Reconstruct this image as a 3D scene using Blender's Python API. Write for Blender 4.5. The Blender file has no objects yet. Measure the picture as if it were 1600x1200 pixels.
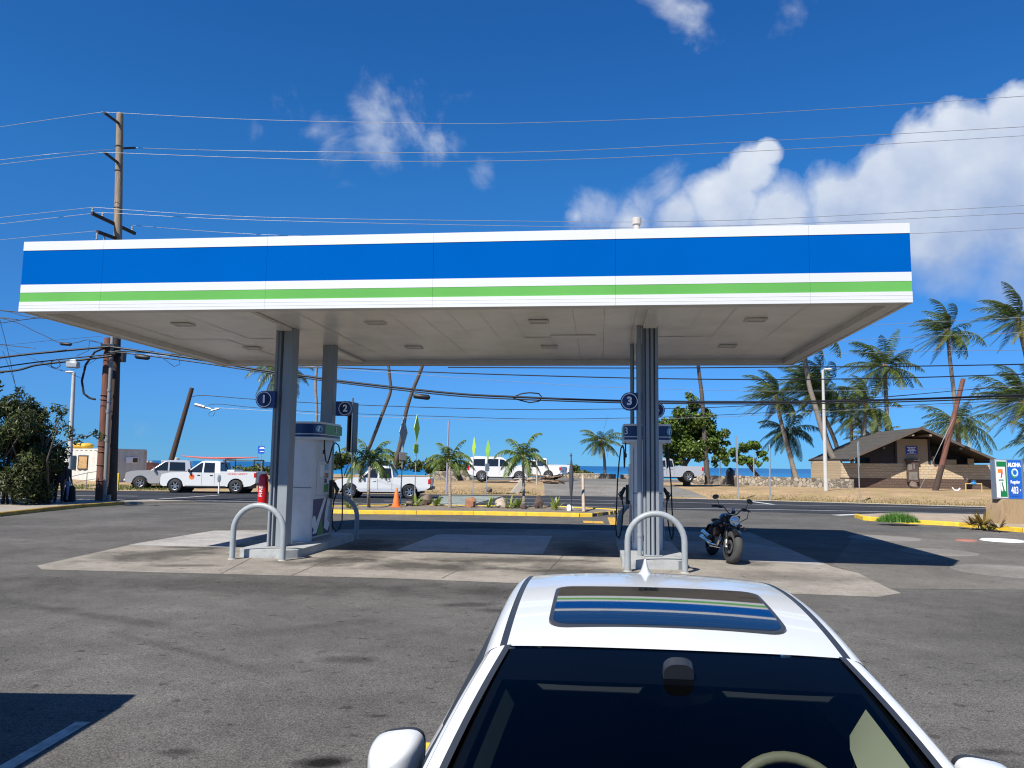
import bpy, bmesh, math, random
from math import sin, cos, pi, radians as R
from mathutils import Vector as V, Matrix, noise as mnoise
random.seed(7)
S = bpy.context.scene
COL = S.collection

# ---------------------------------------------------------------- camera
cam = bpy.data.cameras.new('camera'); camo = bpy.data.objects.new('camera', cam); COL.objects.link(camo)
cam.sensor_width = 36; cam.lens = 27.0; cam.clip_start = .05; cam.clip_end = 60000
camo.matrix_world = Matrix.Translation((0, 0, 1.95)) @ Matrix.Rotation(R(96.02), 4, 'X') @ Matrix.Rotation(R(.76), 4, 'Z')
S.camera = camo
# ---------------------------------------------------------------- sun and sky
SUN_A, SUN_B = .52, .74                      # metres a shadow moves along x, y for each metre of height
sd = V((-SUN_A, -SUN_B, 1)).normalized()
sl = bpy.data.lights.new('sun', 'SUN'); sl.energy = 5.0; sl.angle = R(.53); sl.color = (1, .955, .88)
so = bpy.data.objects.new('sun', sl); COL.objects.link(so); so.rotation_euler = sd.to_track_quat('Z', 'Y').to_euler()
so.location = (-30, -40, 60)
S.view_settings.view_transform = 'Standard'; S.view_settings.look = 'None'
S.view_settings.exposure = .55; S.view_settings.gamma = 1; S.view_settings.use_curve_mapping = False
S.render.engine = 'CYCLES'
S.cycles.use_denoising = True; S.cycles.max_bounces = 8; S.cycles.transparent_max_bounces = 12
S.cycles.pixel_filter_type = 'BLACKMAN_HARRIS'; S.cycles.filter_width = 1.15
S.cycles.caustics_reflective = False; S.cycles.caustics_refractive = False
W = bpy.data.worlds.new('World'); S.world = W; W.use_nodes = True
nt = W.node_tree; N = nt.nodes; LK = nt.links; N.clear()
def nd(t, **k):
    n = N.new(t)
    for a, b in k.items(): setattr(n, a, b)
    return n
def mth(op, a, b=None, clamp=False):
    n = N.new('ShaderNodeMath'); n.operation = op; n.use_clamp = clamp
    for i, q in enumerate((a, b)):
        if q is None: continue
        if isinstance(q, (int, float)): n.inputs[i].default_value = q
        else: LK.new(q, n.inputs[i])
    return n.outputs[0]
sky = nd('ShaderNodeTexSky', sky_type='NISHITA', sun_disc=False, sun_elevation=math.asin(sd.z), sun_rotation=math.atan2(sd.x, sd.y) % (2*pi))
sky.altitude = 0; sky.air_density = .7; sky.dust_density = 0; sky.ozone_density = 4.0
tc = nd('ShaderNodeTexCoord')
dirv = tc.outputs['Generated']
sx = nd('ShaderNodeSeparateXYZ'); LK.new(dirv, sx.inputs[0])
# trade-wind air, very clear: the white-yellow of the model's horizon is pulled to blue, alike all the way round
tint = nd('ShaderNodeValToRGB'); te = tint.color_ramp.elements
te[0].position = 0; te[0].color = (.16, .42, .80, 1); te[1].position = 1; te[1].color = (.22, .78, 1.34, 1)
for p_, c_ in ((.03, (.185, .455, .79, 1)), (.10, (.275, .605, .95, 1)), (.34, (.25, .85, 1.26, 1)), (.55, (.215, .79, 1.34, 1))): te.new(p_).color = c_
LK.new(sx.outputs[2], tint.inputs[0])
hs = nd('ShaderNodeVectorMath', operation='MULTIPLY'); LK.new(sky.outputs[0], hs.inputs[0]); LK.new(tint.outputs[0], hs.inputs[1])
ns = nd('ShaderNodeTexNoise'); ns.inputs['Scale'].default_value = 9; ns.inputs['Detail'].default_value = 8; ns.inputs['Roughness'].default_value = .58; ns.inputs['Distortion'].default_value = .35
LK.new(dirv, ns.inputs['Vector'])
ns2 = nd('ShaderNodeTexNoise'); ns2.inputs['Scale'].default_value = 16; ns2.inputs['Detail'].default_value = 6; ns2.inputs['Roughness'].default_value = .5
LK.new(dirv, ns2.inputs['Vector'])
# cumulus banks: direction of each billow, its angular radius and how solid it is
BANK = [((0.2556,0.9116,0.3218),.058,1.1),((0.2830,0.8917,0.3533),.036,1.1),((0.3005,0.8783,0.3719),.020,1.0),((0.2044,0.9288,0.3090),.040,1.),((0.1466,0.9418,0.3025),.030,.9),((0.0783,0.9460,0.3146),.016,.75),
 ((0.3281,0.8970,0.2962),.065,1.1),((0.3796,0.8723,0.3082),.062,1.2),((0.4174,0.8480,0.3267),.048,1.2),((0.4593,0.8236,0.3327),.052,1.2),((0.4935,0.7959,0.3508),.052,1.3),((0.5266,0.7724,0.3551),.055,1.3),((0.4812,0.8283,0.2870),.10,1.4),((0.5403,0.7880,0.2951),.11,1.5),((0.4312,0.8574,0.2810),.075,1.3),
 ((0.4863,0.8413,0.2360),.045,.8),((0.5476,0.8044,0.2303),.06,.9),((0.6079,0.7364,0.2969),.15,1.3),((0.6808,0.6910,0.2432),.16,1.2),((-0.7233,0.6424,0.2533),.13,1.),((-0.8150,0.5635,0.1352),.15,1.)]
PUFF = [((-0.1659,0.8939,0.4164),.045,.56),((-0.1686,0.9056,0.3891),.04,.5),((-0.2423,0.8859,0.3956),.042,.42),((-0.1295,0.9017,0.4124),.035,.45),((-0.0894,0.9117,0.4010),.04,.42),((-0.0397,0.9300,0.3655),.032,.55),((-0.2552,0.8739,0.4137),.03,.36),((-0.2282,0.8919,0.3904),.05,.40),((0.1062,0.9414,0.3201),.035,.5),((0.1573,0.9327,0.3245),.04,.5),((0.1873,0.9219,0.3392),.035,.45),((0.1868,0.8315,0.5232),.036,.62),((0.3075,0.8049,0.5075),.014,.22),((-0.4366,0.8991,0.0303),.018,.45),((-0.3000,0.8699,0.3915),.014,.35),((0.1795,0.8027,0.5687),.05,.55)]
def field(L):
    acc = None
    for d, r, s_ in L:
        dp = nd('ShaderNodeVectorMath', operation='DISTANCE'); LK.new(dirv, dp.inputs[0]); dp.inputs[1].default_value = d
        q = mth('MULTIPLY', mth('SUBTRACT', 1, mth('DIVIDE', dp.outputs['Value'], r)), s_)
        acc = q if acc is None else mth('MAXIMUM', acc, q)
    return mth('MAXIMUM', acc, -.6)
def step_(v, a, z):
    m = nd('ShaderNodeMapRange'); m.interpolation_type = 'SMOOTHSTEP'; m.inputs['From Min'].default_value = a; m.inputs['From Max'].default_value = z; LK.new(v, m.inputs['Value']); return m.outputs[0]
nbk = nd('ShaderNodeTexNoise'); nbk.inputs['Scale'].default_value = 13; nbk.inputs['Detail'].default_value = 9; nbk.inputs['Roughness'].default_value = .55; nbk.inputs['Distortion'].default_value = .15; LK.new(dirv, nbk.inputs['Vector'])
bankd = mth('ADD', field(BANK), mth('MULTIPLY', mth('SUBTRACT', nbk.outputs[0], .5), 1.75))
# upper rims are crisp, undersides fray out
soft = nd('ShaderNodeMapRange'); soft.inputs['From Min'].default_value = .27; soft.inputs['From Max'].default_value = .40; soft.inputs['To Min'].default_value = .75; soft.inputs['To Max'].default_value = .30; LK.new(sx.outputs[2], soft.inputs['Value'])
bank = mth('DIVIDE', mth('ADD', bankd, .03), soft.outputs[0], True)
puff = step_(mth('ADD', mth('MULTIPLY', field(PUFF), .62), mth('MULTIPLY', mth('SUBTRACT', ns.outputs[0], .5), 1.9)), .0, .62)
# a thin scatter of small clouds over the rest of the sky, behind the camera too
nb = nd('ShaderNodeTexNoise'); nb.inputs['Scale'].default_value = 2.3; nb.inputs['Detail'].default_value = 7; LK.new(dirv, nb.inputs['Vector'])
back = mth('MULTIPLY', mth('MULTIPLY', mth('SUBTRACT', nb.outputs[0], .60, True), 5, True), mth('MULTIPLY', mth('SUBTRACT', -.25, sx.outputs[1], True), 4, True))
cf = mth('MULTIPLY', mth('MAXIMUM', mth('MAXIMUM', bank, mth('MULTIPLY', puff, .72)), back), .95)
# sunlit tops white, bases lavender grey: follows density and a finer noise
shade = nd('ShaderNodeMapRange'); shade.inputs['From Min'].default_value = .40; shade.inputs['From Max'].default_value = .66
LK.new(mth('ADD', mth('MULTIPLY', ns2.outputs[0], .42), mth('MULTIPLY', sx.outputs[2], .95)), shade.inputs['Value'])
cm = nd('ShaderNodeMix', data_type='RGBA'); LK.new(shade.outputs[0], cm.inputs[0])
cm.inputs[6].default_value = (3.1, 3.95, 5.7, 1); cm.inputs[7].default_value = (6.4, 6.8, 7.4, 1)
mx = nd('ShaderNodeMix', data_type='RGBA'); LK.new(cf, mx.inputs[0]); LK.new(hs.outputs[0], mx.inputs[6]); LK.new(cm.outputs[2], mx.inputs[7])
bg = nd('ShaderNodeBackground'); bg.inputs['Strength'].default_value = .087; LK.new(mx.outputs[2], bg.inputs['Color'])
wo = nd('ShaderNodeOutputWorld'); LK.new(bg.outputs[0], wo.inputs[0])

# ---------------------------------------------------------------- materials
def mat(name, col, rough=.6, metal=0., var=.12, vs=3., bump=0., bs=60., spec=.5, coat=0., stretch=None, dirt=None, alpha=None):
    m = bpy.data.materials.new(name); m.use_nodes = True; t = m.node_tree; n = t.nodes; l = t.links
    b = n['Principled BSDF']; b.inputs['Roughness'].default_value = rough; b.inputs['Metallic'].default_value = metal
    b.inputs['Specular IOR Level'].default_value = spec
    if coat: b.inputs['Coat Weight'].default_value = coat; b.inputs['Coat Roughness'].default_value = .04
    c = n.new('ShaderNodeTexCoord'); vec = c.outputs['Object']
    if stretch:
        mpn = n.new('ShaderNodeMapping'); mpn.inputs['Scale'].default_value = stretch; l.new(vec, mpn.inputs[0]); vec = mpn.outputs[0]
    a = n.new('ShaderNodeTexNoise'); a.inputs['Scale'].default_value = vs; a.inputs['Detail'].default_value = 6; l.new(vec, a.inputs['Vector'])
    r = n.new('ShaderNodeValToRGB'); r.color_ramp.elements[0].position = .3; r.color_ramp.elements[1].position = .7
    r.color_ramp.elements[0].color = [q*(1-var) for q in col[:3]]+[1]; r.color_ramp.elements[1].color = [min(1, q*(1+var)) for q in col[:3]]+[1]
    l.new(a.outputs[0], r.inputs[0]); out = r.outputs[0]
    if dirt:                                   # (colour, amount, scale)
        d = n.new('ShaderNodeTexNoise'); d.inputs['Scale'].default_value = dirt[2]; d.inputs['Detail'].default_value = 9; d.inputs['Roughness'].default_value = .65; l.new(vec, d.inputs['Vector'])
        q = n.new('ShaderNodeMapRange'); q.inputs['From Min'].default_value = .5; q.inputs['From Max'].default_value = .72; q.inputs['To Max'].default_value = dirt[1]; l.new(d.outputs[0], q.inputs[0])
        x = n.new('ShaderNodeMix'); x.data_type = 'RGBA'; l.new(q.outputs[0], x.inputs[0]); l.new(out, x.inputs[6]); x.inputs[7].default_value = list(dirt[0])+[1]; out = x.outputs[2]
    l.new(out, b.inputs['Base Color'])
    if bump:
        e = n.new('ShaderNodeTexNoise'); e.inputs['Scale'].default_value = bs; e.inputs['Detail'].default_value = 4; l.new(vec, e.inputs['Vector'])
        u = n.new('ShaderNodeBump'); u.inputs['Strength'].default_value = bump; u.inputs['Distance'].default_value = .02; l.new(e.outputs[0], u.inputs['Height']); l.new(u.outputs[0], b.inputs['Normal'])
    return m
def leafmat(name, c0, c1, trans=.3, rough=.5):
    m = bpy.data.materials.new(name); m.use_nodes = True; t = m.node_tree; n = t.nodes; l = t.links
    b = n['Principled BSDF']; b.inputs['Roughness'].default_value = rough; b.inputs['Specular IOR Level'].default_value = .35
    g = n.new('ShaderNodeNewGeometry'); r = n.new('ShaderNodeValToRGB'); r.color_ramp.elements[0].color = list(c0)+[1]; r.color_ramp.elements[1].color = list(c1)+[1]
    l.new(g.outputs['Random Per Island'], r.inputs[0]); l.new(r.outputs[0], b.inputs['Base Color'])
    tr = n.new('ShaderNodeBsdfTranslucent'); l.new(r.outputs[0], tr.inputs[0]); x = n.new('ShaderNodeMixShader'); x.inputs[0].default_value = trans
    l.new(b.outputs[0], x.inputs[1]); l.new(tr.outputs[0], x.inputs[2]); l.new(x.outputs[0], n['Material Output'].inputs[0])
    return m
def glassmat(name, tint=(.3, .34, .36), refl=.05, rough=.02):
    m = bpy.data.materials.new(name); m.use_nodes = True; t = m.node_tree; n = t.nodes; l = t.links; n.remove(n['Principled BSDF'])
    tr = n.new('ShaderNodeBsdfTransparent'); tr.inputs[0].default_value = list(tint)+[1]
    gl = n.new('ShaderNodeBsdfGlossy'); gl.inputs['Roughness'].default_value = rough; gl.inputs[0].default_value = (.62, .62, .62, 1)
    f = n.new('ShaderNodeFresnel'); f.inputs[0].default_value = 1.5
    x = n.new('ShaderNodeMixShader'); l.new(f.outputs[0], x.inputs[0]); l.new(tr.outputs[0], x.inputs[1]); l.new(gl.outputs[0], x.inputs[2]); l.new(x.outputs[0], n['Material Output'].inputs[0])
    return m
MT = {}
def K(name, *a, **k):
    if name not in MT: MT[name] = mat(name, *a, **k)
    return MT[name]
white = K('white paint', (.80, .80, .79), .38, var=.03, dirt=((.5, .47, .42), .12, 1.5))
fasc_w = K('fascia white', (.63, .63, .615), .45, var=.02, vs=.7, dirt=((.6, .57, .5), .16, 2.2))
fasc_b = K('fascia blue', (.0003, .090, .36), .55, var=.05, vs=.5, spec=.0)
fasc_g = K('fascia green', (.125, .38, .088), .5, var=.10, vs=.45, spec=.02)
soff = K('soffit paint', (.74, .70, .635), .30, var=.07, vs=1.3, dirt=((.30, .27, .22), .3, .9), bump=.25, bs=2.5)
soff_d = K('soffit trim', (.62, .585, .53), .5, var=.06)
black = K('black', (.012, .012, .013), .5, var=.2)
rubber = K('rubber', (.018, .018, .019), .75, var=.25, bump=.2, bs=40)
colgrey = K('column grey paint', (.24, .265, .285), .45, var=.06, vs=2, dirt=((.14, .13, .12), .35, 3), stretch=(1, 1, .3))
hoopgrey = K('hoop grey paint', (.30, .325, .335), .42, var=.05, vs=5, dirt=((.22, .2, .18), .5, 7), bump=.08, bs=30)
islgrey = K('island paint', (.36, .37, .36), .7, var=.1, vs=3, dirt=((.16, .15, .13), .6, 4), bump=.25, bs=45)
conc = K('concrete', (.36, .335, .29), .85, var=.12, vs=2.2, dirt=((.2, .18, .15), .5, 1.2), bump=.25, bs=70)
yellow = K('yellow kerb paint', (.66, .43, .022), .6, var=.12, vs=4, dirt=((.33, .25, .1), .55, 5), bump=.25, bs=35)
yelbol = K('yellow gloss paint', (.72, .5, .02), .4, var=.08)
chrome = K('chrome', (.72, .73, .74), .13, 1., var=.03)
alu = K('aluminium', (.55, .56, .57), .35, .9, var=.06)
galv = K('galvanised steel', (.42, .43, .43), .45, .55, var=.1, vs=8)
steel = K('dull steel', (.25, .25, .25), .4, .8, var=.15)
wood = K('weathered pole wood', (.20, .125, .075), .85, var=.35, vs=3, stretch=(9, 9, .5), bump=.5, bs=8)
wood_g = K('grey weathered pole wood', (.27, .2, .135), .85, var=.35, vs=3, stretch=(9, 9, .5), bump=.5, bs=8)
wood_d = K('dark pole wood', (.055, .035, .026), .85, var=.4, vs=3, stretch=(9, 9, .5), bump=.5, bs=8)
wood_r = K('red brown pole wood', (.15, .062, .042), .85, var=.35, vs=3, stretch=(9, 9, .5), bump=.4, bs=8)
carwhite = K('white car paint', (.63, .64, .63), .22, var=.008, coat=.6, spec=.45)
trkwhite = K('white truck paint', (.61, .62, .62), .25, var=.015, coat=.4)
carsilver = K('silver car paint', (.50, .51, .52), .28, .35, var=.02, coat=.5)
cglass = K('dark car glass', (.012, .016, .02), .04, var=.1, spec=.6)
plast = K('black plastic', (.025, .026, .028), .5, var=.15)
redl = K('red lamp', (.5, .012, .01), .2, var=.05)
amber = K('amber lamp', (.75, .25, .03), .25, var=.05)
lampw = K('clear lamp', (.65, .68, .7), .12, var=.04)
orange = K('cone orange', (.80, .16, .025), .55, var=.1, vs=6)
navy = K('navy sign blue', (.012, .03, .145), .4, var=.05)
signw = K('sign white', (.82, .82, .82), .45, var=.02)
tsoil = K('dry soil', (.33, .225, .13), .95, var=.22, vs=1.2, bump=.4, bs=18)

# ---------------------------------------------------------------- mesh builder
class MB:
    def __init__(s): s.v = []; s.f = []; s.m = []; s.T = None
    def add(s, vs, fs, mi=0):
        o = len(s.v)
        s.v += [tuple(s.T @ V(p)) for p in vs] if s.T is not None else [tuple(p) for p in vs]
        for f in fs: s.f.append([i+o for i in f]); s.m.append(mi)
        return s
    def box(s, c, d, mi=0, rz=0, M=None, taper=1.):
        x, y, z = d[0]/2, d[1]/2, d[2]/2; t = taper
        vs = [(-x, -y, -z), (x, -y, -z), (x, y, -z), (-x, y, -z), (-x*t, -y*t, z), (x*t, -y*t, z), (x*t, y*t, z), (-x*t, y*t, z)]
        Q = Matrix.Translation(c) @ (M.to_4x4() if M else Matrix.Rotation(rz, 4, 'Z'))
        return s.add([Q @ V(p) for p in vs], [(0, 3, 2, 1), (4, 5, 6, 7), (0, 1, 5, 4), (1, 2, 6, 5), (2, 3, 7, 6), (3, 0, 4, 7)], mi)
    def b2(s, a, b, mi=0):
        return s.box([(p+q)/2 for p, q in zip(a, b)], [abs(q-p) for p, q in zip(a, b)], mi)
    def tube(s, pts, r, n=8, mi=0, caps=True, closed=False):
        pts = [V(p) for p in pts]; k = len(pts); rs = r if isinstance(r, (list, tuple)) else [r]*k
        vs = []; fs = []; up = None
        for i, p in enumerate(pts):
            a = pts[(i-1) % k] if (i or closed) else p; b = pts[(i+1) % k] if (i < k-1 or closed) else p
            t = (b-a).normalized() if (b-a).length > 1e-9 else V((0, 0, 1))
            if up is None: up = t.orthogonal().normalized()
            up = (up-t*up.dot(t)); up = up.normalized() if up.length > 1e-6 else t.orthogonal().normalized()
            w = t.cross(up)
            for j in range(n): vs.append(p+(up*cos(2*pi*j/n)+w*sin(2*pi*j/n))*rs[i])
        for i in range(k if closed else k-1):
            for j in range(n):
                a, b = i*n, ((i+1) % k)*n
                fs.append((a+j, a+(j+1) % n, b+(j+1) % n, b+j))
        if caps and not closed: fs += [tuple(range(n))[::-1], tuple(range((k-1)*n, k*n))]
        return s.add(vs, fs, mi)
    def cyl(s, a, b, r, r2=None, n=12, mi=0): return s.tube([a, b], [r, r if r2 is None else r2], n, mi)
    def lathe(s, prof, n=16, mi=0, M=None, caps=False):
        vs = []; fs = []; k = len(prof)
        for r, z in prof:
            for j in range(n): vs.append(V((r*cos(2*pi*j/n), r*sin(2*pi*j/n), z)))
        for i in range(k-1):
            for j in range(n): fs.append((i*n+j, i*n+(j+1) % n, (i+1)*n+(j+1) % n, (i+1)*n+j))
        if caps: fs += [tuple(range(n))[::-1], tuple(range((k-1)*n, k*n))]
        if M is not None: vs = [M @ p for p in vs]
        return s.add(vs, fs, mi)
    def prism(s, poly, a, b, axis='y', mi=0, capmi=None):
        n = len(poly)
        mk = {'y': lambda p, q: (p[0], q, p[1]), 'x': lambda p, q: (q, p[0], p[1]), 'z': lambda p, q: (p[0], p[1], q)}[axis]
        vs = [mk(p, a) for p in poly]+[mk(p, b) for p in poly]
        s.add(vs, [(i, (i+1) % n, n+(i+1) % n, n+i) for i in range(n)], mi)
        return s.add(vs, [tuple(range(n))[::-1], tuple(range(n, 2*n))], mi if capmi is None else capmi)
    def grid(s, fn, nu, nv, mi=0):
        vs = [fn(i/nu, j/nv) for i in range(nu+1) for j in range(nv+1)]
        return s.add(vs, [(i*(nv+1)+j, (i+1)*(nv+1)+j, (i+1)*(nv+1)+j+1, i*(nv+1)+j+1) for i in range(nu) for j in range(nv)], mi)
    def poly(s, pts, mi=0): return s.add(pts, [tuple(range(len(pts)))], mi)
    def ball(s, c, r, n=10, m=7, mi=0, M=None):
        if isinstance(r, (int, float)): r = (r, r, r)
        f = lambda u, w: V(c)+((M or Matrix.Identity(3)) @ V((r[0]*sin(pi*w)*cos(2*pi*u), r[1]*sin(pi*w)*sin(2*pi*u), r[2]*cos(pi*w))))
        return s.grid(f, n, m, mi)
    def mesh(s, name, mats, smooth=35, fix=True, weld=False):
        me = bpy.data.meshes.new(name); me.from_pydata(s.v, [], s.f)
        for q in (mats if isinstance(mats, (list, tuple)) else [mats]): me.materials.append(q)
        me.polygons.foreach_set('material_index', s.m)
        if fix or weld:
            bm = bmesh.new(); bm.from_mesh(me)
            if weld: bmesh.ops.remove_doubles(bm, verts=bm.verts, dist=1e-4)
            bmesh.ops.recalc_face_normals(bm, faces=bm.faces); bm.to_mesh(me); bm.free()
        if smooth:
            me.polygons.foreach_set('use_smooth', [True]*len(me.polygons)); me.set_sharp_from_angle(angle=R(smooth))
        me.update(); return me
    def build(s, name, mats, parent=None, smooth=35, fix=True, weld=False, bevel=0, loc=None):
        o = bpy.data.objects.new(name, s.mesh(name, mats, smooth, fix, weld)); COL.objects.link(o)
        if parent is not None: o.parent = parent
        if loc is not None: o.location = loc
        if bevel:
            q = o.modifiers.new('bevel', 'BEVEL'); q.width = bevel; q.segments = 2; q.limit_method = 'ANGLE'; q.angle_limit = R(35); q.harden_normals = False
        return o
def tag(o, label=None, cat=None, group=None, kind=None):
    for k, v in (('label', label), ('category', cat), ('group', group), ('kind', kind)):
        if v: o[k] = v
    return o
def thing(name, label, cat, loc=(0, 0, 0), rz=0, group=None):
    o = bpy.data.objects.new(name, None); COL.objects.link(o); o.location = loc; o.rotation_euler = (0, 0, rz); o.empty_display_size = .2
    return tag(o, label, cat, group)
def struct(o): o['kind'] = 'structure'; return o
def tree_copy(o, parent=None):
    c = o.copy(); COL.objects.link(c); c.parent = parent
    for ch in o.children: tree_copy(ch, c)
    return c
def text(body, size, m, parent, name='lettering', M=None, ext=.002, align='CENTER', bold=0., shear=0., sx=1.):
    cu = bpy.data.curves.new(name, 'FONT'); cu.body = body; cu.size = size; cu.align_x = align; cu.align_y = 'CENTER'; cu.extrude = ext; cu.offset = bold; cu.shear = shear; cu.resolution_u = 3
    t = bpy.data.objects.new('tmp', cu); COL.objects.link(t)
    me = bpy.data.meshes.new_from_object(t.evaluated_get(bpy.context.evaluated_depsgraph_get())); bpy.data.objects.remove(t); bpy.data.curves.remove(cu)
    me.transform(Matrix.Diagonal((sx, 1, 1, 1))); me.materials.clear(); me.materials.append(m); me.name = name
    o = bpy.data.objects.new(name, me); COL.objects.link(o); o.parent = parent
    if M is not None: o.matrix_local = M
    return o
FRONT = Matrix.Rotation(pi/2, 4, 'X')          # lettering in the xz plane, read from -y
def at(x, y, z): return Matrix.Translation((x, y, z))

# ================================================================ ground, road, park, sea
def groundmat(name, col, var, blots=(), speck=.25, bump=.35, crack=0., rough=.9, patch=.25, warm=(0, 0, 0), streak=None):
    m = bpy.data.materials.new(name); m.use_nodes = True; t = m.node_tree; n = t.nodes; l = t.links; b = n['Principled BSDF']
    b.inputs['Roughness'].default_value = rough; b.inputs['Specular IOR Level'].default_value = .08
    c = n.new('ShaderNodeTexCoord'); vec = c.outputs['Object']
    def noise(s, d=6, ro=.6, v=vec):
        q = n.new('ShaderNodeTexNoise'); q.inputs['Scale'].default_value = s; q.inputs['Detail'].default_value = d; q.inputs['Roughness'].default_value = ro; l.new(v, q.inputs['Vector']); return q
    def mr(o, a, z, x, y):
        q = n.new('ShaderNodeMapRange'); q.inputs['From Min'].default_value = a; q.inputs['From Max'].default_value = z; q.inputs['To Min'].default_value = x; q.inputs['To Max'].default_value = y; l.new(o, q.inputs[0]); return q.outputs[0]
    def mul(a, z):
        q = n.new('ShaderNodeMath'); q.operation = 'MULTIPLY'; l.new(a, q.inputs[0])
        if isinstance(z, (int, float)): q.inputs[1].default_value = z
        else: l.new(z, q.inputs[1])
        return q.outputs[0]
    f = mr(noise(.35).outputs[0], .3, .7, 1-patch, 1+patch)
    f = mul(f, mr(noise(2.2, 8, .7).outputs[0], .3, .7, 1-var, 1+var))
    f = mul(f, mr(noise(70, 3, .7).outputs[0], .3, .7, 1-speck, 1+speck))
    vo = n.new('ShaderNodeTexVoronoi'); vo.inputs['Scale'].default_value = 95; l.new(vec, vo.inputs['Vector'])
    f = mul(f, mr(vo.outputs['Color'], .2, .9, 1-speck, 1+speck*1.1))
    if streak:
        mp_ = n.new('ShaderNodeMapping'); mp_.inputs['Scale'].default_value = streak; l.new(vec, mp_.inputs[0])
        f = mul(f, mr(noise(1.3, 7, .65, mp_.outputs[0]).outputs[0], .35, .75, 1.1, .62))
    # scattered dark spots (oil, gum)
    sp = noise(6.5, 2, .5); f = mul(f, mr(sp.outputs[0], .645, .70, 1, .6)); sp2 = noise(17, 2, .5); f = mul(f, mr(sp2.outputs[0], .67, .74, 1, .62))
    if blots:
        wn = noise(1.6, 6, .6); 
        for (x, y, rx, ry, rot, k) in blots:
            mp = n.new('ShaderNodeMapping'); mp.vector_type = 'TEXTURE'; mp.inputs['Location'].default_value = (x, y, 0); mp.inputs['Rotation'].default_value = (0, 0, R(rot)); mp.inputs['Scale'].default_value = (rx, ry, 1000)
            l.new(vec, mp.inputs[0]); ln = n.new('ShaderNodeVectorMath'); ln.operation = 'LENGTH'; l.new(mp.outputs[0], ln.inputs[0])
            a = n.new('ShaderNodeMath'); a.operation = 'ADD'; l.new(ln.outputs['Value'], a.inputs[0]); l.new(mr(wn.outputs[0], .3, .7, -.38, .38), a.inputs[1])
            f = mul(f, mr(a.outputs[0], .35, 1.1, k, 1))
    x = n.new('ShaderNodeMix'); x.data_type = 'RGBA'; x.blend_type = 'MULTIPLY'; x.inputs[0].default_value = 1; x.inputs[6].default_value = list(col)+[1]; l.new(f, x.inputs[7]); out = x.outputs[2]
    if warm != (0, 0, 0):
        y = n.new('ShaderNodeMix'); y.data_type = 'RGBA'; l.new(mr(noise(.8, 7, .65).outputs[0], .45, .68, 0, .75), y.inputs[0]); l.new(out, y.inputs[6]); y.inputs[7].default_value = list(warm)+[1]; out = y.outputs[2]
    l.new(out, b.inputs['Base Color'])
    bn = n.new('ShaderNodeBump'); bn.inputs['Strength'].default_value = bump; bn.inputs['Distance'].default_value = .012; l.new(noise(70, 3, .65).outputs[0], bn.inputs['Height']); l.new(bn.outputs[0], b.inputs['Normal'])
    return m
asph = groundmat('lot asphalt', (.114, .108, .098), .17, [(-4.5, 12.4, 4.2, .75, -4, .72), (1, 11.9, 4, .8, -8, .72), (-7.6, 11.2, 1.6, 1.4, 0, .82), (5.5, 8.8, 2.5, 1.6, 0, .9), (-1.2, 4.6, .55, .22, 10, .62), (-2.6, 9.2, 1.2, .25, 35, .8), (9.5, 12, 2.6, .7, -10, .8), (-1.19, 5.26, .20, .13, 8, .12), (-5.2, 9.9, .18, 2.2, 62, .72), (-3.4, 8.2, .12, 1.8, 55, .75), (2.9, 7.4, .6, .3, 20, .7), (-1.6, 7.9, .35, .16, 0, .62), (-.6, 11.0, .5, .18, 10, .55), (-.1, 10.6, .4, .15, 0, .5), (-5.6, 7.6, 1.3, .9, 15, .84), (-2.2, 5.4, .16, .09, 0, .45), (-1.0, 6.2, .12, .06, 0, .4), (3.4, 5.6, .2, .09, 0, .5)], .34, .6)
road_m = groundmat('road asphalt', (.046, .049, .055), .10, (), .18, .25, streak=(.12, 1.6, 1))
slab_m = groundmat('stained concrete', (.265, .240, .203), .18, [(-7.2, 16.3, 1.9, 1.1, 60, .36), (-6.9, 17.9, 1.5, .6, 10, .45), (-1.6, 15.0, 1.5, .9, 0, .34), (-3.4, 15.6, 1.2, .8, 30, .36), (1.2, 14.5, 1.4, .9, -10, .32), (.2, 16.1, 2.2, .6, 0, .45), (-6.2, 14.6, .8, .25, 5, .5), (3.2, 13.6, 1.2, .4, -8, .5), (-3.3, 17.8, .9, 2.4, 0, .42), (1.7, 18.2, .7, 2.2, 0, .4), (5.2, 14.2, 1.6, .8, -10, .7), (4.9, 16.6, .5, 1.2, 8, .5)], .2, .3)
clean_m = groundmat('pale concrete', (.32, .305, .285), .16, (), .15, .25)
old_m = groundmat('worn grey asphalt', (.145, .135, .118), .14, (), .22, .4)
pad_m = groundmat('light concrete pad', (.215, .20, .175), .12, (), .2, .25)
dirt_m = groundmat('dry dirt and stubble', (.37, .255, .15), .22, (), .28, .6, warm=(.30, .25, .095))
gravel_m = groundmat('median gravel', (.22, .185, .145), .25, (), .35, .8)
mark = mat('road paint', (.62, .61, .57), .6, var=.14, vs=6, dirt=((.12, .12, .12), .5, 5))
markd = mat('worn parking paint', (.42, .40, .36), .7, var=.22, vs=12, dirt=((.12, .11, .10), .7, 9))
marky = mat('yellow road paint', (.62, .36, .03), .6, var=.2, vs=7, dirt=((.12, .11, .1), .6, 6))
def sheet(name, pts, z, m, parent=None, thick=None):
    b = MB(); b.poly([(p[0], p[1], z) for p in pts])
    return b.build(name, m, parent, smooth=0)
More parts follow.
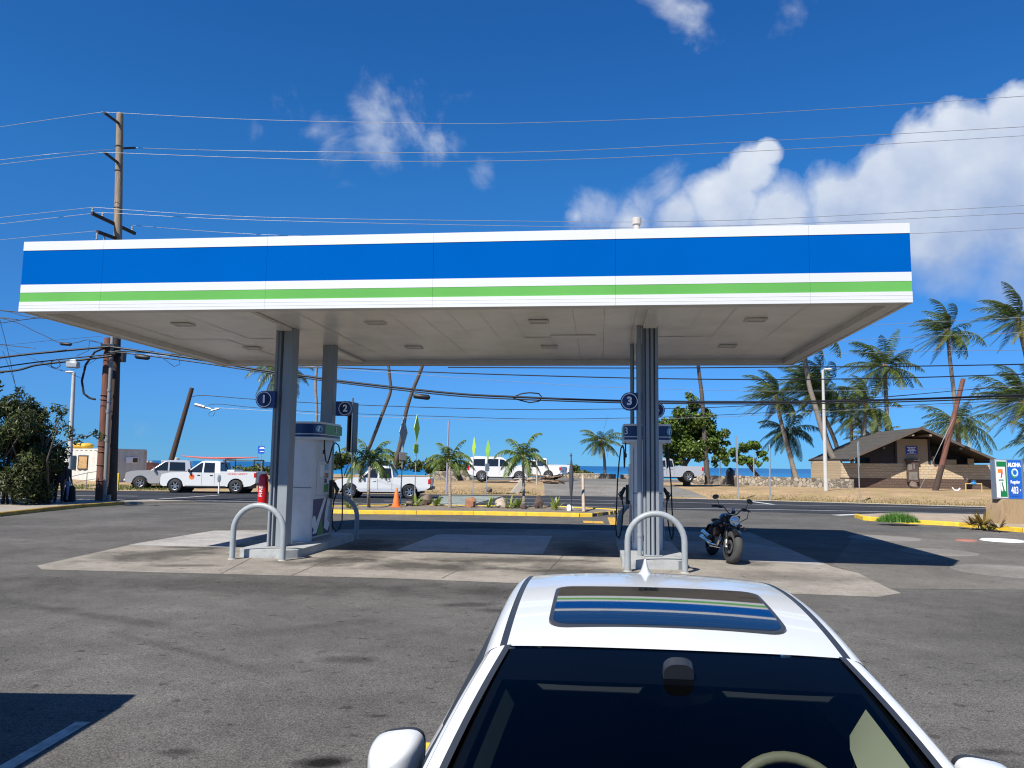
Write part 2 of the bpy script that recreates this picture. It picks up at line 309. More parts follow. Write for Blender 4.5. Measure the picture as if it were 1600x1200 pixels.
def road_edge(x):                                # far edge of the carriageway
    P = [(-120, 40), (-60, 46.2), (-24, 49.2), (-8, 50.0), (6, 50.2), (18.7, 45.2), (25.7, 42.2), (60, 29), (120, 8)]
    for (a, ya), (b, yb) in zip(P, P[1:]):
        if a <= x <= b: return ya+(yb-ya)*(x-a)/(b-a)
    return P[0][1] if x < P[0][0] else P[-1][1]
def near_edge(x):
    P = [(-120, 28), (-60, 33.8), (-24, 36.2), (-8, 36.9), (3, 36.8), (16, 33.5), (24, 30.5), (60, 17), (120, -4)]
    for (a, ya), (b, yb) in zip(P, P[1:]):
        if a <= x <= b: return ya+(yb-ya)*(x-a)/(b-a)
    return P[0][1] if x < P[0][0] else P[-1][1]
def sst(t): t = max(0, min(1, t)); return t*t*(3-2*t)
def gz(x, y):
    d = y-road_edge(x)
    z = -.05+.06*sst(d/.5)+.46*sst((d-.3)/11)
    if d > 4: z += .035*mnoise.noise((x*.22, y*.22, 0))+.02*mnoise.noise((x*.9, y*.9, 3))
    edge = 100 if x < 20 else 96
    return z-3.6*sst((y-edge)/12)
struct(sheet('ground', [(-120, -60), (120, -60), (120, 2), (60, 22), (25, 36), (10, 42), (-8, 43), (-60, 39), (-120, 33)], 0, asph))
xs = [-120, -60, -40, -24, -16, -8, -3, 3, 6, 10, 14, 18.7, 22, 25.7, 40, 60, 120]
b = MB(); b.add([(x, near_edge(x), .004) for x in xs]+[(x, road_edge(x), .004) for x in xs], [(i, i+1, i+1+len(xs), i+len(xs)) for i in range(len(xs)-1)])
struct(b.build('road', road_m, smooth=0))
b = MB(); b.grid(lambda u, w: (-95+190*u, (road_edge(-95+190*u)-.8)+(114-road_edge(-95+190*u))*w**1.5, gz(-95+190*u, (road_edge(-95+190*u)-.8)+(114-road_edge(-95+190*u))*w**1.5)), 120, 56)
struct(b.build('park_ground', dirt_m, smooth=80))
sea_m = bpy.data.materials.new('sea water'); sea_m.use_nodes = True; _n = sea_m.node_tree.nodes; _l = sea_m.node_tree.links; _b = _n['Principled BSDF']
_b.inputs['Roughness'].default_value = .32; _b.inputs['IOR'].default_value = 1.33; _b.inputs['Specular IOR Level'].default_value = .22
_c = _n.new('ShaderNodeTexCoord'); _mp = _n.new('ShaderNodeMapping'); _mp.inputs['Scale'].default_value = (.004, .02, 1); _l.new(_c.outputs['Object'], _mp.inputs[0])
_t = _n.new('ShaderNodeTexNoise'); _t.inputs['Scale'].default_value = 1.6; _t.inputs['Detail'].default_value = 7; _l.new(_mp.outputs[0], _t.inputs['Vector'])
_sx = _n.new('ShaderNodeSeparateXYZ'); _l.new(_c.outputs['Object'], _sx.inputs[0])
_mr = _n.new('ShaderNodeMapRange'); _mr.inputs['From Min'].default_value = 110; _mr.inputs['From Max'].default_value = 900; _l.new(_sx.outputs[1], _mr.inputs[0])
_ad = _n.new('ShaderNodeMath'); _ad.operation = 'ADD'; _l.new(_mr.outputs[0], _ad.inputs[0]); _sb = _n.new('ShaderNodeMath'); _sb.operation = 'MULTIPLY_ADD'; _sb.inputs[1].default_value = .9; _sb.inputs[2].default_value = -.45; _l.new(_t.outputs[0], _sb.inputs[0]); _l.new(_sb.outputs[0], _ad.inputs[1])
_r = _n.new('ShaderNodeValToRGB'); _e = _r.color_ramp.elements; _e[0].position = .0; _e[0].color = (.05, .33, .44, 1); _e[1].position = 1; _e[1].color = (.008, .085, .22, 1); _k = _r.color_ramp.elements.new(.35); _k.color = (.012, .16, .34, 1)
_l.new(_ad.outputs[0], _r.inputs[0]); _l.new(_r.outputs[0], _b.inputs['Base Color'])
_w = _n.new('ShaderNodeTexNoise'); _w.inputs['Scale'].default_value = .5; _w.inputs['Detail'].default_value = 5; _l.new(_c.outputs['Object'], _w.inputs['Vector'])
_bp = _n.new('ShaderNodeBump'); _bp.inputs['Strength'].default_value = 1; _bp.inputs['Distance'].default_value = .5; _l.new(_w.outputs[0], _bp.inputs['Height']); _l.new(_bp.outputs[0], _b.inputs['Normal'])
b = MB(); b.poly([(-30000, 95, -2.4), (30000, 95, -2.4), (30000, 32000, -2.4), (-30000, 32000, -2.4)]); struct(b.build('sea', sea_m, smooth=0))
def stripe(name, pts, w, m, z=.012):
    b = MB(); pts = [V((p[0], p[1], 0)) for p in pts]; L = []
    for i, p in enumerate(pts):
        t = (pts[min(i+1, len(pts)-1)]-pts[max(i-1, 0)]).normalized(); q = V((-t.y, t.x, 0))*w/2
        L += [(p.x+q.x, p.y+q.y, z), (p.x-q.x, p.y-q.y, z)]
    b.add(L, [(2*i, 2*i+1, 2*i+3, 2*i+2) for i in range(len(pts)-1)])
    return struct(b.build(name, m, smooth=0))
# the concrete forecourt slab, older asphalt beside it, paler pours
struct(sheet('forecourt_slab', [(-8.653,14.351,0.000), (-8.278,13.868,0.000), (-2.140,13.381,0.000), (4.218,12.344,0.000), (5.663,12.103,0.000), (6.241,12.506,0.000), (6.278,12.954,0.000), (6.598,14.789,0.000), (6.495,15.733,0.000), (6.851,19.327,0.000), (7.318,23.749,0.000), (-0.726,23.875,0.000), (-8.340,21.992,0.000), (-8.757,18.529,0.000)], .004, slab_m))
struct(sheet('clean_slab', [(-2.577,17.623,0.000), (0.725,17.192,0.000), (1.173,21.599,0.000), (-2.013,21.721,0.000)], .008, groundmat('white new concrete', (.46, .45, .43), .12, (), .14, .25)))
struct(sheet('clean_slab', [(-8.770,17.944,0.000), (-6.356,17.694,0.000), (-6.605,21.636,0.000), (-8.302,21.893,0.000), (-8.728,18.533,0.000)], .008, clean_m))
struct(sheet('clean_slab', [(3.995,16.909,0.000), (6.414,15.882,0.000), (6.792,19.029,0.000), (6.123,20.830,0.000), (4.450,20.606,0.000)], .008, clean_m))
struct(sheet('gutter_strip', [(-18.185,35.513,0.000), (-14.946,36.457,0.000), (-9.877,36.599,-0.000), (-9.582,35.513,-0.000), (-14.288,34.864,-0.000), (-16.693,33.697,-0.000)], .008, old_m))
struct(sheet('worn_asphalt', [(6.289,12.955,0.000), (10.692,13.053,0.000), (21.338,25.877,0.000), (10.835,24.283,0.000), (6.550,15.896,0.000), (6.598,14.789,0.000)], .004, old_m))
for (x, y, r) in ((1580, 893, 1.05), (1466, 863, .85), (1382, 840, .95)):
    b = MB(); p = {1580: (9.847,15.365,0.000), 1466: (10.287,18.749,0.000), 1382: (10.752,22.378,0.000)}[x]
    b.lathe([(0, .008), (r, .008), (r, .0)], 36, M=at(p[0], p[1], 0)); struct(b.build('tank_pad', pad_m))
for i_, ln_ in enumerate(([(-5.012,13.614,0.000),(-5.410,17.543,-0.000)], [(-3.756,13.498,0.000),(-3.633,16.070,0.000)], [(-4.272,16.000,0.000),(-1.384,17.507,0.000)], [(1.167,17.062,0.000),(0.473,13.142,0.000)], [(-1.161,13.432,0.000),(-0.716,15.547,0.000)])):
    stripe('slab_joint', ln_, .018, K('joint filler', (.05, .046, .04), .9, var=.3), .0065)
p = (13.930,22.059,0.000); b = MB(); b.lathe([(0, .03), (.52, .03), (.56, .0)], 24, M=at(p[0], p[1], 0)); b.build('manhole_cover', mat('white cover', (.7, .7, .68), .6)); tag(bpy.data.objects['manhole_cover'], 'round white tank cover set in the grey asphalt near the kerb', 'manhole cover', 'tank covers in the forecourt')
p = (12.828,21.910,0.000); b = MB(); b.lathe([(0, .03), (.25, .03), (.28, .0)], 24, M=at(p[0], p[1], 0)); o = b.build('manhole_cover', mat('red cover', (.34, .13, .09), .8)); tag(o, 'round faded red tank cover beside the white one', 'manhole cover', 'tank covers in the forecourt')
stripe('lane_marking', [(-32.494,39.508,0.000),(-23.618,41.651,0.000),(-20.150,41.938,0.000)], .16, mark)
stripe('lane_marking', [(-29.547,35.946,0.000),(-19.449,37.723,0.000),(-17.725,38.226,-0.000)], .16, mark)
stripe('lane_marking', [(-17.811,38.411,-0.000),(-17.250,41.211,0.000),(-16.729,44.410,0.000)], .2, mark, .014)
stripe('lane_marking', [(-15.981,37.978,-0.000),(-11.640,37.808,0.000),(-6.139,37.709,0.000),(0.078,37.801,0.000),(4.956,36.995,-0.000),(9.337,36.838,0.000),(14.090,36.722,0.000),(17.910,36.068,0.000),(21.542,34.974,0.000),(25.108,33.768,0.000)], .16, mark)
stripe('lane_marking', [(-3.663,45.478,0.000),(2.324,45.153,0.000),(7.312,43.793,0.000),(14.002,41.669,0.000),(20.554,41.371,0.000),(25.033,40.614,-0.000),(29.254,39.316,0.000)], .14, mark)
stripe('lane_marking', [(-6.556,40.248,0.000),(0.082,40.352,0.000),(5.463,40.780,0.000)], .14, mark)
stripe('lane_marking', [(14.118,45.705,0.000),(14.239,42.065,-0.000)], .3, mark)
stripe('lane_marking', [(13.781,32.960,0.000),(15.296,33.908,0.000)], .45, mark)
stripe('lane_marking', [(-6.630,33.212,0.000),(-5.686,34.955,0.000)], .3, mark)
stripe('parking_line', [(-3.16, 5.96), (-3.2, 3.0), (-3.25, 1.0)], .11, markd, .005)
stripe('parking_line', [(3.849,29.642,0.000),(3.461,25.837,0.000)], .28, marky)
for i, (x, y, w) in enumerate(((919, 816, 14), (934, 816.5, 13))):
    pp = {0: (2.720,27.137,0.000), 1: (3.067,27.049,0.000)}[i]; stripe('parking_line', [(pp[0]-.17, pp[1]), (pp[0]+.17, pp[1]-.02)], 1.1, marky)
# pale green crossing, drive into the beach car park
struct(sheet('crossing', [(-4.341,36.969,0.000), (-1.936,37.585,-0.000), (-0.471,48.868,0.000), (-4.274,48.106,0.000)], .008, groundmat('worn green crossing', (.24, .27, .235), .15, (), .2, .2)))
def drape(name, fn, nu, nv, m, dz=.012):
    b = MB()
    def g(u, w): p = fn(u, w); return (p[0], p[1], max(gz(p[0], p[1]), .004)+dz)
    b.grid(g, nu, nv); return struct(b.build(name, m, smooth=80))
lot_m = groundmat('beach lot asphalt', (.15, .145, .135), .12, (), .2, .3)
drape('driveway', lambda u, w: (2.2+1.0*w+(10.5-1.5*w)*u, 49.9+26*w-(.0)), 10, 16, groundmat('drive asphalt', (.20, .188, .165), .12, (), .2, .3))
drape('beach_car_park', lambda u, w: (-14+44*u, 76+15*w), 24, 8, lot_m, .02)
b = MB(); e = [(x, road_edge(x)) for x in (5, 9, 13, 18.7, 25.7, 33, 45)]
drape('sandy_verge', lambda u, w: (11+30*u, road_edge(11+30*u)-.05+.9*w), 24, 2, K('pale sandy edge', (.42, .36, .27), .95, var=.12, bump=.3))
grass_m = leafmat('dry grass', (.17, .15, .045), (.40, .31, .13), .2)
def tufts(name, n, fn, h, label=None, m=None, w=.02):
    b = MB()
    for i in range(n):
        x, y = fn(); z = gz(x, y) if y > road_edge(x) else .13
        for k in range(3):
            a = random.random()*6.28; hh = h*random.uniform(.5, 1.2); lx, ly = cos(a)*hh*.5, sin(a)*hh*.5; px_, py_ = -sin(a)*w, cos(a)*w
            b.add([(x-px_, y-py_, z-.01), (x+px_, y+py_, z-.01), (x+lx, y+ly, z+hh)], [(0, 1, 2)])
    o = b.build(name, m or grass_m, smooth=0, fix=False); o['kind'] = 'stuff'; return o
def gfn():
    x = random.uniform(-14, 60); 
    if 2 < x < 13 and random.random() < .93: x = random.uniform(13, 45)
    return x, road_edge(x)+.6+abs(random.gauss(0, 2.2))
tufts('verge_grass', 9000, gfn, .075)
def gfn2():
    x = random.uniform(-40, -22); return x, road_edge(x)+.8+random.random()*4
tufts('green_verge_grass', 2500, gfn2, .14, m=leafmat('green verge', (.05, .09, .015), (.16, .2, .04)))

# ================================================================ canopy
CA = R(-6.55); CO = V((-9.41, 14.41, 0)); CL, CWD, ZB, ZT = 16.17, 8.1, 4.73, 6.09
CM = Matrix.Translation(CO) @ Matrix.Rotation(CA, 4, 'Z')
def cw(u, v, z=0): return CM @ V((u, v, z))
can = thing('station_canopy', 'big flat fuel station canopy with white, blue and green fascia on grey columns', 'canopy', CO, CA)
ZS = [ZB, 4.915, 5.095, 5.25, 5.915, ZT]
fm = [fasc_w, fasc_g, fasc_b, soff_d]
def fascia(u0, u1, M):
    b = MB(); b.T = M; g = .0016; u0 += g; u1 -= g
    st = [(0, -.012), (2*0+1, 0), (0, -.004), (2, 0), (0, -.008)]
    for (z0, z1), (mi, off) in zip(zip(ZS, ZS[1:]), st):
        b.add([(u0, off, z0), (u1, off, z0), (u1, off, z1), (u0, off, z1)], [(0, 1, 2, 3)], mi)
        b.add([(u0, off, z0), (u1, off, z0), (u1, .05, z0), (u0, .05, z0)], [(0, 3, 2, 1)], mi)
        b.add([(u0, off, z1), (u1, off, z1), (u1, .05, z1), (u0, .05, z1)], [(0, 1, 2, 3)], mi)
        for u in (u0, u1): b.add([(u, off, z0), (u, .05, z0), (u, .05, z1), (u, off, z1)], [(0, 1, 2, 3)], mi)
    # two shallow siding ribs on the bottom band
    for k in (1, 2):
        zz = ZS[0]+(ZS[1]-ZS[0])*k/3; b.b2((u0, -.0145, zz-.004), (u1, -.011, zz+.004), 0)
    b.add([(u0, .05, ZB), (u1, .05, ZB), (u1, .05, ZT), (u0, .05, ZT)], [(0, 3, 2, 1)], 3)
    o = b.build('fascia_panel', fm, can, smooth=0, fix=True); return o
seams = [0, 1.65, 4.89, 8.02, 11.26, 14.53, CL]
for a, z in zip(seams, seams[1:]): fascia(a, z, Matrix.Identity(4))
for a, z in zip([0, 3.2, 6.4, 9.6, 12.8], [3.2, 6.4, 9.6, 12.8, CL]): fascia(a, z, at(CL, CWD, 0) @ Matrix.Rotation(pi, 4, 'Z'))
for a, z in zip([.052, 2.7, 5.4], [2.7, 5.4, CWD-.052]):
    fascia(a, z, at(CL, 0, 0) @ Matrix.Rotation(pi/2, 4, 'Z')); fascia(a, z, at(0, CWD, 0) @ Matrix.Rotation(-pi/2, 4, 'Z'))
b = MB(); b.b2((.06, .06, 5.9), (CL-.06, CWD-.06, 5.95)); b.build('roof_deck', soff_d, can)
b = MB()
for (a, z) in (((.06, .06), (CL-.06, .30)), ((.06, CWD-.30), (CL-.06, CWD-.06)), ((.06, .302), (.30, CWD-.302)), ((CL-.30, .302), (CL-.06, CWD-.302))):
    b.b2((a[0], a[1], ZB+.012), (z[0], z[1], 4.89))
b.build('soffit_trim', soff_d, can)
SZ = 4.86
nu = 26; pl = []
for i in range(nu):
    for j, (v0, v1) in enumerate(((.302, 4.05), (4.05, CWD-.302))):
        u0 = .302+(CL-.604)*i/nu; u1 = .302+(CL-.604)*(i+1)/nu; w = u1-u0-.005
        b = MB(); h = random.uniform(-.003, .003); t1 = random.uniform(-.004, .004)
        b.grid(lambda p, q: (u0+.003+w*p, v0+.003+(v1-v0-.006)*q, SZ+h+.006*sin(3*p)*mnoise.noise((u0+p*.6, v0+q*3.5, 5))+t1*q), 3, 8)
        b.b2((u0+.003, v0+.003, SZ+.02), (u1-.003, v1-.003, SZ+.035)); b.build('soffit_panel', soff, can, smooth=40)
for (u0, v0, v1) in ((4.2, .55, 2.6), (4.2, 5.3, 7.75), (12.02, .55, 2.6), (12.02, 5.3, 7.75)):
    b = MB(); b.b2((u0-.14, v0, SZ-.07), (u0+.14, v1, SZ-.012)); b.build('soffit_beam', soff, can)
b = MB(); b.b2((9.9, 3.75, SZ-.018), (10.9, 4.25, SZ-.008)); b.build('access_hatch', soff, can)
lens = mat('lamp lens', (.42, .41, .38), .3, var=.1)
for u in (2.14, 6.37, 9.76, 14.03):
    for v in (2.05, 5.38):
        b = MB(); x, y = .17, .13
        for (p, q) in (((-x-.035, -y-.035), (x+.035, -y)), ((-x-.035, y), (x+.035, y+.035)), ((-x-.035, -y), (-x, y)), ((x, -y), (x+.035, y))): b.b2((u+p[0], v+p[1], SZ-.035), (u+q[0], v+q[1], SZ-.009))
        o = b.build('canopy_light', soff_d, can); b = MB(); b.b2((u-x, v-y, SZ-.026), (u+x, v+y, SZ-.012)); b.build('lens', lens, o)
b = MB(); b.cyl((11.78, 3, 5.93), (11.78, 3, 7.08), .055); b.cyl((11.78, 3, 7.0), (11.78, 3, 7.12), .075); b.cyl((11.78, 3, 7.12), (11.78, 3, 7.26), .10); b.build('vent_pipe', mat('vent paint', (.5, .46, .42), .6), can)
# columns (parts of the canopy) with their downpipes and conduits
def hcol(u, v, w, d, name='column'):
    b = MB(); t = .03; b.b2((u-w/2, v-d/2, .17), (u-w/2+t*2.2, v+d/2, SZ)); b.b2((u+w/2-t*2.2, v-d/2, .17), (u+w/2, v+d/2, SZ)); b.b2((u-w/2+t*2.2, v-d*.2, .17), (u+w/2-t*2.2, v+d*.34, SZ))
    b.b2((u-w/2-.06, v-d/2-.05, .172), (u+w/2+.06, v+d/2+.05, .195)); return b.build(name, colgrey, can, bevel=.006)
b = MB(); b.b2((4.17, 2.6, .17), (4.39, 2.92, SZ)); b.build('column', colgrey, can, bevel=.012)
b = MB(); b.b2((3.98, 2.63, .17), (4.10, 2.80, SZ)); b.cyl((4.02, 2.6, .17), (4.02, 2.6, SZ), .03); b.build('downpipe', colgrey, can, bevel=.01)
b = MB(); b.b2((4.16, 4.98, .17), (4.46, 5.25, SZ)); b.build('column', colgrey, can, bevel=.012)
hcol(12.06, 2.75, .25, .30)
b = MB(); b.cyl((12.06, 2.63, .17), (12.06, 2.63, SZ), .035); b.build('conduit', colgrey, can)
b = MB(); b.cyl((11.80, 2.66, .17), (11.80, 2.66, SZ), .05); b.cyl((11.80, 2.66, .55), (11.80, 2.66, .62), .06); b.build('downpipe', colgrey, can)
b = MB(); b.cyl((11.90, 2.72, .17), (11.90, 2.72, SZ), .035); b.build('conduit', colgrey, can)
b = MB(); b.b2((11.86, 4.98, .17), (12.22, 5.25, SZ)); b.build('column', colgrey, can, bevel=.012)
b = MB(); b.cyl((11.76, 5.12, .17), (11.76, 5.12, SZ), .05); b.build('downpipe', colgrey, can)
# islands, hoops, number signs
for (u, w) in ((4.24, 'left pumps'), (12.06, 'right pumps')):
    c = .2; x = .63; P = [(u-x, 1.95+c), (u-x+c, 1.95), (u+x-c, 1.95), (u+x, 1.95+c), (u+x, 6.0-c), (u+x-c, 6.0), (u-x+c, 6.0), (u-x, 6.0-c)]
    b = MB(); b.prism(P, 0, .17, 'z'); o = b.build('pump_island', islgrey, smooth=0, bevel=.018); o.matrix_world = CM
    tag(o, 'raised grey concrete island under the %s and canopy columns' % w, 'pump island', 'pump islands under the canopy')
hoop0 = None
for (u, v, lab) in ((4.22, 1.66, 'grey steel hoop in front of the left island, beside column one'), (12.04, 1.53, 'grey steel hoop in front of the right island, nearest the white car roof'), (4.25, 6.25, 'grey steel hoop at the far end of the left island'), (12.0, 6.25, 'grey steel hoop at the far end of the right island, behind the pump')):
    if hoop0 is None:
        b = MB(); r = .525; P = [(-r, 0, 0), (-r, 0, .3)]+[(-r*cos(pi*i/16), 0, .55+r*sin(pi*i/16)) for i in range(17)]+[(r, 0, .3), (r, 0, 0)]
        b.tube(P, .058, 14); hoop0 = b.build('guard_hoop', hoopgrey, smooth=60); o = hoop0
        for s in (-1, 1):
            b = MB(); b.cyl((s*r, 0, 0), (s*r, 0, .02), .085, .075); b.build('collar', conc, o)
    else: o = tree_copy(hoop0)
    o.location = cw(u, v, .004); o.rotation_euler = (0, 0, CA); tag(o, lab, 'guard hoop', 'steel hoops guarding the pump islands')
for (n, u, v, side, lab) in ((1, 3.84, 2.46, 1, 'round navy number 1 sign fixed to the left front column'), (2, 4.76, 5.06, -1, 'round navy number 2 sign on the rear left column'), (3, 11.60, 2.62, 1, 'round navy number 3 sign beside the right front pipes'), (4, 12.33, 5.06, -1, 'round navy sign half hidden behind the right front column')):
    t = thing('number_sign', lab, 'number sign', cw(u, v, 3.28), CA, 'pump number signs on the columns')
    b = MB(); M = Matrix.Rotation(pi/2, 4, 'X'); b.lathe([(0, 0), (.185, 0), (.185, -.12), (0, -.12)], 32, M=M); b.build('disc', navy, t)
    b = MB(); b.lathe([(.15, .004), (.15, .01), (.166, .01), (.166, .004)], 36, M=M); b.build('ring', signw, t)
    b = MB(); b.b2((0, -.0, -.178), (side*.24, .11, .178)); b.build('bracket', navy, t)
    text(str(n), .23, signw, t, 'numeral', at(0, -.006, 0) @ FRONT, .003, bold=.008)

# ================================================================ fuel dispensers
pumpw = K('dispenser white', (.66, .66, .66), .35, var=.04, dirt=((.4, .37, .33), .25, 4))
pumpg = K('dispenser grey', (.16, .17, .18), .4, var=.08)
hblue = K('header blue', (.008, .03, .13), .3, var=.06)
hlb = K('header light blue', (.16, .42, .60), .35)
hgreen = K('header green', (.06, .27, .06), .35, var=.25, vs=9)
def rrect(x, y, r, n=6):
    P = []
    for cx, cy, a in ((x-r, -y+r, -pi/2), (x-r, y-r, 0), (-x+r, y-r, pi/2), (-x+r, -y+r, pi)):
        for i in range(n+1): P.append((cx+r*cos(a+pi/2*i/n), cy+r*sin(a+pi/2*i/n)))
    return P
def wrap(b, P, i0, i1, off, z0, z1, mi=0):
    Q = []
    for i in range(i0, i1+1):
        p = V(P[i % len(P)]); a = V(P[(i-1) % len(P)]); c = V(P[(i+1) % len(P)]); t = (c-a).normalized(); q = p+V((t.y, -t.x))*off; Q += [(q.x, q.y, z0), (q.x, q.y, z1)]
    b.add(Q, [(2*k, 2*k+2, 2*k+3, 2*k+1) for k in range(i1-i0)], mi)
def dispenser(u, v, num, lab):
    t = thing('fuel_dispenser', lab, 'fuel pump', cw(u, v, .17), CA, 'fuel pumps on the islands')
    X, Y = .335, .65
    b = MB(); P = rrect(X, Y, .09, 3); b.prism(P, .0, 2.34, 'z'); b.build('cabinet', pumpw, t, smooth=50)
    b = MB(); b.b2((-X-.012, -Y+.1, 0), (X+.012, Y-.1, .07)); b.build('plinth', pumpg, t)
    H = rrect(.51, .78, .16, 6); z0 = 2.30
    b = MB(); b.prism(H, z0, z0+.06, 'z', 0); b.prism([(p[0]*.985, p[1]*.99) for p in H], z0+.06, z0+.36, 'z', 1); b.prism(H, z0+.36, z0+.405, 'z', 0)
    hd = b.build('header', [pumpw, hblue], t, smooth=40)
    b = MB(); H2 = [(p[0]*.985, p[1]*.99) for p in H]; wrap(b, H2, 0, len(H2), .004, z0+.115, z0+.13); b.build('stripe', signw, hd, fix=False)
    for s in (1, -1):
        b = MB(); b.b2((s*.503, -.42, z0+.135), (s*.511, .74, z0+.355)); b.build('green_panel', hgreen, hd)
        # round emblem on the corner of the header
        M = at(s*.475, -.715, z0+.245) @ Matrix.Rotation(s*R(52), 4, 'Z') @ FRONT
        b = MB(); b.lathe([(0, .008), (.085, .008), (.085, -.02)], 24, M=M, mi=0); b.add([M @ V(p) for p in ((-.05, -.05, .012), (-.01, .055, .012), (.02, .055, .012), (-.015, -.05, .012))], [(0, 3, 2, 1)], 1)
        b.add([M @ V(p) for p in ((.0, -.055, .012), (.045, -.045, .012), (.03, .05, .012))], [(0, 1, 2)], 2); b.build('emblem', [hlb, signw, hblue], hd, fix=False) if s > 0 else None
        text(str(num if s < 0 else num+1), .22, signw, hd, 'numeral', at(s*.452, -.752, z0+.245) @ Matrix.Rotation(s*R(40), 4, 'Z') @ FRONT if s < 0 else at(.518, .3, z0+.245) @ Matrix.Rotation(pi/2, 4, 'Z') @ FRONT, .004)
        # face of the pump: bezel, screens, keypad, lower graphic
        b = MB(); b.b2((s*(X+.001), -.40, 1.02), (s*(X+.03), .40, 1.83)); b.build('bezel', pumpw, t, bevel=.012)
        for (y0, y1, a, c, m, nm) in ((.05, .27, 1.60, 1.74, hlb, 'display'), (.05, .27, 1.42, 1.53, cglass, 'price_display'), (.02, .30, 1.08, 1.27, hgreen, 'advert_panel'), (.05, .18, 1.30, 1.40, plast, 'keypad'), (.2, .29, 1.30, 1.40, signw, 'card_slot'), (-.3, -.05, 1.45, 1.72, signw, 'notice')):
            b = MB(); b.b2((s*(X+.031), y0, a), (s*(X+.04), y1, c)); b.build(nm, m, t)
        b = MB(); x = s*(X+.004); yy = lambda q: q
        b.b2((s*(X+.001), -.55, .10), (s*(X+.006), .55, .94), 0)
        x2 = s*(X+.009)
        b.add([(x2, -.55, .16), (x2, -.30, .16), (x2, .28, .94), (x2, .12, .94)], [(0, 1, 2, 3)], 1)
        b.add([(x2, -.28, .10), (x2, .16, .10), (x2, -.02, .50)], [(0, 1, 2)], 2)
        b.add([(x2, .18, .25), (x2, .42, .16), (x2, .55, .30), (x2, .55, .94), (x2, .36, .94), (x2, .22, .6)], [tuple(range(6))], 1)
        b.add([(x2+s*.003, .38, .42), (x2+s*.003, .55, .34), (x2+s*.003, .55, .8), (x2+s*.003, .44, .72)], [tuple(range(4))], 3)
        b.add([(x2, -.47+.13*cos(k*pi/6), .42+.15*sin(k*pi/6)) for k in range(12)], [tuple(range(12))], 1)
        b.build('lower_graphic', [navy, signw, hgreen, hlb], t, smooth=0, fix=False)
        # nozzle, holster, hose
        b = MB(); b.b2((s*(X+.005), .44, .92), (s*(X+.09), .60, 1.36)); b.build('holster', plast, t, bevel=.01)
        b = MB(); nx = s*(X+.14)
        b.tube([(nx-s*.03, .52, 1.30), (nx, .50, 1.24), (nx+s*.06, .47, 1.12), (nx+s*.04, .47, 1.02)], [.03, .04, .045, .03], 8); b.tube([(nx+s*.05, .47, 1.22), (nx+s*.12, .44, 1.15), (nx+s*.05, .46, 1.03)], .014, 6)
        nz = b.build('nozzle', plast, t)
        hx = s*(X+.12)
        b = MB(); b.tube([(hx, -.30, z0), (hx, -.30, 2.16), (hx+s*.01, -.28, 2.0), (hx+s*.02, -.22, 1.82), (hx+s*.02, -.08, 1.76), (hx+s*.02, .06, 1.95), (hx+s*.02, .2, 2.17), (hx+s*.04, .34, 2.26), (hx+s*.08, .46, 2.2), (hx+s*.12, .54, 1.9), (hx+s*.16, .58, 1.4), (hx+s*.18, .60, .8), (hx+s*.2, .56, .4), (hx+s*.18, .44, .2), (hx+s*.14, .3, .16), (hx+s*.1, .2, .26), (hx+s*.06, .24, .52), (hx+s*.03, .4, .85), (nx+s*.04, .47, 1.02)], .016, 7)
        b.cyl((hx, -.30, 2.07), (hx, -.295, 1.98), .03); b.build('hose', rubber, t, smooth=60)
    b = MB(); b.b2((-X+.02, -Y-.006, 1.2), (X-.02, -Y+.01, 1.215)); b.b2((-X+.03, -Y-.004, .15), (-X+.038, -Y+.01, 2.2)); b.build('panel_seam', pumpg, t)
    b = MB(); b.lathe([(0, 0), (.03, 0), (.03, .02)], 12, M=at(-.2, -Y-.002, .95) @ FRONT); b.build('lock', steel, t)
    return t
dispenser(4.17, 4.38, 1, 'white fuel pump with blue and green header on the left island')
dispenser(12.02, 4.38, 3, 'white fuel pump mostly behind the right column, blue header with numeral 3')
# red extinguisher cabinet on the left column
t = thing('extinguisher_cover', 'red fire extinguisher cover hanging on the left front column', 'extinguisher', cw(3.80, 2.72, 1.02), CA)
t.scale = (.8, .8, 1)
b = MB(); b.lathe([(0, 0), (.12, 0), (.135, .03), (.13, .4), (.125, .60), (.08, .66), (0, .67)], 20); b.build('cover', mat('red vinyl', (.55, .008, .012), .35, var=.08), t, smooth=50)
text('FIRE', .13, signw, t, 'lettering', at(.0, -.137, .30) @ FRONT @ Matrix.Rotation(pi/2, 4, 'Z'), .002)
b = MB(); b.b2((.10, -.03, .5), (.16, .03, .56)); b.build('bracket', steel, t)

# ================================================================ white sedan in the foreground (local: x across, +y to its tail, z up; header of the windscreen at y=0)
sedan_glass = glassmat('tinted windscreen', (.42, .46, .47))
sed_dark = K('cabin black', (.012, .013, .016), .7, var=.1)
cream = K('cream trim', (.80, .78, .52), .5, var=.05)
creamw = K('cream leather wheel', (.50, .46, .30), .45, var=.06)
visg = K('visor grey', (.06, .06, .058), .8, var=.1)
sun_glass = K('sunroof glass', (.004, .005, .006), .015, var=.0, spec=.9, coat=1.)
seal = K('rubber seal', (.03, .034, .04), .35, var=.05)
def lerp(a, b, t): return a+(b-a)*t
def pw(P, y):
    if y <= P[0][0]: return P[0][1]
    for (a, p), (c, q) in zip(P, P[1:]):
        if y <= c: t = (y-a)/(c-a); return p+(q-p)*t
    return P[-1][1]
def smooth_pw(P, y, k=.12): return sum(pw(P, y+d*k) for d in (-1, -.5, 0, .5, 1))/5
RZ = [(-.4, 1.262), (0, 1.352), (.25, 1.395), (.6, 1.422), (1.0, 1.425), (1.3, 1.405), (1.5, 1.37)]
CR = .026
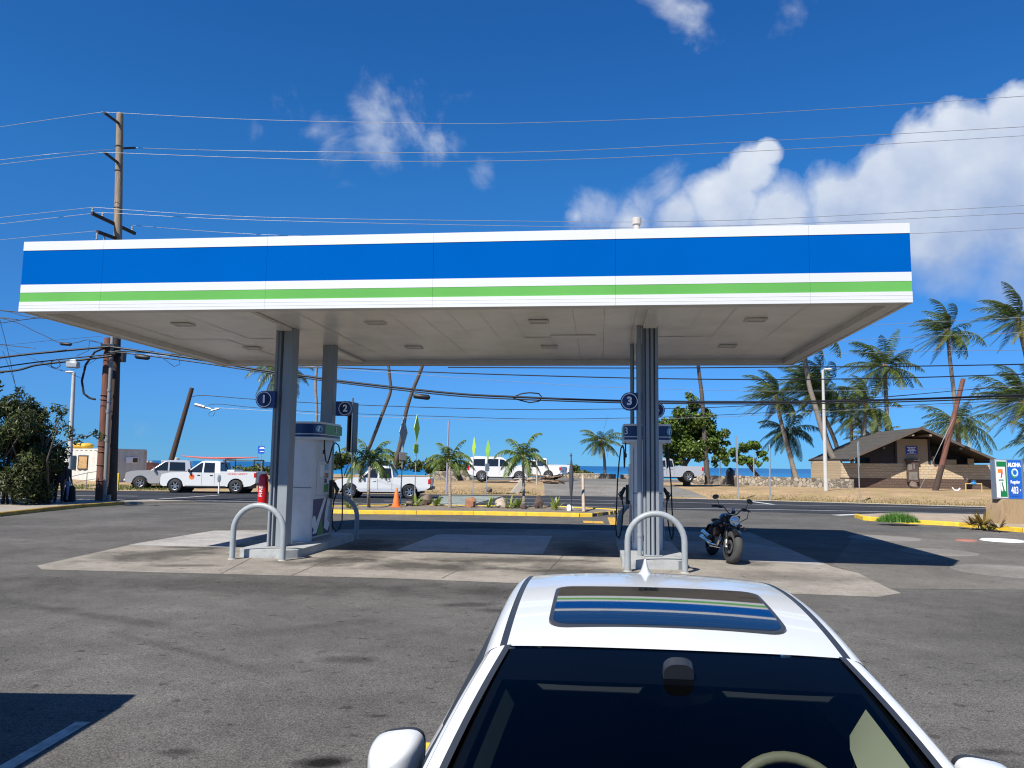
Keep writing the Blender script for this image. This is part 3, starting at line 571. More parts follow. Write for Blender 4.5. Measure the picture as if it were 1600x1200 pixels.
def roofz(x, y): return (1.364+.196*y-.116*y*y if y > 0 else 1.364+.3*y)-CR*(x/.55)**2
def hdr_y(x): return -.02+.04*(x/.55)**2
sed = thing('white_sedan', 'white sedan with a sunroof parked nose towards the viewer in front of the canopy', 'car', (.537, 2.6, 0), R(-6))
# sunroof opening is only an overlay: panel lies 3 mm proud in a rubber seal
b = MB(); b.grid(lambda u, w: (lerp(-.548, .548, w), lerp(hdr_y(lerp(-.548, .548, w)), 1.42, u), roofz(lerp(-.548, .548, w), lerp(hdr_y(lerp(-.548, .548, w)), 1.42, u))), 30, 24); b.build('roof', carwhite, sed, smooth=80)
def rr2(x0, x1, y0, y1, r, n=6):
    P = []
    for cx, cy, a in ((x1-r, y0+r, -pi/2), (x1-r, y1-r, 0), (x0+r, y1-r, pi/2), (x0+r, y0+r, pi)):
        for i in range(n+1): P.append((cx+r*cos(a+pi/2*i/n), cy+r*sin(a+pi/2*i/n)))
    return P
def plate(x0, x1, y0, y1, r, dz, name, m, par, taper=.0):
    P0 = rr2(x0, x1, y0, y1, r); P = []
    for p, q in zip(P0, P0[1:]+P0[:1]):
        k = max(1, int(math.hypot(q[0]-p[0], q[1]-p[1])/.035)); P += [(lerp(p[0], q[0], i/k), lerp(p[1], q[1], i/k)) for i in range(k)]
    cx, cy = (x0+x1)/2, (y0+y1)/2; b = MB(); K_ = 12
    vs = []; n = len(P)
    for k in range(K_+1):
        t = k/K_
        for p in P:
            x = cx+(p[0]-cx)*t; y = cy+(p[1]-cy)*t; x *= 1-taper*(y-y0)/(y1-y0); vs.append((x, y, roofz(x, y)+dz+.012*(x/.55)**2))
    b.add(vs, [(k*n+i, k*n+(i+1) % n, (k+1)*n+(i+1) % n, (k+1)*n+i) for k in range(K_) for i in range(n)])
    e = [(vs[K_*n+i][0], vs[K_*n+i][1], vs[K_*n+i][2]-.012) for i in range(n)]
    b.add(vs[K_*n:]+e, [(i, (i+1) % n, n+(i+1) % n, n+i) for i in range(n)])
    return b.build(name, m, par, smooth=40, weld=True)
sr = plate(-.418, .418, .155, .70, .07, .003, 'sunroof_seal', seal, sed, .02)
plate(-.403, .403, .170, .685, .06, .0045, 'glass', sun_glass, sr, .02)
for s in (-1, 1):
    b = MB(); b.grid(lambda u, w: (s*lerp(.546, .574, w), lerp(.015, 1.40, u), roofz(.55, lerp(.015, 1.40, u))-.004), 24, 2); b.build('roof_moulding', seal, sed, smooth=60)
    # cant rail from the moulding to the door tops
    def rail(u, w):
        y = lerp(.012, 1.45, u); z0 = roofz(.572, y); x = .572+.064*sin(w*pi/2); z = z0-.085*(1-cos(w*pi/2))*1.0
        return (s*(x-.02*u*w), y, z)
    b = MB(); b.grid(rail, 24, 8); b.build('cant_rail', carwhite, sed, smooth=80)
    # windscreen pillar: inner strip, seam, outer strip
    def pil(u, w, a=0, c=1):
        t = lerp(a, c, w); y = lerp(.018, -.86, u); sg = u
        x = lerp(.548, .735, sg)+lerp(.088, .066, u)*sin(pi/2*t); z = lerp(roofz(.55, .018)+.002, .955, sg)+.035*sin(pi*sg)-.085*(1-cos(pi/2*t))*lerp(1, .55, u)
        return (s*x, y, z)
    b = MB(); b.grid(lambda u, w: pil(u, w, 0, .42), 14, 4); b.build('pillar', carwhite, sed, smooth=80)
    b = MB(); b.grid(lambda u, w: pil(u, w, .44, 1), 14, 5); b.build('pillar', carwhite, sed, smooth=80)
    b = MB(); b.grid(lambda u, w: tuple(V(pil(u, w, .36, .5))-V((0, 0, .006))), 14, 1); b.build('pillar_seam', seal, sed, smooth=80)
    b = MB(); b.grid(lambda u, w: tuple(V(pil(u, 0))+V((s*lerp(-.016, .006, w), 0, lerp(.004, .001, w)))), 14, 1); b.build('windscreen_trim', seal, sed, smooth=80)
    # side glass and window trim
    def side(u, w):
        y = lerp(-.62, 1.75, u); top = (.638-.02*u, max(.3, roofz(.572, y)-.085)) if y > 0 else (lerp(.634, .79, -y/.86), lerp(roofz(.572, .012)-.085, .905, -y/.86)+.02*sin(pi*min(1, -y/.86)))
        bot = (.812, .955)
        if y > 1.3: top = (lerp(top[0], .80, (y-1.3)/.45), lerp(top[1], 1.0, (y-1.3)/.45))
        return (s*lerp(top[0], bot[0], w), y, lerp(top[1], bot[1], w))
    b = MB(); b.grid(side, 24, 4); b.build('side_window', cglass, sed, smooth=60)
    b = MB(); b.tube([tuple(V(side(i/24, 0))+V((s*.006, 0, .002))) for i in range(25)], .011, 6); b.tube([tuple(V(side(i/24, 1))+V((s*.006, 0, .0))) for i in range(25)], .009, 6); b.tube([side(.42, 0), side(.42, 1)], .02, 6); b.build('window_trim', seal, sed, smooth=60)
# windscreen
def ws(u, w, dn=0.):
    x0 = lerp(-.546, .546, w); x1 = lerp(-.722, .722, w); top = V((x0, hdr_y(x0)-.004, roofz(x0, hdr_y(x0))-.004)); bot = V((x1, -.98+.14*(x1/.72)**2, .94))
    p = top.lerp(bot, u); bul = .05*4*u*(1-u)*(1-.35*(2*w-1)**2)
    return tuple(p+V((0, -.42, .9))*bul+V((0, .4, -.9))*dn)
wsg = MB().grid(ws, 20, 24).build('windscreen', sedan_glass, sed, smooth=80)
b = MB(); b.grid(lambda u, w: ws(.004+u*.185, .003+.994*w, .004), 6, 24); b.build('shade_band', mat('screen band', (.006, .008, .014), .35, var=.1), wsg, smooth=80)
b = MB()
for s in (0, 1): b.grid(lambda u, w: ws(.15+u*.84, abs(s-(.004+w*.028)), .004), 14, 2)
b.build('frit_border', mat('frit', (.008, .009, .012), .4), wsg, smooth=80)
# rear view mirror housing and sensor pod
b = MB(); P = ws(.16, .5, .02); b.T = at(P[0], P[1]+.02, P[2]-.0) @ Matrix.Rotation(R(-62), 4, 'X'); b.prism(rr2(-.045, .045, -.085, .085, .035), -.02, .012, 'z'); mm = b.build('mirror_pod', mat('pod grey', (.02, .023, .03), .5), sed, bevel=.006)
b = MB(); b.T = at(P[0]+.0, P[1]+.02, P[2]) @ Matrix.Rotation(R(-62), 4, 'X'); b.prism(rr2(-.02, .02, -.015, .0, .004, 2), .013, .016, 'z'); b.build('sensor_sticker', mat('sticker', (.08, .09, .45), .5), mm)
b = MB(); b.T = at(P[0]+.0, P[1]+.10, P[2]-.06); b.ball((0, 0, 0), (.12, .03, .035)); b.build('mirror', plast, sed)
for x0, x1 in ((-.47, -.10), (.12, .50)):
    b = MB(); q = [ws(.165, .5+x/1.2, .02) for x in (x0, x1)]; r_ = [ws(.205, .5+x/1.25, .03) for x in (x0+.03, x1-.03)]
    b.add(q+[r_[1], r_[0]], [(0, 1, 2, 3)]); o = b.build('sun_visor', visg, sed, smooth=0); m_ = o.modifiers.new('thick', 'SOLIDIFY'); m_.thickness = .004
# cabin
b = MB(); b.b2((-.66, -.85, .55), (.66, -.32, .90)); b.ball((.36, -.33, .90), (.18, .10, .06)); b.build('dashboard', sed_dark, sed, bevel=.04)
b = MB(); b.b2((-.7, -.8, .25), (.7, 1.9, .3)); b.b2((-.72, 1.62, .3), (.72, 1.9, .98)); b.b2((-.10, -.4, .3), (.10, .8, .62)); b.build('floor_pan', sed_dark, sed)
for s in (-1, 1):
    b = MB(); b.box((s*.36, .42, .50), (.5, .52, .18)); b.box((s*.36, .78, .80), (.5, .14, .56), M=Matrix.Rotation(R(-16), 3, 'X')); b.box((s*.36, .90, 1.14), (.26, .10, .17), M=Matrix.Rotation(R(-12), 3, 'X')); b.build('seat', mat('seat leather', (.018, .018, .02), .6), sed, bevel=.05)
    b = MB(); b.b2((s*.70-.02*s, -.75, .35), (s*.82, 1.6, .93)); b.build('door_trim', sed_dark, sed)
b = MB(); b.grid(lambda u, w: tuple(V(ws(.22+.76*u, .968-.078*w*min(1, .42+1.1*u**.5), .035+.10*w))), 12, 4); b.build('pillar_trim', cream, sed, smooth=80)
b = MB(); b.grid(lambda u, w: tuple(V(ws(.2+.78*u, .045+.022*w, .03+.06*w))), 12, 4); b.build('pillar_trim', mat('trim with painted shade', (.10, .13, .12), .5), sed, smooth=80)  # other pillar's trim: shade and glass reflection put into a dim teal
WC = V((.335, -.16, .896)); WM = Matrix.Translation(WC) @ Matrix.Rotation(R(62), 4, 'X')
b = MB(); b.tube([WM @ V((.185*cos(2*pi*i/36), .185*sin(2*pi*i/36), 0)) for i in range(36)], .0175, 10, closed=True); sw = b.build('steering_wheel', creamw, sed, smooth=80)
b = MB(); b.T = WM; b.box((0, -.01, -.03), (.16, .13, .05)); b.box((0, 0, -.02), (.34, .035, .02)); b.box((0, -.1, -.02), (.035, .16, .02)); b.build('airbag', creamw, sw, bevel=.012)
# lower body loft: station = (y, half width, bonnet/boot height, shoulder height, sill height)
ST = [(-2.10, .62, .60, .56, .26), (-2.05, .78, .70, .60, .22), (-1.85, .86, .80, .68, .20), (-1.4, .885, .88, .78, .20), (-1.0, .895, .935, .88, .20), (-.86, .90, .95, .93, .20), (-.4, .905, .95, .955, .20), (.4, .91, .95, .955, .20), (1.2, .91, .955, .96, .20), (1.75, .90, .985, .965, .22), (2.0, .89, 1.03, .96, .24), (2.5, .86, 1.0, .92, .28), (2.62, .78, .90, .80, .34), (2.66, .70, .62, .60, .40)]
def bodysec(q):
    y, w, zt, zs, zl = q; w *= .955
    return [(-w*.80, y, zl), (-w*.985, y, zl+.10), (-w*1.0, y, lerp(zl, zs, .55)), (-w*.985, y, zs-.03), (-w*.95, y, zs), (-w*.78, y, lerp(zs, zt, .75)+.0), (-w*.4, y, zt+.012), (0, y, zt+.018), (w*.4, y, zt+.012), (w*.78, y, lerp(zs, zt, .75)), (w*.95, y, zs), (w*.985, y, zs-.03), (w, y, lerp(zl, zs, .55)), (w*.985, y, zl+.10), (w*.80, y, zl)]
b = MB(); n = 15; vs = []
for q in ST: vs += bodysec(q)
b.add(vs, [(i*n+j, i*n+(j+1) % n, (i+1)*n+(j+1) % n, (i+1)*n+j) for i in range(len(ST)-1) for j in range(n) if not (5 <= i <= 8 and 5 <= j <= 8)]); b.add(bodysec(ST[0]), [tuple(range(n))]); b.add(bodysec(ST[-1]), [tuple(range(n))[::-1]])
b.build('body', carwhite, sed, smooth=50, weld=True)
b = MB(); b.grid(lambda u, w: (lerp(-.54, .54, w)*lerp(1, 1.24, u), lerp(1.43, 2.02, u), lerp(roofz(lerp(-.54, .54, w), 1.42), 1.04, u)+.035*sin(pi*u)), 8, 10); b.build('rear_window', cglass, sed, smooth=80)
for s in (-1, 1):
    b = MB(); b.grid(lambda u, w: (s*lerp(.548, .66, w)*lerp(1, 1.22, u), lerp(1.40, 2.02, u), lerp(roofz(.55, 1.42), 1.03, u)-.10*w*(1-.6*u)+.035*sin(pi*u)), 8, 3); b.build('rear_pillar', carwhite, sed, smooth=80)
    b = MB(); b.ball((s*.62, -1.98, .66), (.2, .14, .075)); b.build('headlight', lampw, sed)
    b = MB(); b.ball((s*.66, 2.56, .84), (.17, .10, .075)); b.build('tail_light', redl, sed)
    b = MB(); b.tube([(s*.873, .5, .80), (s*.893, .58, .80), (s*.893, .68, .80), (s*.873, .76, .80)], .013, 6); b.build('door_handle', chrome, sed)
    b = MB(); b.tube([(s*.862, -.45, .84), (s*.873, -.45, .5), (s*.864, -.3, .26)], .004, 4); b.tube([(s*.866, .88, .86), (s*.875, .88, .5), (s*.868, .75, .26)], .004, 4); b.build('door_seam', black, sed)
    for y in (-1.42, 1.38):
        b = MB(); b.T = at(s*.765, y, .325) @ Matrix.Rotation(pi/2, 4, 'Y'); b.lathe([(.21, -.11), (.30, -.115), (.325, -.09), (.325, .09), (.30, .115), (.21, .11)], 28); wh = b.build('wheel', rubber, sed)
        b = MB(); b.T = at(s*.765, y, .325) @ Matrix.Rotation(s*pi/2, 4, 'Y'); b.lathe([(.215, .11), (.20, .075), (.05, .10), (0, .105)], 28)
        for k in range(5): b.box((.12*cos(k*1.2566), .12*sin(k*1.2566), .105), (.19, .05, .03), rz=k*1.2566)
        b.build('rim', alu, wh)
        b = MB(); b.T = at(s*.823, y, .325) @ Matrix.Rotation(s*pi/2, 4, 'Y'); b.lathe([(0, .0), (.365, .0), (.375, .04), (.35, .052)], 30); b.build('wheel_arch', black, sed)
    # door mirrors
    mx_, my_, mz_ = s*.858, -.27, 1.045
    def mir(u, w, g=1.):
        a = 2*pi*u; e = .62; cx = abs(cos(a))**e*(1 if cos(a) > 0 else -1); cz = abs(sin(a))**e*(1 if sin(a) > 0 else -1); k = sin(pi/2*min(1, w*1.02))**.75
        return (mx_+s*(.012*0)+cx*.084*k*g, my_-.085+.15*w**1.6, mz_+cz*.072*k*g+.012*cx*s*-1+.01)
    b = MB(); b.grid(mir, 32, 10); mo = b.build('door_mirror', carwhite, sed, smooth=80, weld=True)
    b = MB(); b.grid(lambda u, w: tuple(V(mir(u, 1, lerp(1.0, .96, w)))+V((0, .001+.03*w, 0))), 32, 1); b.add([tuple(V(mir(i/32, 1, .96))+V((0, .031, 0))) for i in range(32)], [tuple(range(32))]); b.build('housing_rim', plast, mo)
    b = MB(); b.tube([(s*.80, my_+.06, .985), (s*.83, my_+.04, mz_-.03)], .03, 8); b.build('mirror_arm', plast, mo)
b = MB(); b.b2((-.42, -2.125, .42), (.42, -2.06, .58))
for k in range(5): b.b2((-.40, -2.135, .44+.03*k), (.40, -2.12, .452+.03*k))
b.build('grille', plast, sed); b = MB(); b.b2((-.8, -2.10, .24), (.8, -1.95, .36)); b.build('front_bumper', carwhite, sed, bevel=.04)
b = MB()
P = [(-.085, 0), (.075, 0), (.06, .012), (.03, .05), (.018, .075), (.0, .072), (-.045, .02)]
b.grid(lambda u, w: (lerp(.040, .004, w**.5)*cos(2*pi*u), 1.28+.01*w+lerp(.095, .03, w**.6)*sin(2*pi*u), roofz(0, 1.28)-.006+.078*w), 16, 8); b.build('antenna_fin', carwhite, sed, bevel=.006)
# yellow block beside the far wheel
tag(MB().box((0, 0, .20), (.34, .24, .40)).build('parking_block', yelbol, bevel=.02, loc=tuple(V((-0.473,4.504,0.400))+V((.17, -.12, -.40)))), 'yellow painted block standing beside the white sedan, behind its door mirror', 'parking block')

# ================================================================ pickups and the SUV (local: +x forward, y across, z up)
def arch(xw, r, z0, rz, n=10):                      # points of a wheel arch, front to back
    a0 = math.asin(max(-1, min(1, (z0-rz)/r)))
    return [(xw+r*cos(a0+(pi-2*a0)*i/n), rz+r*sin(a0+(pi-2*a0)*i/n)) for i in range(n+1)]
def vehicle(name, label, cat, loc, rz, L=5.6, H=1.9, Wd=1.95, wb=3.6, fo=.95, wr=.39, zb=1.06, zh=1.12, zr=None, cab=None, glassx=None, paint=None, kind='pickup', rimspoke=6, group=None, bump=None, tyrew=.26, belt_flare=.03):
    paint = paint or trkwhite; t = thing(name, label, cat, loc, rz, group)
    xf = L/2; xr = -L/2; fw = xf-fo; rw = fw-wb; ra = wr+.09; zs = .40; hw = Wd/2
    cr, crt, cft, cf = cab                           # cab: rear belt x, rear roof x, front roof x, windscreen base x
    zr = zr or zb+.12
    top = [(xf-.03, zh-.32), (xf-.10, zh-.13), (xf-.45, zh-.04), (cf, zh), (cr, zb)] if kind == 'pickup' else [(xf-.03, zh-.32), (xf-.10, zh-.13), (xf-.45, zh-.04), (cf, zh), (cr+.1, zb)]
    if kind == 'pickup': top += [(cr-.03, zr), (xr+.06, zr), (xr+.02, zr-.06), (xr+.05, .62)]
    else: top += [(xr+.06, zb-.02), (xr+.0, zb-.3), (xr+.03, .58)]
    bot = [(xr+.35, zs+.06)]+arch(rw, ra, zs, wr)[::-1]+arch(fw, ra, zs, wr)[::-1]+[(xf-.18, zs), (xf-.02, .52)]
    side = bot+top
    b = MB()
    for s in (-1, 1): b.prism(side, s*(hw-.16), s*hw)
    bd = b.build('body', paint, t, smooth=30, bevel=.035)
    b = MB(); zi = .95
    core = [(xf-.12, .45), (xf-.05, zh-.32), (xf-.12, zh-.12), (xf-.46, zh-.03), (cf, zh+.012), (cr, zb+.01)]
    core += ([(cr-.02, zr-.03), (cr-.06, zr-.03), (cr-.07, .74), (xr+.14, .74), (xr+.14, zr-.01), (xr+.05, zr-.01), (xr+.04, .62), (xr+.3, .55)] if kind == 'pickup' else [(xr+.08, zb), (xr+.02, zb-.3), (xr+.05, .58), (xr+.3, .5)])
    b.prism(core, -(hw-.163), hw-.163); b.build('bonnet_and_bed' if kind == 'pickup' else 'bonnet', paint, bd, smooth=30, bevel=.02)
    b = MB(); b.b2((rw-.7, -hw+.3, .28), (fw+.6, hw-.3, .5)); b.build('chassis', black, t)
    # cab with tumblehome
    yb, yt = hw-.06, hw-.24
    A = [(cr, zb-.02), (cf, zh-.02), (cft, H-.05), (cft-.22, H), (crt+.2, H), (crt, H-.045)]
    yy = lambda z: lerp(yb, yt, max(0, (z-zb)/(H-zb)))
    b = MB(); n = len(A); b.add([(x, -yy(z), z) for x, z in A]+[(x, yy(z), z) for x, z in A], [(i, (i+1) % n, n+(i+1) % n, n+i) for i in range(n)]+[tuple(range(n))[::-1], tuple(range(n, 2*n))])
    cb = b.build('cab', paint, t, smooth=30, bevel=.045)
    for s in (-1, 1):
        for w in glassx:
            b = MB(); P = w; q = [(x, s*(yy(z)+.006), z) for x, z in P]; k = len(P); b.add(q+[(x, s*(yy(z)-.03), z) for x, z in P], [tuple(range(k))]+[(i, (i+1) % k, k+(i+1) % k, k+i) for i in range(k)]); b.build('side_window', cglass, cb, smooth=0)
        b = MB(); cx = glassx[0][0][0]; b.box((cf-.28, s*(hw+.10), zb+.12), (.10, .16, .19)); b.tube([(cf-.3, s*(hw-.05), zb+.04), (cf-.28, s*(hw+.08), zb+.08)], .02, 6); b.build('door_mirror', plast if bump == 'black' else paint, t, bevel=.02)
        b = MB(); b.b2((xf-.34, s*(hw-.02), zh-.36), (xf-.06, s*(hw-.40), zh-.16)); b.build('headlight', lampw, t, bevel=.03)
        b = MB(); b.b2((xr+.015, s*(hw+.006), zr-.36 if kind == 'pickup' else zb-.35), (xr+.16, s*(hw-.14), zr-.06 if kind == 'pickup' else zb+.02)); b.build('tail_light', redl, t, bevel=.015)
        for i, w in enumerate(glassx[:2]):
            xd = min(p[0] for p in w); b = MB(); b.b2((xd+.08, s*(hw+.002), zb-.16), (xd+.25, s*(hw+.03), zb-.12)); b.build('door_handle', plast if bump == 'black' else paint, t)
            b = MB(); b.b2((xd-.035, s*(hw-.004), .48), (xd-.022, s*(hw+.003), zb)); b.build('door_seam', black, t)
        b = MB(); b.b2((rw+ra+.1, s*(hw-.14), .36), (fw-ra-.1, s*(hw+.005), .44)); b.build('sill', plast if bump == 'black' else paint, t)
    for nm, (x0, z0, x1, z1), dx in (('windscreen', (cf-.03, zh+.03, cft-.0, H-.09), .012), ('rear_window', (cr, zb+.1, crt, H-.10), -.012)):
        b = MB(); y0, y1 = yy(z0)-.07, yy(z1)-.07
        b.add([(x0+dx, -y0, z0), (x0+dx, y0, z0), (x1+dx, y1, z1), (x1+dx, -y1, z1)], [(0, 1, 2, 3)]); o = b.build(nm, cglass, cb, smooth=0); m_ = o.modifiers.new('thick', 'SOLIDIFY'); m_.thickness = .02; m_.offset = 0
    b = MB(); b.b2((xf-.10, -hw+.45, zh-.46), (xf+.0, hw-.45, zh-.16))
    for k in range(3): b.b2((xf-.02, -hw+.47, zh-.42+.09*k), (xf+.02, hw-.47, zh-.39+.09*k))
    b.build('grille', plast, t, bevel=.01)
    b = MB(); b.b2((xf-.25, -hw+.02, .46), (xf+.06, hw-.02, .66)); b.build('front_bumper', plast if bump == 'black' else (chrome if bump == 'chrome' else paint), t, bevel=.05)
    b = MB(); b.b2((xr-.09, -hw+.05, .50), (xr+.22, hw-.05, .66)); b.build('rear_bumper', plast if bump != 'paint' else paint, t, bevel=.04)
    b = MB(); b.b2((xr-.01, -.15, .72), (xr+.01 if kind == 'pickup' else xr, .15, .86)); b.build('number_plate', signw, t)
    for x in (fw, rw):
        for s in (-1, 1):
            b = MB(); b.T = at(x, s*(hw-tyrew/2-.01), wr) @ Matrix.Rotation(pi/2, 4, 'X'); h = tyrew/2; b.lathe([(wr*.60, -h), (wr*.93, -h), (wr, -h*.75), (wr, h*.75), (wr*.93, h), (wr*.60, h)], 24); wh = b.build('wheel', rubber, t, smooth=50)
            b = MB(); b.T = at(x, s*(hw-tyrew/2-.01), wr) @ Matrix.Rotation(-s*pi/2, 4, 'X'); b.lathe([(wr*.62, h), (wr*.60, h*.95), (wr*.54, h*.8)], 24, mi=0); b.lathe([(wr*.54, h*.8), (wr*.50, h*.35), (0, h*.35)], 24, mi=1); b.lathe([(wr*.2, h*.5), (wr*.17, h*.75), (0, h*.75)], 16)  # black backing disc stands in for the shade between the spokes
            for k in range(rimspoke): a = 2*pi*k/rimspoke; b.box((wr*.38*cos(a), wr*.38*sin(a), h*.72), (wr*.44, wr*.15, h*.3), rz=a)
            b.build('rim', [alu, plast], wh)
            b = MB(); b.T = at(x, s*(hw-tyrew-.03), wr) @ Matrix.Rotation(-s*pi/2, 4, 'X'); b.lathe([(0, 0), (ra-.005, 0), (ra-.005, .1)], 20); b.build('wheel_well', black, t)
    return t
# ocean rescue truck with a roof-rack board
FX = dict(L=5.85, H=1.95, Wd=2.03, wb=3.68, fo=.93, wr=.41, zb=1.22, zh=1.24, zr=1.32, cab=(-.72, -.62, .55, 1.42), glassx=[[(.42, 1.24), (1.27, 1.25), (.56, 1.80), (.42, 1.83)], [(-.35, 1.24), (.32, 1.24), (.32, 1.84), (-.30, 1.82)]])
P = (-18.369,48.000,0.035)
ta = vehicle('pickup_truck', 'white extended cab pickup with a long red board on its bed rack', 'pickup truck', (P[0], P[1], .01), R(180), bump='black', group='pickup trucks across the road', **FX)
text('OCEAN SAFETY', .17, mat('red lettering', (.6, .03, .02), .5), ta, 'lettering', at(-1.75, 1.019, 1.17) @ Matrix.Rotation(pi, 4, 'Z') @ FRONT, .002, shear=.3)
b = MB(); b.lathe([(0, .006), (.17, .006), (.17, 0)], 20, M=at(1.0, 1.016, .98) @ Matrix.Rotation(pi, 4, 'Z') @ FRONT); b.lathe([(0, .01), (.09, .01), (.09, 0)], 14, M=at(.96, 1.016, 1.02) @ Matrix.Rotation(pi, 4, 'Z') @ FRONT, mi=1); b.build('door_emblem', [orange, mat('emblem red', (.5, .06, .05), .5)], ta)
b = MB()
for x in (-.95, -2.7):
    for s in (-1, 1): b.tube([(x, s*.86, 1.3), (x, s*.86, 2.0)], .035, 6)
    b.tube([(x, -.9, 2.02), (x, .9, 2.02)], .035, 6)
for s in (-1, 1): b.tube([(-.8, s*.86, 1.98), (-2.8, s*.86, 1.98)], .03, 6)
b.build('bed_rack', black, ta)
b = MB(); b.b2((-1.5, -.8, .76), (-1.05, .8, 1.42)); b.build('tool_box', trkwhite, ta, bevel=.03)
rb = MB(); rb.grid(lambda u, w: (lerp(-2.35, 2.35, u), .34*sin(pi*min(.98, max(.02, u)))**.45*cos(2*pi*w), .065*sin(2*pi*w)*sin(pi*min(.98, max(.02, u)))**.4+.16*(2*u-1)**2*(.3 if u < .5 else 1)), 24, 12)
rb = rb.build('rescue_board', mat('faded red board', (.62, .16, .12), .4, var=.08), smooth=80, loc=(P[0]+.25, P[1], 2.13)); rb.rotation_euler = (0, R(1), R(182)); tag(rb, 'long faded red rescue board lying on the rack of the white pickup', 'paddle board')
P = (-22.999,53.000,-0.092)
tb_ = vehicle('pickup_truck', 'silver pickup with dark grille behind the white truck, nose towards the pole', 'pickup truck', (P[0], P[1], .05), R(196), paint=carsilver, bump='paint', group='pickup trucks across the road', L=5.9, H=1.92, Wd=2.03, wb=3.7, fo=.95, wr=.40, zb=1.18, zh=1.22, zr=1.32, cab=(-1.15, -1.0, .55, 1.45), glassx=[[(.35, 1.22), (1.3, 1.23), (.56, 1.78), (.35, 1.80)], [(-.75, 1.22), (.25, 1.22), (.25, 1.80), (-.70, 1.78)]])
text('SILVER', .001, black, tb_) if False else None
# crew-cab pickup in the middle
P = (-7.171,44.200,0.080)
vehicle('pickup_truck', 'white crew cab pickup passing behind the orange cone and small palms', 'pickup truck', (P[0], P[1], .005), R(180.5), bump='paint0', group='pickup trucks across the road', L=5.4, H=1.80, Wd=1.9, wb=3.34, fo=.87, wr=.38, zb=1.10, zh=1.12, zr=1.17, cab=(-.62, -.48, .62, 1.38), glassx=[[(.30, 1.13), (1.15, 1.14), (.60, 1.62), (.30, 1.68)], [(-.50, 1.13), (.20, 1.13), (.20, 1.68), (-.42, 1.67)]])
# SUV on the far verge, its nose to the right
P = (-0.913,65.000,0.603)
suv = vehicle('sport_utility_vehicle', 'white sport utility vehicle parked on the dirt behind the small palms', 'suv', (P[0], P[1], P[2]), R(-3), kind='suv', bump='paint', L=5.25, H=1.98, Wd=2.0, wb=3.13, fo=.95, wr=.40, zb=1.20, zh=1.20, cab=(-2.55, -2.45, .30, 1.28), glassx=[[(.02, 1.22), (1.05, 1.23), (.36, 1.78), (.02, 1.82)], [(-1.05, 1.22), (-.08, 1.22), (-.08, 1.83), (-1.05, 1.83)], [(-2.25, 1.24), (-1.2, 1.22), (-1.2, 1.83), (-2.15, 1.80)]])
b = MB()
for s in (-1, 1): b.tube([(-2.1, s*.72, 1.98), (-2.05, s*.72, 2.03), (.1, s*.72, 2.03), (.15, s*.72, 1.98)], .02, 6)
b.build('roof_rail', alu, suv)
# the dark one just out of frame on the left whose shade falls across the parking stripe
s2 = tree_copy(suv); s2.location = (-4.86, 2.80, 0); s2.rotation_euler = (0, 0, R(-90)); tag(s2, 'white sport utility vehicle left of frame, its shade across the parking stripe', 'suv')
P = (2.381,72.000,0.651)
vehicle('pickup_truck', 'white pickup with its tailgate towards the ramp, half hidden by the white suv', 'pickup truck', (P[0], P[1], P[2]), R(158), bump='paint', group='pickup trucks across the road', L=5.4, H=1.80, Wd=1.9, wb=3.3, fo=.9, wr=.40, zb=1.12, zh=1.14, zr=1.22, cab=(-.40, -.25, .62, 1.38), glassx=[[(.30, 1.13), (1.15, 1.14), (.60, 1.62), (.30, 1.68)], [(-.30, 1.13), (.20, 1.13), (.20, 1.68), (-.22, 1.67)]])
P = (3.181,77.000,0.822)
vehicle('pickup_truck', 'white pickup furthest back beside the bushes, only its cab and bed showing', 'pickup truck', (P[0], P[1], P[2]), R(176), bump='black', group='pickup trucks across the road', L=5.6, H=1.85, Wd=1.95, wb=3.5, fo=.9, wr=.39, zb=1.12, zh=1.14, zr=1.22, cab=(-.50, -.4, .62, 1.38), glassx=[[(.30, 1.13), (1.15, 1.14), (.60, 1.62), (.30, 1.68)], [(-.40, 1.13), (.20, 1.13), (.20, 1.68), (-.35, 1.67)]])
P = (12.109,60.000,0.853)
vehicle('pickup_truck', 'silver grey pickup with red tail lamps parked under the round tree', 'pickup truck', (P[0], P[1], P[2]), R(183), paint=carsilver, bump='paint', group='pickup trucks across the road', L=5.3, H=1.75, Wd=1.85, wb=3.25, fo=.85, wr=.38, zb=1.10, zh=1.10, zr=1.18, cab=(-.40, -.28, .62, 1.38), glassx=[[(.30, 1.12), (1.15, 1.13), (.60, 1.58), (.30, 1.62)], [(-.30, 1.12), (.20, 1.12), (.20, 1.62), (-.22, 1.60)]])

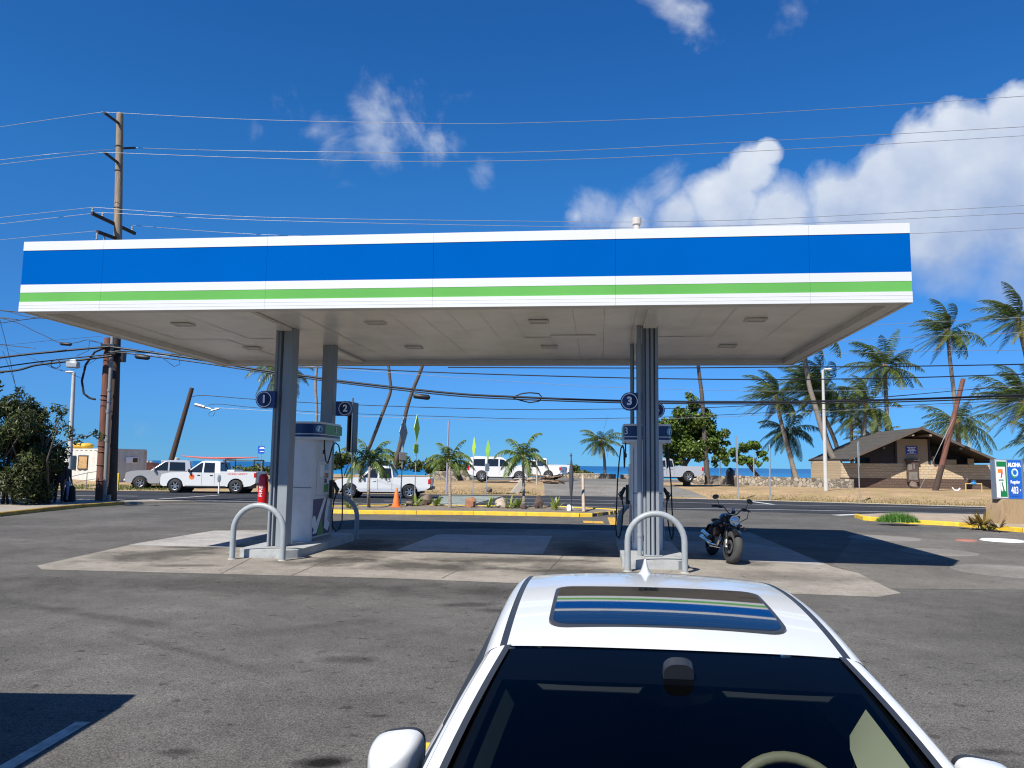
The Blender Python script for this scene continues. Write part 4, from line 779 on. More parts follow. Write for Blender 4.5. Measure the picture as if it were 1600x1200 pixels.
# ================================================================ motorcycle (local: +x forward, z up; leans on its stand)
mblk = K('motorcycle black', (.008, .008, .009), .22, var=.1, coat=.5)
meng = K('engine dark metal', (.03, .03, .032), .4, .6, var=.2)
mp = thing('motorcycle', 'black cruiser motorcycle on its stand at the corner of the right island, facing the viewer', 'motorcycle', (4.52, 16.75, .006), R(-88))
mp.rotation_euler = (R(-7.5), 0, R(-90.5))
def wheel_m(x, r, w, par, steer=0):
    b = MB(); M = at(x, 0, r) @ Matrix.Rotation(steer, 4, 'Z') @ Matrix.Rotation(pi/2, 4, 'X')
    b.T = M; n = 10; b.lathe([(r-w*.85+w*.85*max(0, sin(pi*k/n))**.6, -w*.62*cos(pi*k/n)) for k in range(n+1)], 36); wh = b.build('wheel', mat('motorcycle tyre', (.045, .044, .042), .8, var=.25, bump=.4, bs=60), par, smooth=60)
    b = MB(); b.T = M; R0 = r-w*.8; b.lathe([(R0+.01, -w*.45), (R0-.02, -w*.3), (R0-.02, w*.3), (R0+.01, w*.45)], 32); b.lathe([(.0, -.06), (.05, -.06), (.05, .06), (0, .06)], 14)
    for k in range(9): a = 2*pi*k/9; b.box((.5*R0*cos(a), .5*R0*sin(a), 0), (R0*.95, .03, .03), rz=a)
    b.build('rim', meng, wh)
    b = MB(); b.T = M
    for s in (-1, 1): b.lathe([(.07, s*.075), (.14, s*.078), (.14, s*.072), (.07, s*.070)], 24)
    b.build('brake_disc', steel, wh)
ST_ = R(10)
wheel_m(.80, .335, .145, mp, ST_); wheel_m(-.80, .325, .18, mp)
def yz(p): return (p[0], p[1], p[2])
b = MB()
for s in (-1, 1): b.tube([(.79, s*.125, .34), (.66, s*.125, .62)], .034, 10); b.tube([(.67, s*.125, .60), (.52, s*.12, .96)], .027, 10)
b.build('fork', meng, mp)
b = MB()
for s in (-1, 1): b.cyl((.795, s*.128, .31), (.735, s*.128, .46), .036)
b.build('fork_slider', K('fork slider', (.25, .25, .25), .35, .5), mp)
b = MB(); b.box((.60, 0, .78), (.10, .36, .05)); b.box((.53, 0, .95), (.10, .30, .05)); b.build('yoke', mblk, mp, bevel=.01)
b = MB(); b.grid(lambda u, w: (.80+.37*cos(R(45)+u*R(85)), lerp(-.085, .085, w), .335+.375*sin(R(45)+u*R(85))-.03*(2*w-1)**2), 10, 6); b.build('front_fender', mblk, mp, smooth=80)
b = MB(); b.grid(lambda u, w: (-.80+.37*cos(R(40)+u*R(130)), lerp(-.12, .12, w), .335+.38*sin(R(40)+u*R(130))-.04*(2*w-1)**2), 12, 6); b.build('rear_fender', mblk, mp, smooth=80)
b = MB(); b.T = at(.66, 0, .87) @ Matrix.Rotation(pi/2, 4, 'Y'); b.lathe([(0, -.14), (.06, -.12), (.09, -.05), (.098, .03), (.10, .05)], 20); hl = b.build('headlight', mblk, mp, smooth=60)
b = MB(); b.T = at(.715, 0, .87) @ Matrix.Rotation(pi/2, 4, 'Y'); b.lathe([(0, .02), (.05, .014), (.086, 0)], 20); b.build('lamp_glass', K('bike lamp', (.5, .52, .55), .1, .6), hl, smooth=60); b = MB(); b.T = at(.71, 0, .87) @ Matrix.Rotation(pi/2, 4, 'Y'); b.lathe([(.088, .01), (.10, .012), (.102, -.01)], 20); b.build('bezel', chrome, hl)
b = MB(); b.ball((.12, 0, .86), (.31, .165, .135), 18, 12); b.build('fuel_tank', mblk, mp, smooth=80)
b = MB(); b.ball((-.34, 0, .72), (.30, .16, .075), 16, 8); b.ball((-.68, 0, .77), (.17, .12, .055), 14, 8); b.build('seat', plast, mp, smooth=80)
b = MB(); b.box((.05, 0, .42), (.46, .26, .22)); b.box((.20, 0, .60), (.17, .20, .26), M=Matrix.Rotation(R(25), 3, 'Y')); b.box((-.06, 0, .60), (.17, .20, .26), M=Matrix.Rotation(R(-25), 3, 'Y'))
for k in range(6): b.box((.20+.012*k, 0, .52+.035*k), (.22, .25, .012), M=Matrix.Rotation(R(25), 3, 'Y')); b.box((-.06-.012*k, 0, .52+.035*k), (.22, .25, .012), M=Matrix.Rotation(R(-25), 3, 'Y'))
b.build('engine', meng, mp, bevel=.01)
b = MB(); b.T = at(.06, -.18, .56); b.lathe([(0, .04), (.09, .04), (.10, .0), (.10, -.06)], 18, M=Matrix.Rotation(pi/2, 4, 'X')); b.build('air_cleaner', K('air cleaner', (.10, .045, .03), .4, .4), mp)
b = MB(); b.tube([(.25, -.12, .52), (.36, -.17, .40), (.30, -.19, .30), (-.1, -.2, .28), (-.35, -.2, .30)], .03, 10); b.tube([(-.30, -.205, .30), (-1.0, -.215, .36)], .05, 12); b.tube([(-.30, -.205, .42), (-.95, -.215, .48)], .045, 12); b.build('exhaust', chrome, mp, smooth=60)
b = MB(); b.tube([(.50, 0, .95), (.30, 0, .74), (-.25, 0, .66), (-.6, 0, .68)], .03, 8)
for s in (-1, 1): b.tube([(.46, s*.04, .88), (.42, s*.13, .35), (.1, s*.15, .24), (-.5, s*.13, .30), (-.80, s*.14, .325)], .02, 8)
b.build('frame', mblk, mp, smooth=60)
hb = MB(); HR = [(.30, -.47, 1.10), (.36, -.40, 1.12), (.46, -.24, 1.12), (.52, -.10, 1.00), (.52, .10, 1.00), (.46, .24, 1.12), (.36, .40, 1.12), (.30, .47, 1.10)]
hb.tube(HR, .014, 8); hbo = hb.build('handlebar', mblk, mp, smooth=60)
hbo.scale = (1, .82, 1)
for s in (-1, 1):
    b = MB(); b.tube([(.37, s*.38, 1.12), (.29, s*.485, 1.10)], .02, 8); b.build('grip', rubber, hbo)
    b = MB(); b.tube([(.44, s*.30, 1.11), (.43, s*.36, 1.10), (.38, s*.50, 1.085)], .009, 6); b.box((.43, s*.30, 1.11), (.07, .09, .06)); b.build('lever', meng, hbo)
    b = MB(); b.tube([(.44, s*.33, 1.12), (.40, s*.40, 1.26)], .008, 6); b.ball((.39, s*.44, 1.30), (.022, .085, .05), 12, 8, M=Matrix.Rotation(s*R(-14), 3, 'X')); b.build('mirror', mblk, hbo, smooth=60)
    b = MB(); b.ball((.62, s*.235, .73), (.035, .035, .035)); b.tube([(.6, s*.12, .74), (.62, s*.23, .73)], .01, 6); b.build('indicator', K('smoked indicator', (.12, .05, .02), .2), mp)
    b = MB(); b.tube([(.30, s*.10, .26), (.30, s*.34, .27)], .018, 8); b.build('foot_peg', chrome if s < 0 else rubber, mp)
b = MB(); b.T = at(.535, 0, 1.06) @ Matrix.Rotation(R(-40), 4, 'Y'); b.lathe([(0, .03), (.05, .03), (.055, -.03), (0, -.04)], 16); b.build('speedometer', chrome, hbo)
b = MB(); b.tube([(.52, -.12, 1.0), (.62, -.16, .9), (.66, -.15, .7), (.72, -.13, .5)], .008, 6); b.tube([(.45, .34, 1.10), (.56, .3, .95), (.52, .1, .8), (.3, .1, .7)], .008, 6); b.build('cable', rubber, mp)
b = MB(); b.tube([(-.05, .14, .26), (-.12, .36, .03), (-.06, .40, .015)], .013, 6); b.build('side_stand', meng, mp)
b = MB(); b.box((.60, 0, .70), (.06, .2, .1)); b.build('horn_bracket', mblk, mp, bevel=.01)

# ================================================================ kerbs and planted median
def kerb(name, pts, lab, w=.17, h=.15, m=None, step=1.6, gap=.02, cat='kerb', skip=()):
    t = thing(name, lab, cat); pts = [V((p[0], p[1], 0)) for p in pts]
    seg = []
    for a, c in zip(pts, pts[1:]):
        n = max(1, round((c-a).length/step))
        for i in range(n): seg.append((a.lerp(c, i/n), a.lerp(c, (i+1)/n)))
    for i, (a, c) in enumerate(seg):
        if i in skip: continue
        d = (c-a); L_ = d.length; ang = math.atan2(d.y, d.x); b = MB()
        x, y = L_/2-gap/2, w/2; hh = h*random.uniform(.94, 1.03)
        b.add([(-x, -y, -.02), (x, -y, -.02), (x, y, -.02), (-x, y, -.02), (-x, -y+.02, hh-.02), (x, -y+.02, hh-.02), (x, -y+.045, hh), (-x, -y+.045, hh), (x, y-.02, hh), (-x, y-.02, hh)], [(0, 1, 5, 4), (4, 5, 6, 7), (7, 6, 8, 9), (9, 8, 2, 3), (0, 4, 7, 9, 3), (1, 2, 8, 6, 5)])
        o = b.build('kerb_stone', m or yellow, t, smooth=0); o.location = (a+c)/2; o.rotation_euler = (random.uniform(-.01, .01), 0, ang)
    return t
K0 = [(-8.326,31.667,0.000),(-7.269,30.214,0.000),(-5.844,29.923,0.000),(-1.427,30.258,0.000),(2.656,29.952,0.000),(3.160,30.051,0.000)]
kerb('median_kerb', K0, 'long yellow kerb along the front of the planted strip behind the pumps', step=1.9)
kerb('median_kerb', [(-8.389,32.102,0.000),(-4.503,34.718,0.000),(1.801,34.929,0.000),(4.578,32.962,0.000)], 'thin yellow kerb along the street side of the planted strip', step=2.2)
kerb('median_kerb', [(3.328,30.458,0.000),(3.943,31.361,0.000),(4.603,32.748,0.000)], 'broken crumbling yellow kerb at the right end of the planted strip', step=.5, gap=.10, skip=(1,), m=mat('broken kerb', (.42, .29, .06), .8, var=.4, vs=9, dirt=((.05, .045, .04), .9, 6)))
_m = [(p[0], p[1]) for p in K0]+[(p[0], p[1]) for p in [(3.943,31.361,0.000),(4.578,32.962,0.000),(1.801,34.929,0.000),(-4.503,34.718,0.000),(-8.389,32.102,0.000)]]
b = MB(); b.prism(_m, -.02, .12, 'z'); b.build('planting_strip', gravel_m, smooth=0)['kind'] = 'structure'
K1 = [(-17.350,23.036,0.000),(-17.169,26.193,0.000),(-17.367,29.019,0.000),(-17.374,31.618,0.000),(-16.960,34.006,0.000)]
kerb('side_kerb', K1, 'shaded yellow kerb in front of the dark bush at the left', step=2.4, m=K('kerb yellow with painted shade', (.36, .22, .03), .7, var=.25, vs=4))  # shade is put into this darker, browner kerb yellow
_q = [(p[0], p[1]) for p in K1]; b = MB(); b.prism(_q+[(-14.6, 36.0), (-24, 36.0), (-60, 33.6)], -.02, .12, 'z'); b.build('bus_stop_pavement', K('pale pavement', (.30, .265, .21), .9, var=.15, vs=2, bump=.3), smooth=0)['kind'] = 'structure'
K2 = [(14.175,31.838,0.000),(13.750,30.113,0.000),(14.677,28.641,0.000),(15.906,27.512,0.000),(16.606,25.159,0.000),(18.186,22.080,0.000)]
kerb('corner_kerb', K2, 'yellow kerb curving round the grass clump and price sign at the right', step=1.5)
_q = [(p[0], p[1]) for p in K2]; b = MB(); b.prism(_q+[(p[0], p[1]) for p in [(25.815,31.269,0.000),(19.098,33.000,0.000),(16.534,33.309,0.000)]], -.02, .13, 'z'); b.build('corner_bed', K('sandy corner bed', (.34, .27, .19), .95, var=.2, vs=2, bump=.5, bs=20), smooth=0)['kind'] = 'structure'
# ================================================================ utility pole and wires
def pole(b, a, c, r0, r1, mi=0, n=14): b.tube([V(a).lerp(V(c), i/8) for i in range(9)], [lerp(r0, r1, i/8) for i in range(9)], n, mi)
PX, PY = -18.15, 35.0
up = thing('utility_pole', 'tall brown wooden utility pole with crossarms at the left behind the canopy', 'utility pole', (PX, PY, .1))
def loc(p): return tuple(V(p)-V((PX, PY, .1)))
b = MB(); pole(b, loc((-18.280,35.000,7.712)), loc((-18.812,35.000,18.338)), .205, .15); b.build('shaft', wood_g, up, smooth=60)
b = MB(); pole(b, loc((-18.390,34.800,-0.017)), loc((-18.501,34.800,7.496)), .21, .185); b.build('red_shaft', wood_r, up, smooth=60)
b = MB(); pole(b, loc((-17.993,35.000,0.007)), loc((-18.284,35.000,7.682)), .235, .207); b.build('lower_shaft', wood_d, up, smooth=60)  # lower part of the main shaft, in darker wood than the upper
b = MB(); b.tube([loc(p) for p in [(-18.056,34.550,-0.028),(-18.149,34.550,3.615),(-18.188,34.550,6.519),(-18.205,34.550,7.842)]], .085, 10)
for p in [(-18.084,34.550,0.988),(-18.133,34.550,2.754),(-18.164,34.550,4.047),(-18.172,34.550,5.002)]: q = V(loc(p)); b.cyl(q, q+V((.003, 0, .12)), .105)
b.cyl(loc((-17.833,34.500,0.006)), loc((-17.846,34.500,0.400)), .085); b.build('conduit', K('grey conduit', (.22, .215, .21), .5, var=.1), up, smooth=60)
b = MB()
for z in (.5, .9, 1.6, 2.2, 2.45, 4.55, 4.75): q = V(loc((-18.390,34.800,-0.017))).lerp(V(loc((-18.501,34.800,7.496))), z/7.6); b.tube([(q.x+.22*cos(2*pi*k/16), q.y+.22*sin(2*pi*k/16), z) for k in range(16)], .02, 5, closed=True)
b.build('strap', K('rusty strap', (.14, .06, .04), .8, var=.3), up)
b = MB()
for z in (16.6, 13.6, 15.4): q = V(loc((-18.280,35.000,7.712))).lerp(V(loc((-18.812,35.000,18.338))), (z-7.8)/10); b.tube([(q.x+.185*cos(2*pi*k/14), q.y+.185*sin(2*pi*k/14), z) for k in range(14)], .02, 5, closed=True)
b.build('band', steel, up)
armw = K('dark crossarm wood', (.05, .036, .028), .85, var=.3)
def arm(p, q, w=.1, name='crossarm'):
    b = MB(); p, q = V(p), V(q); d = q-p; M = d.to_track_quat('X', 'Z').to_matrix(); b.box((p+q)/2, (d.length, w, w*1.25), M=M); return b.build(name, armw, up)
def ins(b, p): b.lathe([(0, 0), (.045, 0), (.06, .05), (.04, .08), (.06, .13), (.04, .16), (.055, .21), (0, .23)], 10, M=at(*p))
q0, q1 = V(loc((-18.280,35.000,7.712))), V(loc((-18.812,35.000,18.338)))
def onp(z): return tuple(q0.lerp(q1, (z-q0.z)/(q1.z-q0.z)))
A1 = (loc((-18.666,33.400,17.609)), onp(17.7)); A2 = (loc((-18.501,36.000,17.061)), onp(16.5)); A3 = (loc((-18.537,33.400,15.740)), onp(15.75))
for q in (A1, A2, A3): arm(q[1], q[0], .08)
B1 = (loc((-19.028,33.600,12.975)), loc((-18.326,36.200,12.838))); arm(*B1, .11); B2 = (loc((-18.709,33.600,12.121)), onp(12.1)); arm(*B2, .11)
insm = K('insulator grey', (.38, .38, .37), .3, var=.1)
for t_ in (.02, .24, .93): p = V(B1[0]).lerp(V(B1[1]), t_); b = MB(); ins(b, (p.x, p.y, p.z+.07)); b.build('insulator', insm, up)
for t_ in (.0, .35): p = V(B2[0]).lerp(V(B2[1]), t_); b = MB(); b.lathe([(.03, 0), (.05, -.1), (.03, -.2), (.05, -.3), (.0, -.4)], 8, M=at(p.x, p.y, p.z-.05)); b.build('insulator', insm, up)
b = MB(); b.box(loc((-18.310,34.600,7.083)), (.62, .5, .16)); b.box(loc((-17.829,34.800,6.647)), (.25, .3, .5)); b.box(loc((-18.118,34.500,6.718)), (.35, .2, .14)); b.build('bracket', black, up, bevel=.02)
b = MB(); b.tube([loc(p) for p in [(-18.457,34.500,7.006),(-18.935,34.500,6.795),(-19.299,34.500,6.205),(-19.421,34.500,5.475),(-19.292,34.500,4.896),(-19.019,34.500,4.697),(-18.755,34.500,4.642)]], .05, 7); b.build('loose_cable', rubber, up, smooth=60)
b = MB(); b.tube([loc(p) for p in [(-17.669,34.500,6.958),(-16.270,34.500,6.860),(-15.725,34.500,6.486),(-15.300,34.500,6.171),(-15.046,34.500,6.291),(-15.091,34.500,6.553),(-15.454,34.500,6.812)]], .012, 5); b.tube([loc(p) for p in [(-18.616,34.500,7.210),(-19.203,34.500,7.290),(-19.229,34.500,6.849),(-19.734,34.500,6.608)]], .012, 5); b.build('cable_loop', rubber, up)
wire_m = K('wire black', (.012, .012, .013), .5, var=.1); wire_g = K('bare wire', (.33, .33, .34), .4, .4, var=.1)
def wire(pts, r, lab, m=None, grp='power lines', kink=-1):
    b = MB(); pts = [V(p) for p in pts]; Q = []
    if pts[-1].x > 24: pts.append(pts[-1]+(pts[-1]-pts[-2]).normalized()*70)      # on to the next pole
    if pts[0].x < -22: pts.insert(0, pts[0]+(pts[0]-pts[1]).normalized()*50); kink += kink > 0
    for i in range(len(pts)-1):                                     # Catmull-Rom so the sag stays smooth
        p0, p1, p2, p3 = pts[i if i == kink else max(i-1, 0)], pts[i], pts[i+1], pts[i+1 if i+1 == kink else min(i+2, len(pts)-1)]
        for k in range(8):
            t = k/8; Q.append(.5*((2*p1)+(p2-p0)*t+(2*p0-5*p1+4*p2-p3)*t*t+(3*p1-p0-3*p2+p3)*t**3))
    Q.append(pts[-1]); b.tube(Q, r, 5); o = b.build('power_line', m or wire_m, smooth=80); return tag(o, lab, 'wire', grp)
wire([(-29.548,34.000,16.024),(-23.758,34.000,17.131),(-18.755,33.400,17.638),(-11.980,34.000,17.648),(-3.114,34.000,17.586),(1.613,34.000,17.713),(8.711,34.000,18.089),(16.129,34.000,18.656),(23.574,34.000,19.287),(29.557,34.000,19.868)], .011, 'topmost pale wire, crossing the sky from the tip of the pole', wire_g, kink=2)
wire([(-29.417,34.000,14.717),(-23.627,34.000,15.556),(-20.718,34.000,15.932),(-18.470,36.000,17.061),(-11.908,34.000,16.145),(-0.141,34.000,16.246),(8.694,34.000,16.766),(16.080,34.000,17.267),(23.490,34.000,17.800),(29.437,34.000,18.252)], .012, 'upper of the two pale wires across the small clouds', wire_g, kink=3)
wire([(-29.392,34.000,14.475),(-23.610,34.000,15.344),(-18.566,33.400,15.740),(-11.892,34.000,15.809),(-5.424,34.000,15.746),(1.627,34.000,15.904),(8.688,34.000,16.307),(16.064,34.000,16.806),(23.466,34.000,17.369),(29.405,34.000,17.820)], .012, 'lower of the two pale wires across the small clouds', wire_g, kink=2)
wire([(-29.154,34.000,12.103),(-23.401,34.000,12.840),(-18.989,33.600,13.243),(-11.758,34.000,13.028),(1.650,34.000,13.002),(7.189,34.000,13.077),(13.026,34.000,13.337),(23.277,34.000,14.048),(29.155,34.000,14.461)], .011, 'upper thin wire skimming the canopy roof and vent', wire_g, kink=2)
wire([(-29.118,34.000,11.746),(-23.377,34.000,12.540),(-18.764,33.900,13.109),(-11.751,34.000,12.879),(1.652,34.000,12.762),(7.186,34.000,12.837),(13.019,34.000,13.067),(23.257,34.000,13.687),(29.128,34.000,14.098)], .011, 'second thin wire skimming the canopy roof, just under the first', wire_g, kink=2)
wire([(-29.046,34.000,11.033),(-23.315,34.000,11.795),(-18.769,33.600,12.150)], .010, 'short pale wire reaching the lowest crossarm from the left', wire_g)
wire([(-18.374,36.000,13.187),(-11.891,34.500,12.372),(-3.037,34.500,12.250),(5.812,34.500,12.401),(13.195,34.500,12.668),(18.369,34.500,12.815),(23.559,34.500,13.159),(29.502,34.500,13.544)], .010, 'pale wire running behind the fascia and out past its right corner', wire_g)
wire([(-28.484,34.000,5.442),(-22.867,34.000,6.408),(-20.320,34.000,6.731),(-18.105,34.000,6.963),(-17.760,34.000,6.939),(-14.301,34.000,6.494),(-11.422,34.000,6.043),(-9.127,34.000,5.758),(-7.122,34.000,5.512),(-2.840,34.000,5.097),(0.008,34.000,4.964),(5.127,34.000,4.846),(11.383,34.000,4.887),(17.077,34.000,5.062),(22.784,34.000,5.353),(28.504,34.000,5.686)], .05, 'thickest black cable bundle crossing under the canopy, with a coiled loop')
wire([(-28.688,34.300,5.011),(-23.033,34.300,6.012),(-20.471,34.300,6.395),(-18.328,34.300,6.657),(-17.903,34.300,6.779),(-14.419,34.300,6.389),(-11.518,34.300,5.992),(-7.182,34.300,5.457),(-2.863,34.300,5.024),(0.009,34.300,4.889),(5.172,34.300,4.786),(11.482,34.300,4.826),(17.224,34.300,4.989),(22.978,34.300,5.267),(28.745,34.300,5.575)], .03, 'black cable lashed just below the thickest bundle')
wire([(-28.671,34.200,5.664),(-22.949,34.200,5.799),(-21.254,34.200,6.139),(-19.263,34.200,6.398),(-17.983,34.200,6.589)], .05, 'black cable drooping in from the left edge to the pole')
wire([(-17.750,34.000,6.794),(-14.308,34.000,6.609),(-10.571,34.000,6.170),(-7.430,34.000,6.154),(-2.859,34.000,6.000),(5.130,34.000,5.876),(11.405,34.000,5.888),(17.115,34.000,6.036),(22.837,34.000,6.285),(28.568,34.000,6.549)], .026, 'black wire just below the far edge of the canopy')
wire([(-18.790,36.000,7.018),(-13.626,36.000,6.690),(-7.865,36.000,6.340),(-3.023,36.000,6.040),(1.810,36.000,5.771),(5.430,36.000,5.637),(12.064,36.000,5.574),(18.100,36.000,5.715),(24.148,36.000,5.977),(30.208,36.000,6.271)], .009, 'thin grey wire between the two black ones under the canopy', wire_g)
wire([(-15.874,38.000,5.107),(-15.243,38.000,5.179),(-12.693,38.000,5.022),(-8.875,38.000,4.849),(-3.157,38.000,4.719),(0.969,38.000,4.694),(5.094,38.000,4.781),(9.540,38.000,4.903),(13.674,38.000,5.181),(19.732,38.000,5.677),(25.494,38.000,6.265)], .018, 'dark wire from the leaning pole passing below sign two')
wire([(-15.058,38.000,4.703),(-14.426,38.000,4.760),(-12.673,38.000,4.608),(-8.858,38.000,4.404),(-3.148,38.000,4.290),(0.974,38.000,4.233),(5.094,38.000,4.320),(9.852,38.000,4.526),(14.300,38.000,4.807),(19.074,38.000,5.126),(25.450,38.000,5.497)], .014, 'lower dark wire from the leaning pole, above the small palms')
wire([(-14.734,38.000,4.581),(-12.032,38.000,4.458),(-8.854,38.000,4.293),(-3.145,38.000,4.163),(0.974,38.000,4.154),(5.094,38.000,4.241),(9.851,38.000,4.431),(14.297,38.000,4.696),(19.071,38.000,5.030),(25.443,38.000,5.370)], .010, 'thin wire a hand below the lower dark wire', wire_g)
wire([(-2.781,33.000,6.118),(5.534,33.000,6.201),(11.775,33.000,6.326),(16.632,33.000,6.419),(22.190,33.000,6.591),(27.757,33.000,6.806)], .026, 'black wire emerging right of the canopy through the palm crowns')
wire([(11.794,33.000,7.125),(12.774,33.000,7.391),(17.798,33.000,7.740),(22.270,33.000,7.998),(27.874,33.000,8.384)], .009, 'faint grey wire crossing the middle palm at the right', wire_g)
wire([(13.071,33.000,8.044),(17.824,33.000,8.362),(22.307,33.000,8.649),(27.916,33.000,8.952)], .009, 'faint grey wire crossing the tall palm crown at the right', wire_g)
wire([(12.064,33.000,6.820),(17.214,33.000,7.085),(22.225,33.000,7.209),(27.799,33.000,7.368)], .009, 'faint grey wire low over the right palm crowns', wire_g)
wire([(-27.367,34.000,8.641),(-23.016,34.000,8.204),(-21.242,34.000,7.558),(-20.205,34.000,7.109),(-19.492,34.000,7.147),(-18.986,34.000,7.270),(-18.344,34.000,7.105)], .016, 'dark drop wire with a black splice case left of the pole')
wire([(-25.784,32.000,8.523),(-21.690,32.000,8.165),(-20.588,32.000,7.933),(-19.362,32.000,7.812),(-18.415,32.000,7.797)], .016, 'dark wire from the left edge to the canopy corner')
wire([(-25.064,33.000,7.334),(-22.320,33.000,7.794),(-20.668,33.000,8.042),(-19.554,33.000,8.057)], .014, 'dark wire rising from the left edge to the canopy corner')
wire([(-20.302,30.000,7.391),(-19.797,30.000,5.863),(-19.207,30.000,3.851),(-18.885,30.000,2.955)], .010, 'left one of the two slanting guy wires above the bush')
wire([(-20.099,30.000,6.165),(-19.609,30.000,5.105),(-19.132,30.000,3.852),(-18.893,30.000,3.055)], .008, 'right one of the two slanting guy wires above the bush')
wire([(-26.030,34.300,7.312),(-23.119,34.300,7.059),(-20.825,34.300,7.265),(-18.530,34.300,7.501)], .008, 'thin wire rising to the pole from the left edge')
wire([(-23.115,34.300,7.001),(-21.627,34.300,6.438),(-20.436,34.300,5.931),(-19.719,34.300,5.970),(-19.019,34.300,6.240),(-18.527,34.300,6.625)], .008, 'slack looping wire sagging below the pole fittings')
def box_on(name, lab, cat, pts, r, m):
    b = MB(); b.tube(pts, r, 10); return tag(b.build(name, m, smooth=50), lab, cat)
box_on('splice_case', 'black cable splice case hanging under the bundle near the leaning palms', 'splice case', [(-4.372,34.000,4.948),(-4.315,34.000,4.949),(-3.717,34.000,4.885),(-3.631,34.000,4.872)], [.07, .12, .12, .06], black)
box_on('splice_case', 'black splice case on the drop wire left of the pole', 'splice case', [(-20.232,34.000,7.079),(-20.174,34.000,7.080),(-19.772,34.000,7.056),(-19.715,34.000,7.057)], [.04, .08, .08, .04], black)
box_on('splice_case', 'black splice case close on the right of the pole', 'splice case', [(-16.849,34.000,6.561),(-16.762,34.000,6.548),(-16.273,34.000,6.497),(-16.187,34.000,6.498)], [.05, .11, .11, .05], black)
p = (-19.590,34.000,6.135); b = MB(); b.box((0, 0, 0), (.5, .3, .26)); b.box((0, 0, .18), (.3, .1, .12)); o = b.build('cable_box', galv, bevel=.03, loc=p); tag(o, 'grey metal cable box hung on the wires above the left street lamp', 'cable box')
b = MB(); b.tube([(0.008,34.000,4.935),(0.432,34.000,5.112),(0.802,34.000,5.160),(1.201,34.000,5.122),(1.344,34.000,4.953),(1.204,34.000,4.780),(0.807,34.000,4.718),(0.436,34.000,4.798),(0.065,34.000,4.907)], .03, 6); tag(b.build('cable_coil', wire_m, smooth=80), 'teardrop loop of spare black cable on the bundle right of centre', 'cable coil')
b = MB(); b.tube([(-20.349,34.000,6.356),(-20.571,34.000,6.266),(-20.553,34.000,6.036),(-20.347,34.000,5.953),(-20.156,34.000,6.070),(-20.202,34.000,6.300),(-20.351,34.000,6.384)], .02, 5); tag(b.build('cable_coil', wire_m, smooth=80), 'small loop of black cable beside the grey cable box', 'cable coil')
def leaner(name, lab, pts, r0, r1, m, cat='utility pole'):
    b = MB(); pts = [V(p) for p in pts]; pole(b, pts[0], pts[1], r0, r1); return tag(b.build(name, m, smooth=60), lab, cat)
leaner('leaning_pole', 'dark leaning pole stump behind the parked white pickup', [(-25.689,58.000,1.207), (-24.268,58.000,7.450)], .21, .16, wood_d)
lp = leaner('leaning_pole', 'red brown leaning pole in front of the beach building', [(31.728,58.000,0.155), (34.308,58.000,8.916)], .21, .16, wood_r)
b = MB(); b.cyl((31.701,57.990,0.107), (32.397,57.990,2.355), .222, .205, 14); b.build('tarred_butt', wood_d, lp)
wire([(32.731,57.500,5.173),(31.678,57.500,3.058),(30.431,57.500,0.675)], .012, 'pale stay wire from the leaning pole down to the ground', wire_g)
o = MB(); o.tube([(-16.520,40.000,4.873), (-16.012,40.000,4.746)], .09, 8); o.tube([(-16.078,40.000,4.745), (-15.673,40.000,4.650)], .05, 8); o.tube([(-15.668,40.000,4.566), (-15.273,40.000,4.672)], .05, 8)
tag(o.build('cable_amplifier', galv), 'pale metal amplifier strung on wires right of the leaning stump', 'cable amplifier')
o = MB(); o.tube([(-15.569,40.000,4.584),(-15.793,40.000,4.414),(-15.753,40.000,4.281),(-15.553,40.000,4.284),(-15.463,40.000,4.485)], .012, 5); tag(o.build('cable_coil', wire_m), 'tiny drip loop under the pale amplifier', 'cable coil')
# street lamps
t = thing('street_lamp', 'pale concrete street lamp post in front of the palms at the right', 'street lamp', (21.992,54.000,0.003)); q = V((22.009,54.000,8.942))-V((21.992,54.000,0.003)); c0 = K('concrete post', (.47, .46, .43), .8, var=.08)
b = MB(); pole(b, (0, 0, 0), (q.x*.98, 0, q.z), .16, .085); b.build('post', c0, t, smooth=60); b = MB(); b.tube([(q.x, 0, q.z-.15), (q.x+.05, 0, q.z), (q.x+.2, -.05, q.z+.04)], .045, 8); b.build('bracket', c0, t); b = MB(); b.ball((q.x+.36, -.08, q.z+.05), (.30, .14, .075)); b.build('lamp_head', signw, t, smooth=80)
t = thing('street_lamp', 'slim grey street lamp post behind the bush at the left', 'street lamp', (-26.224,46.000,0.152)); q = V((-26.412,46.000,7.147))-V((-26.224,46.000,0.152))
b = MB(); pole(b, (0, 0, 0), (q.x, 0, q.z), .15, .10); b.build('post', c0, t, smooth=60); b = MB(); b.ball((q.x-.25, -.05, q.z+.02), (.28, .12, .07)); b.build('lamp_head', signw, t, smooth=80)
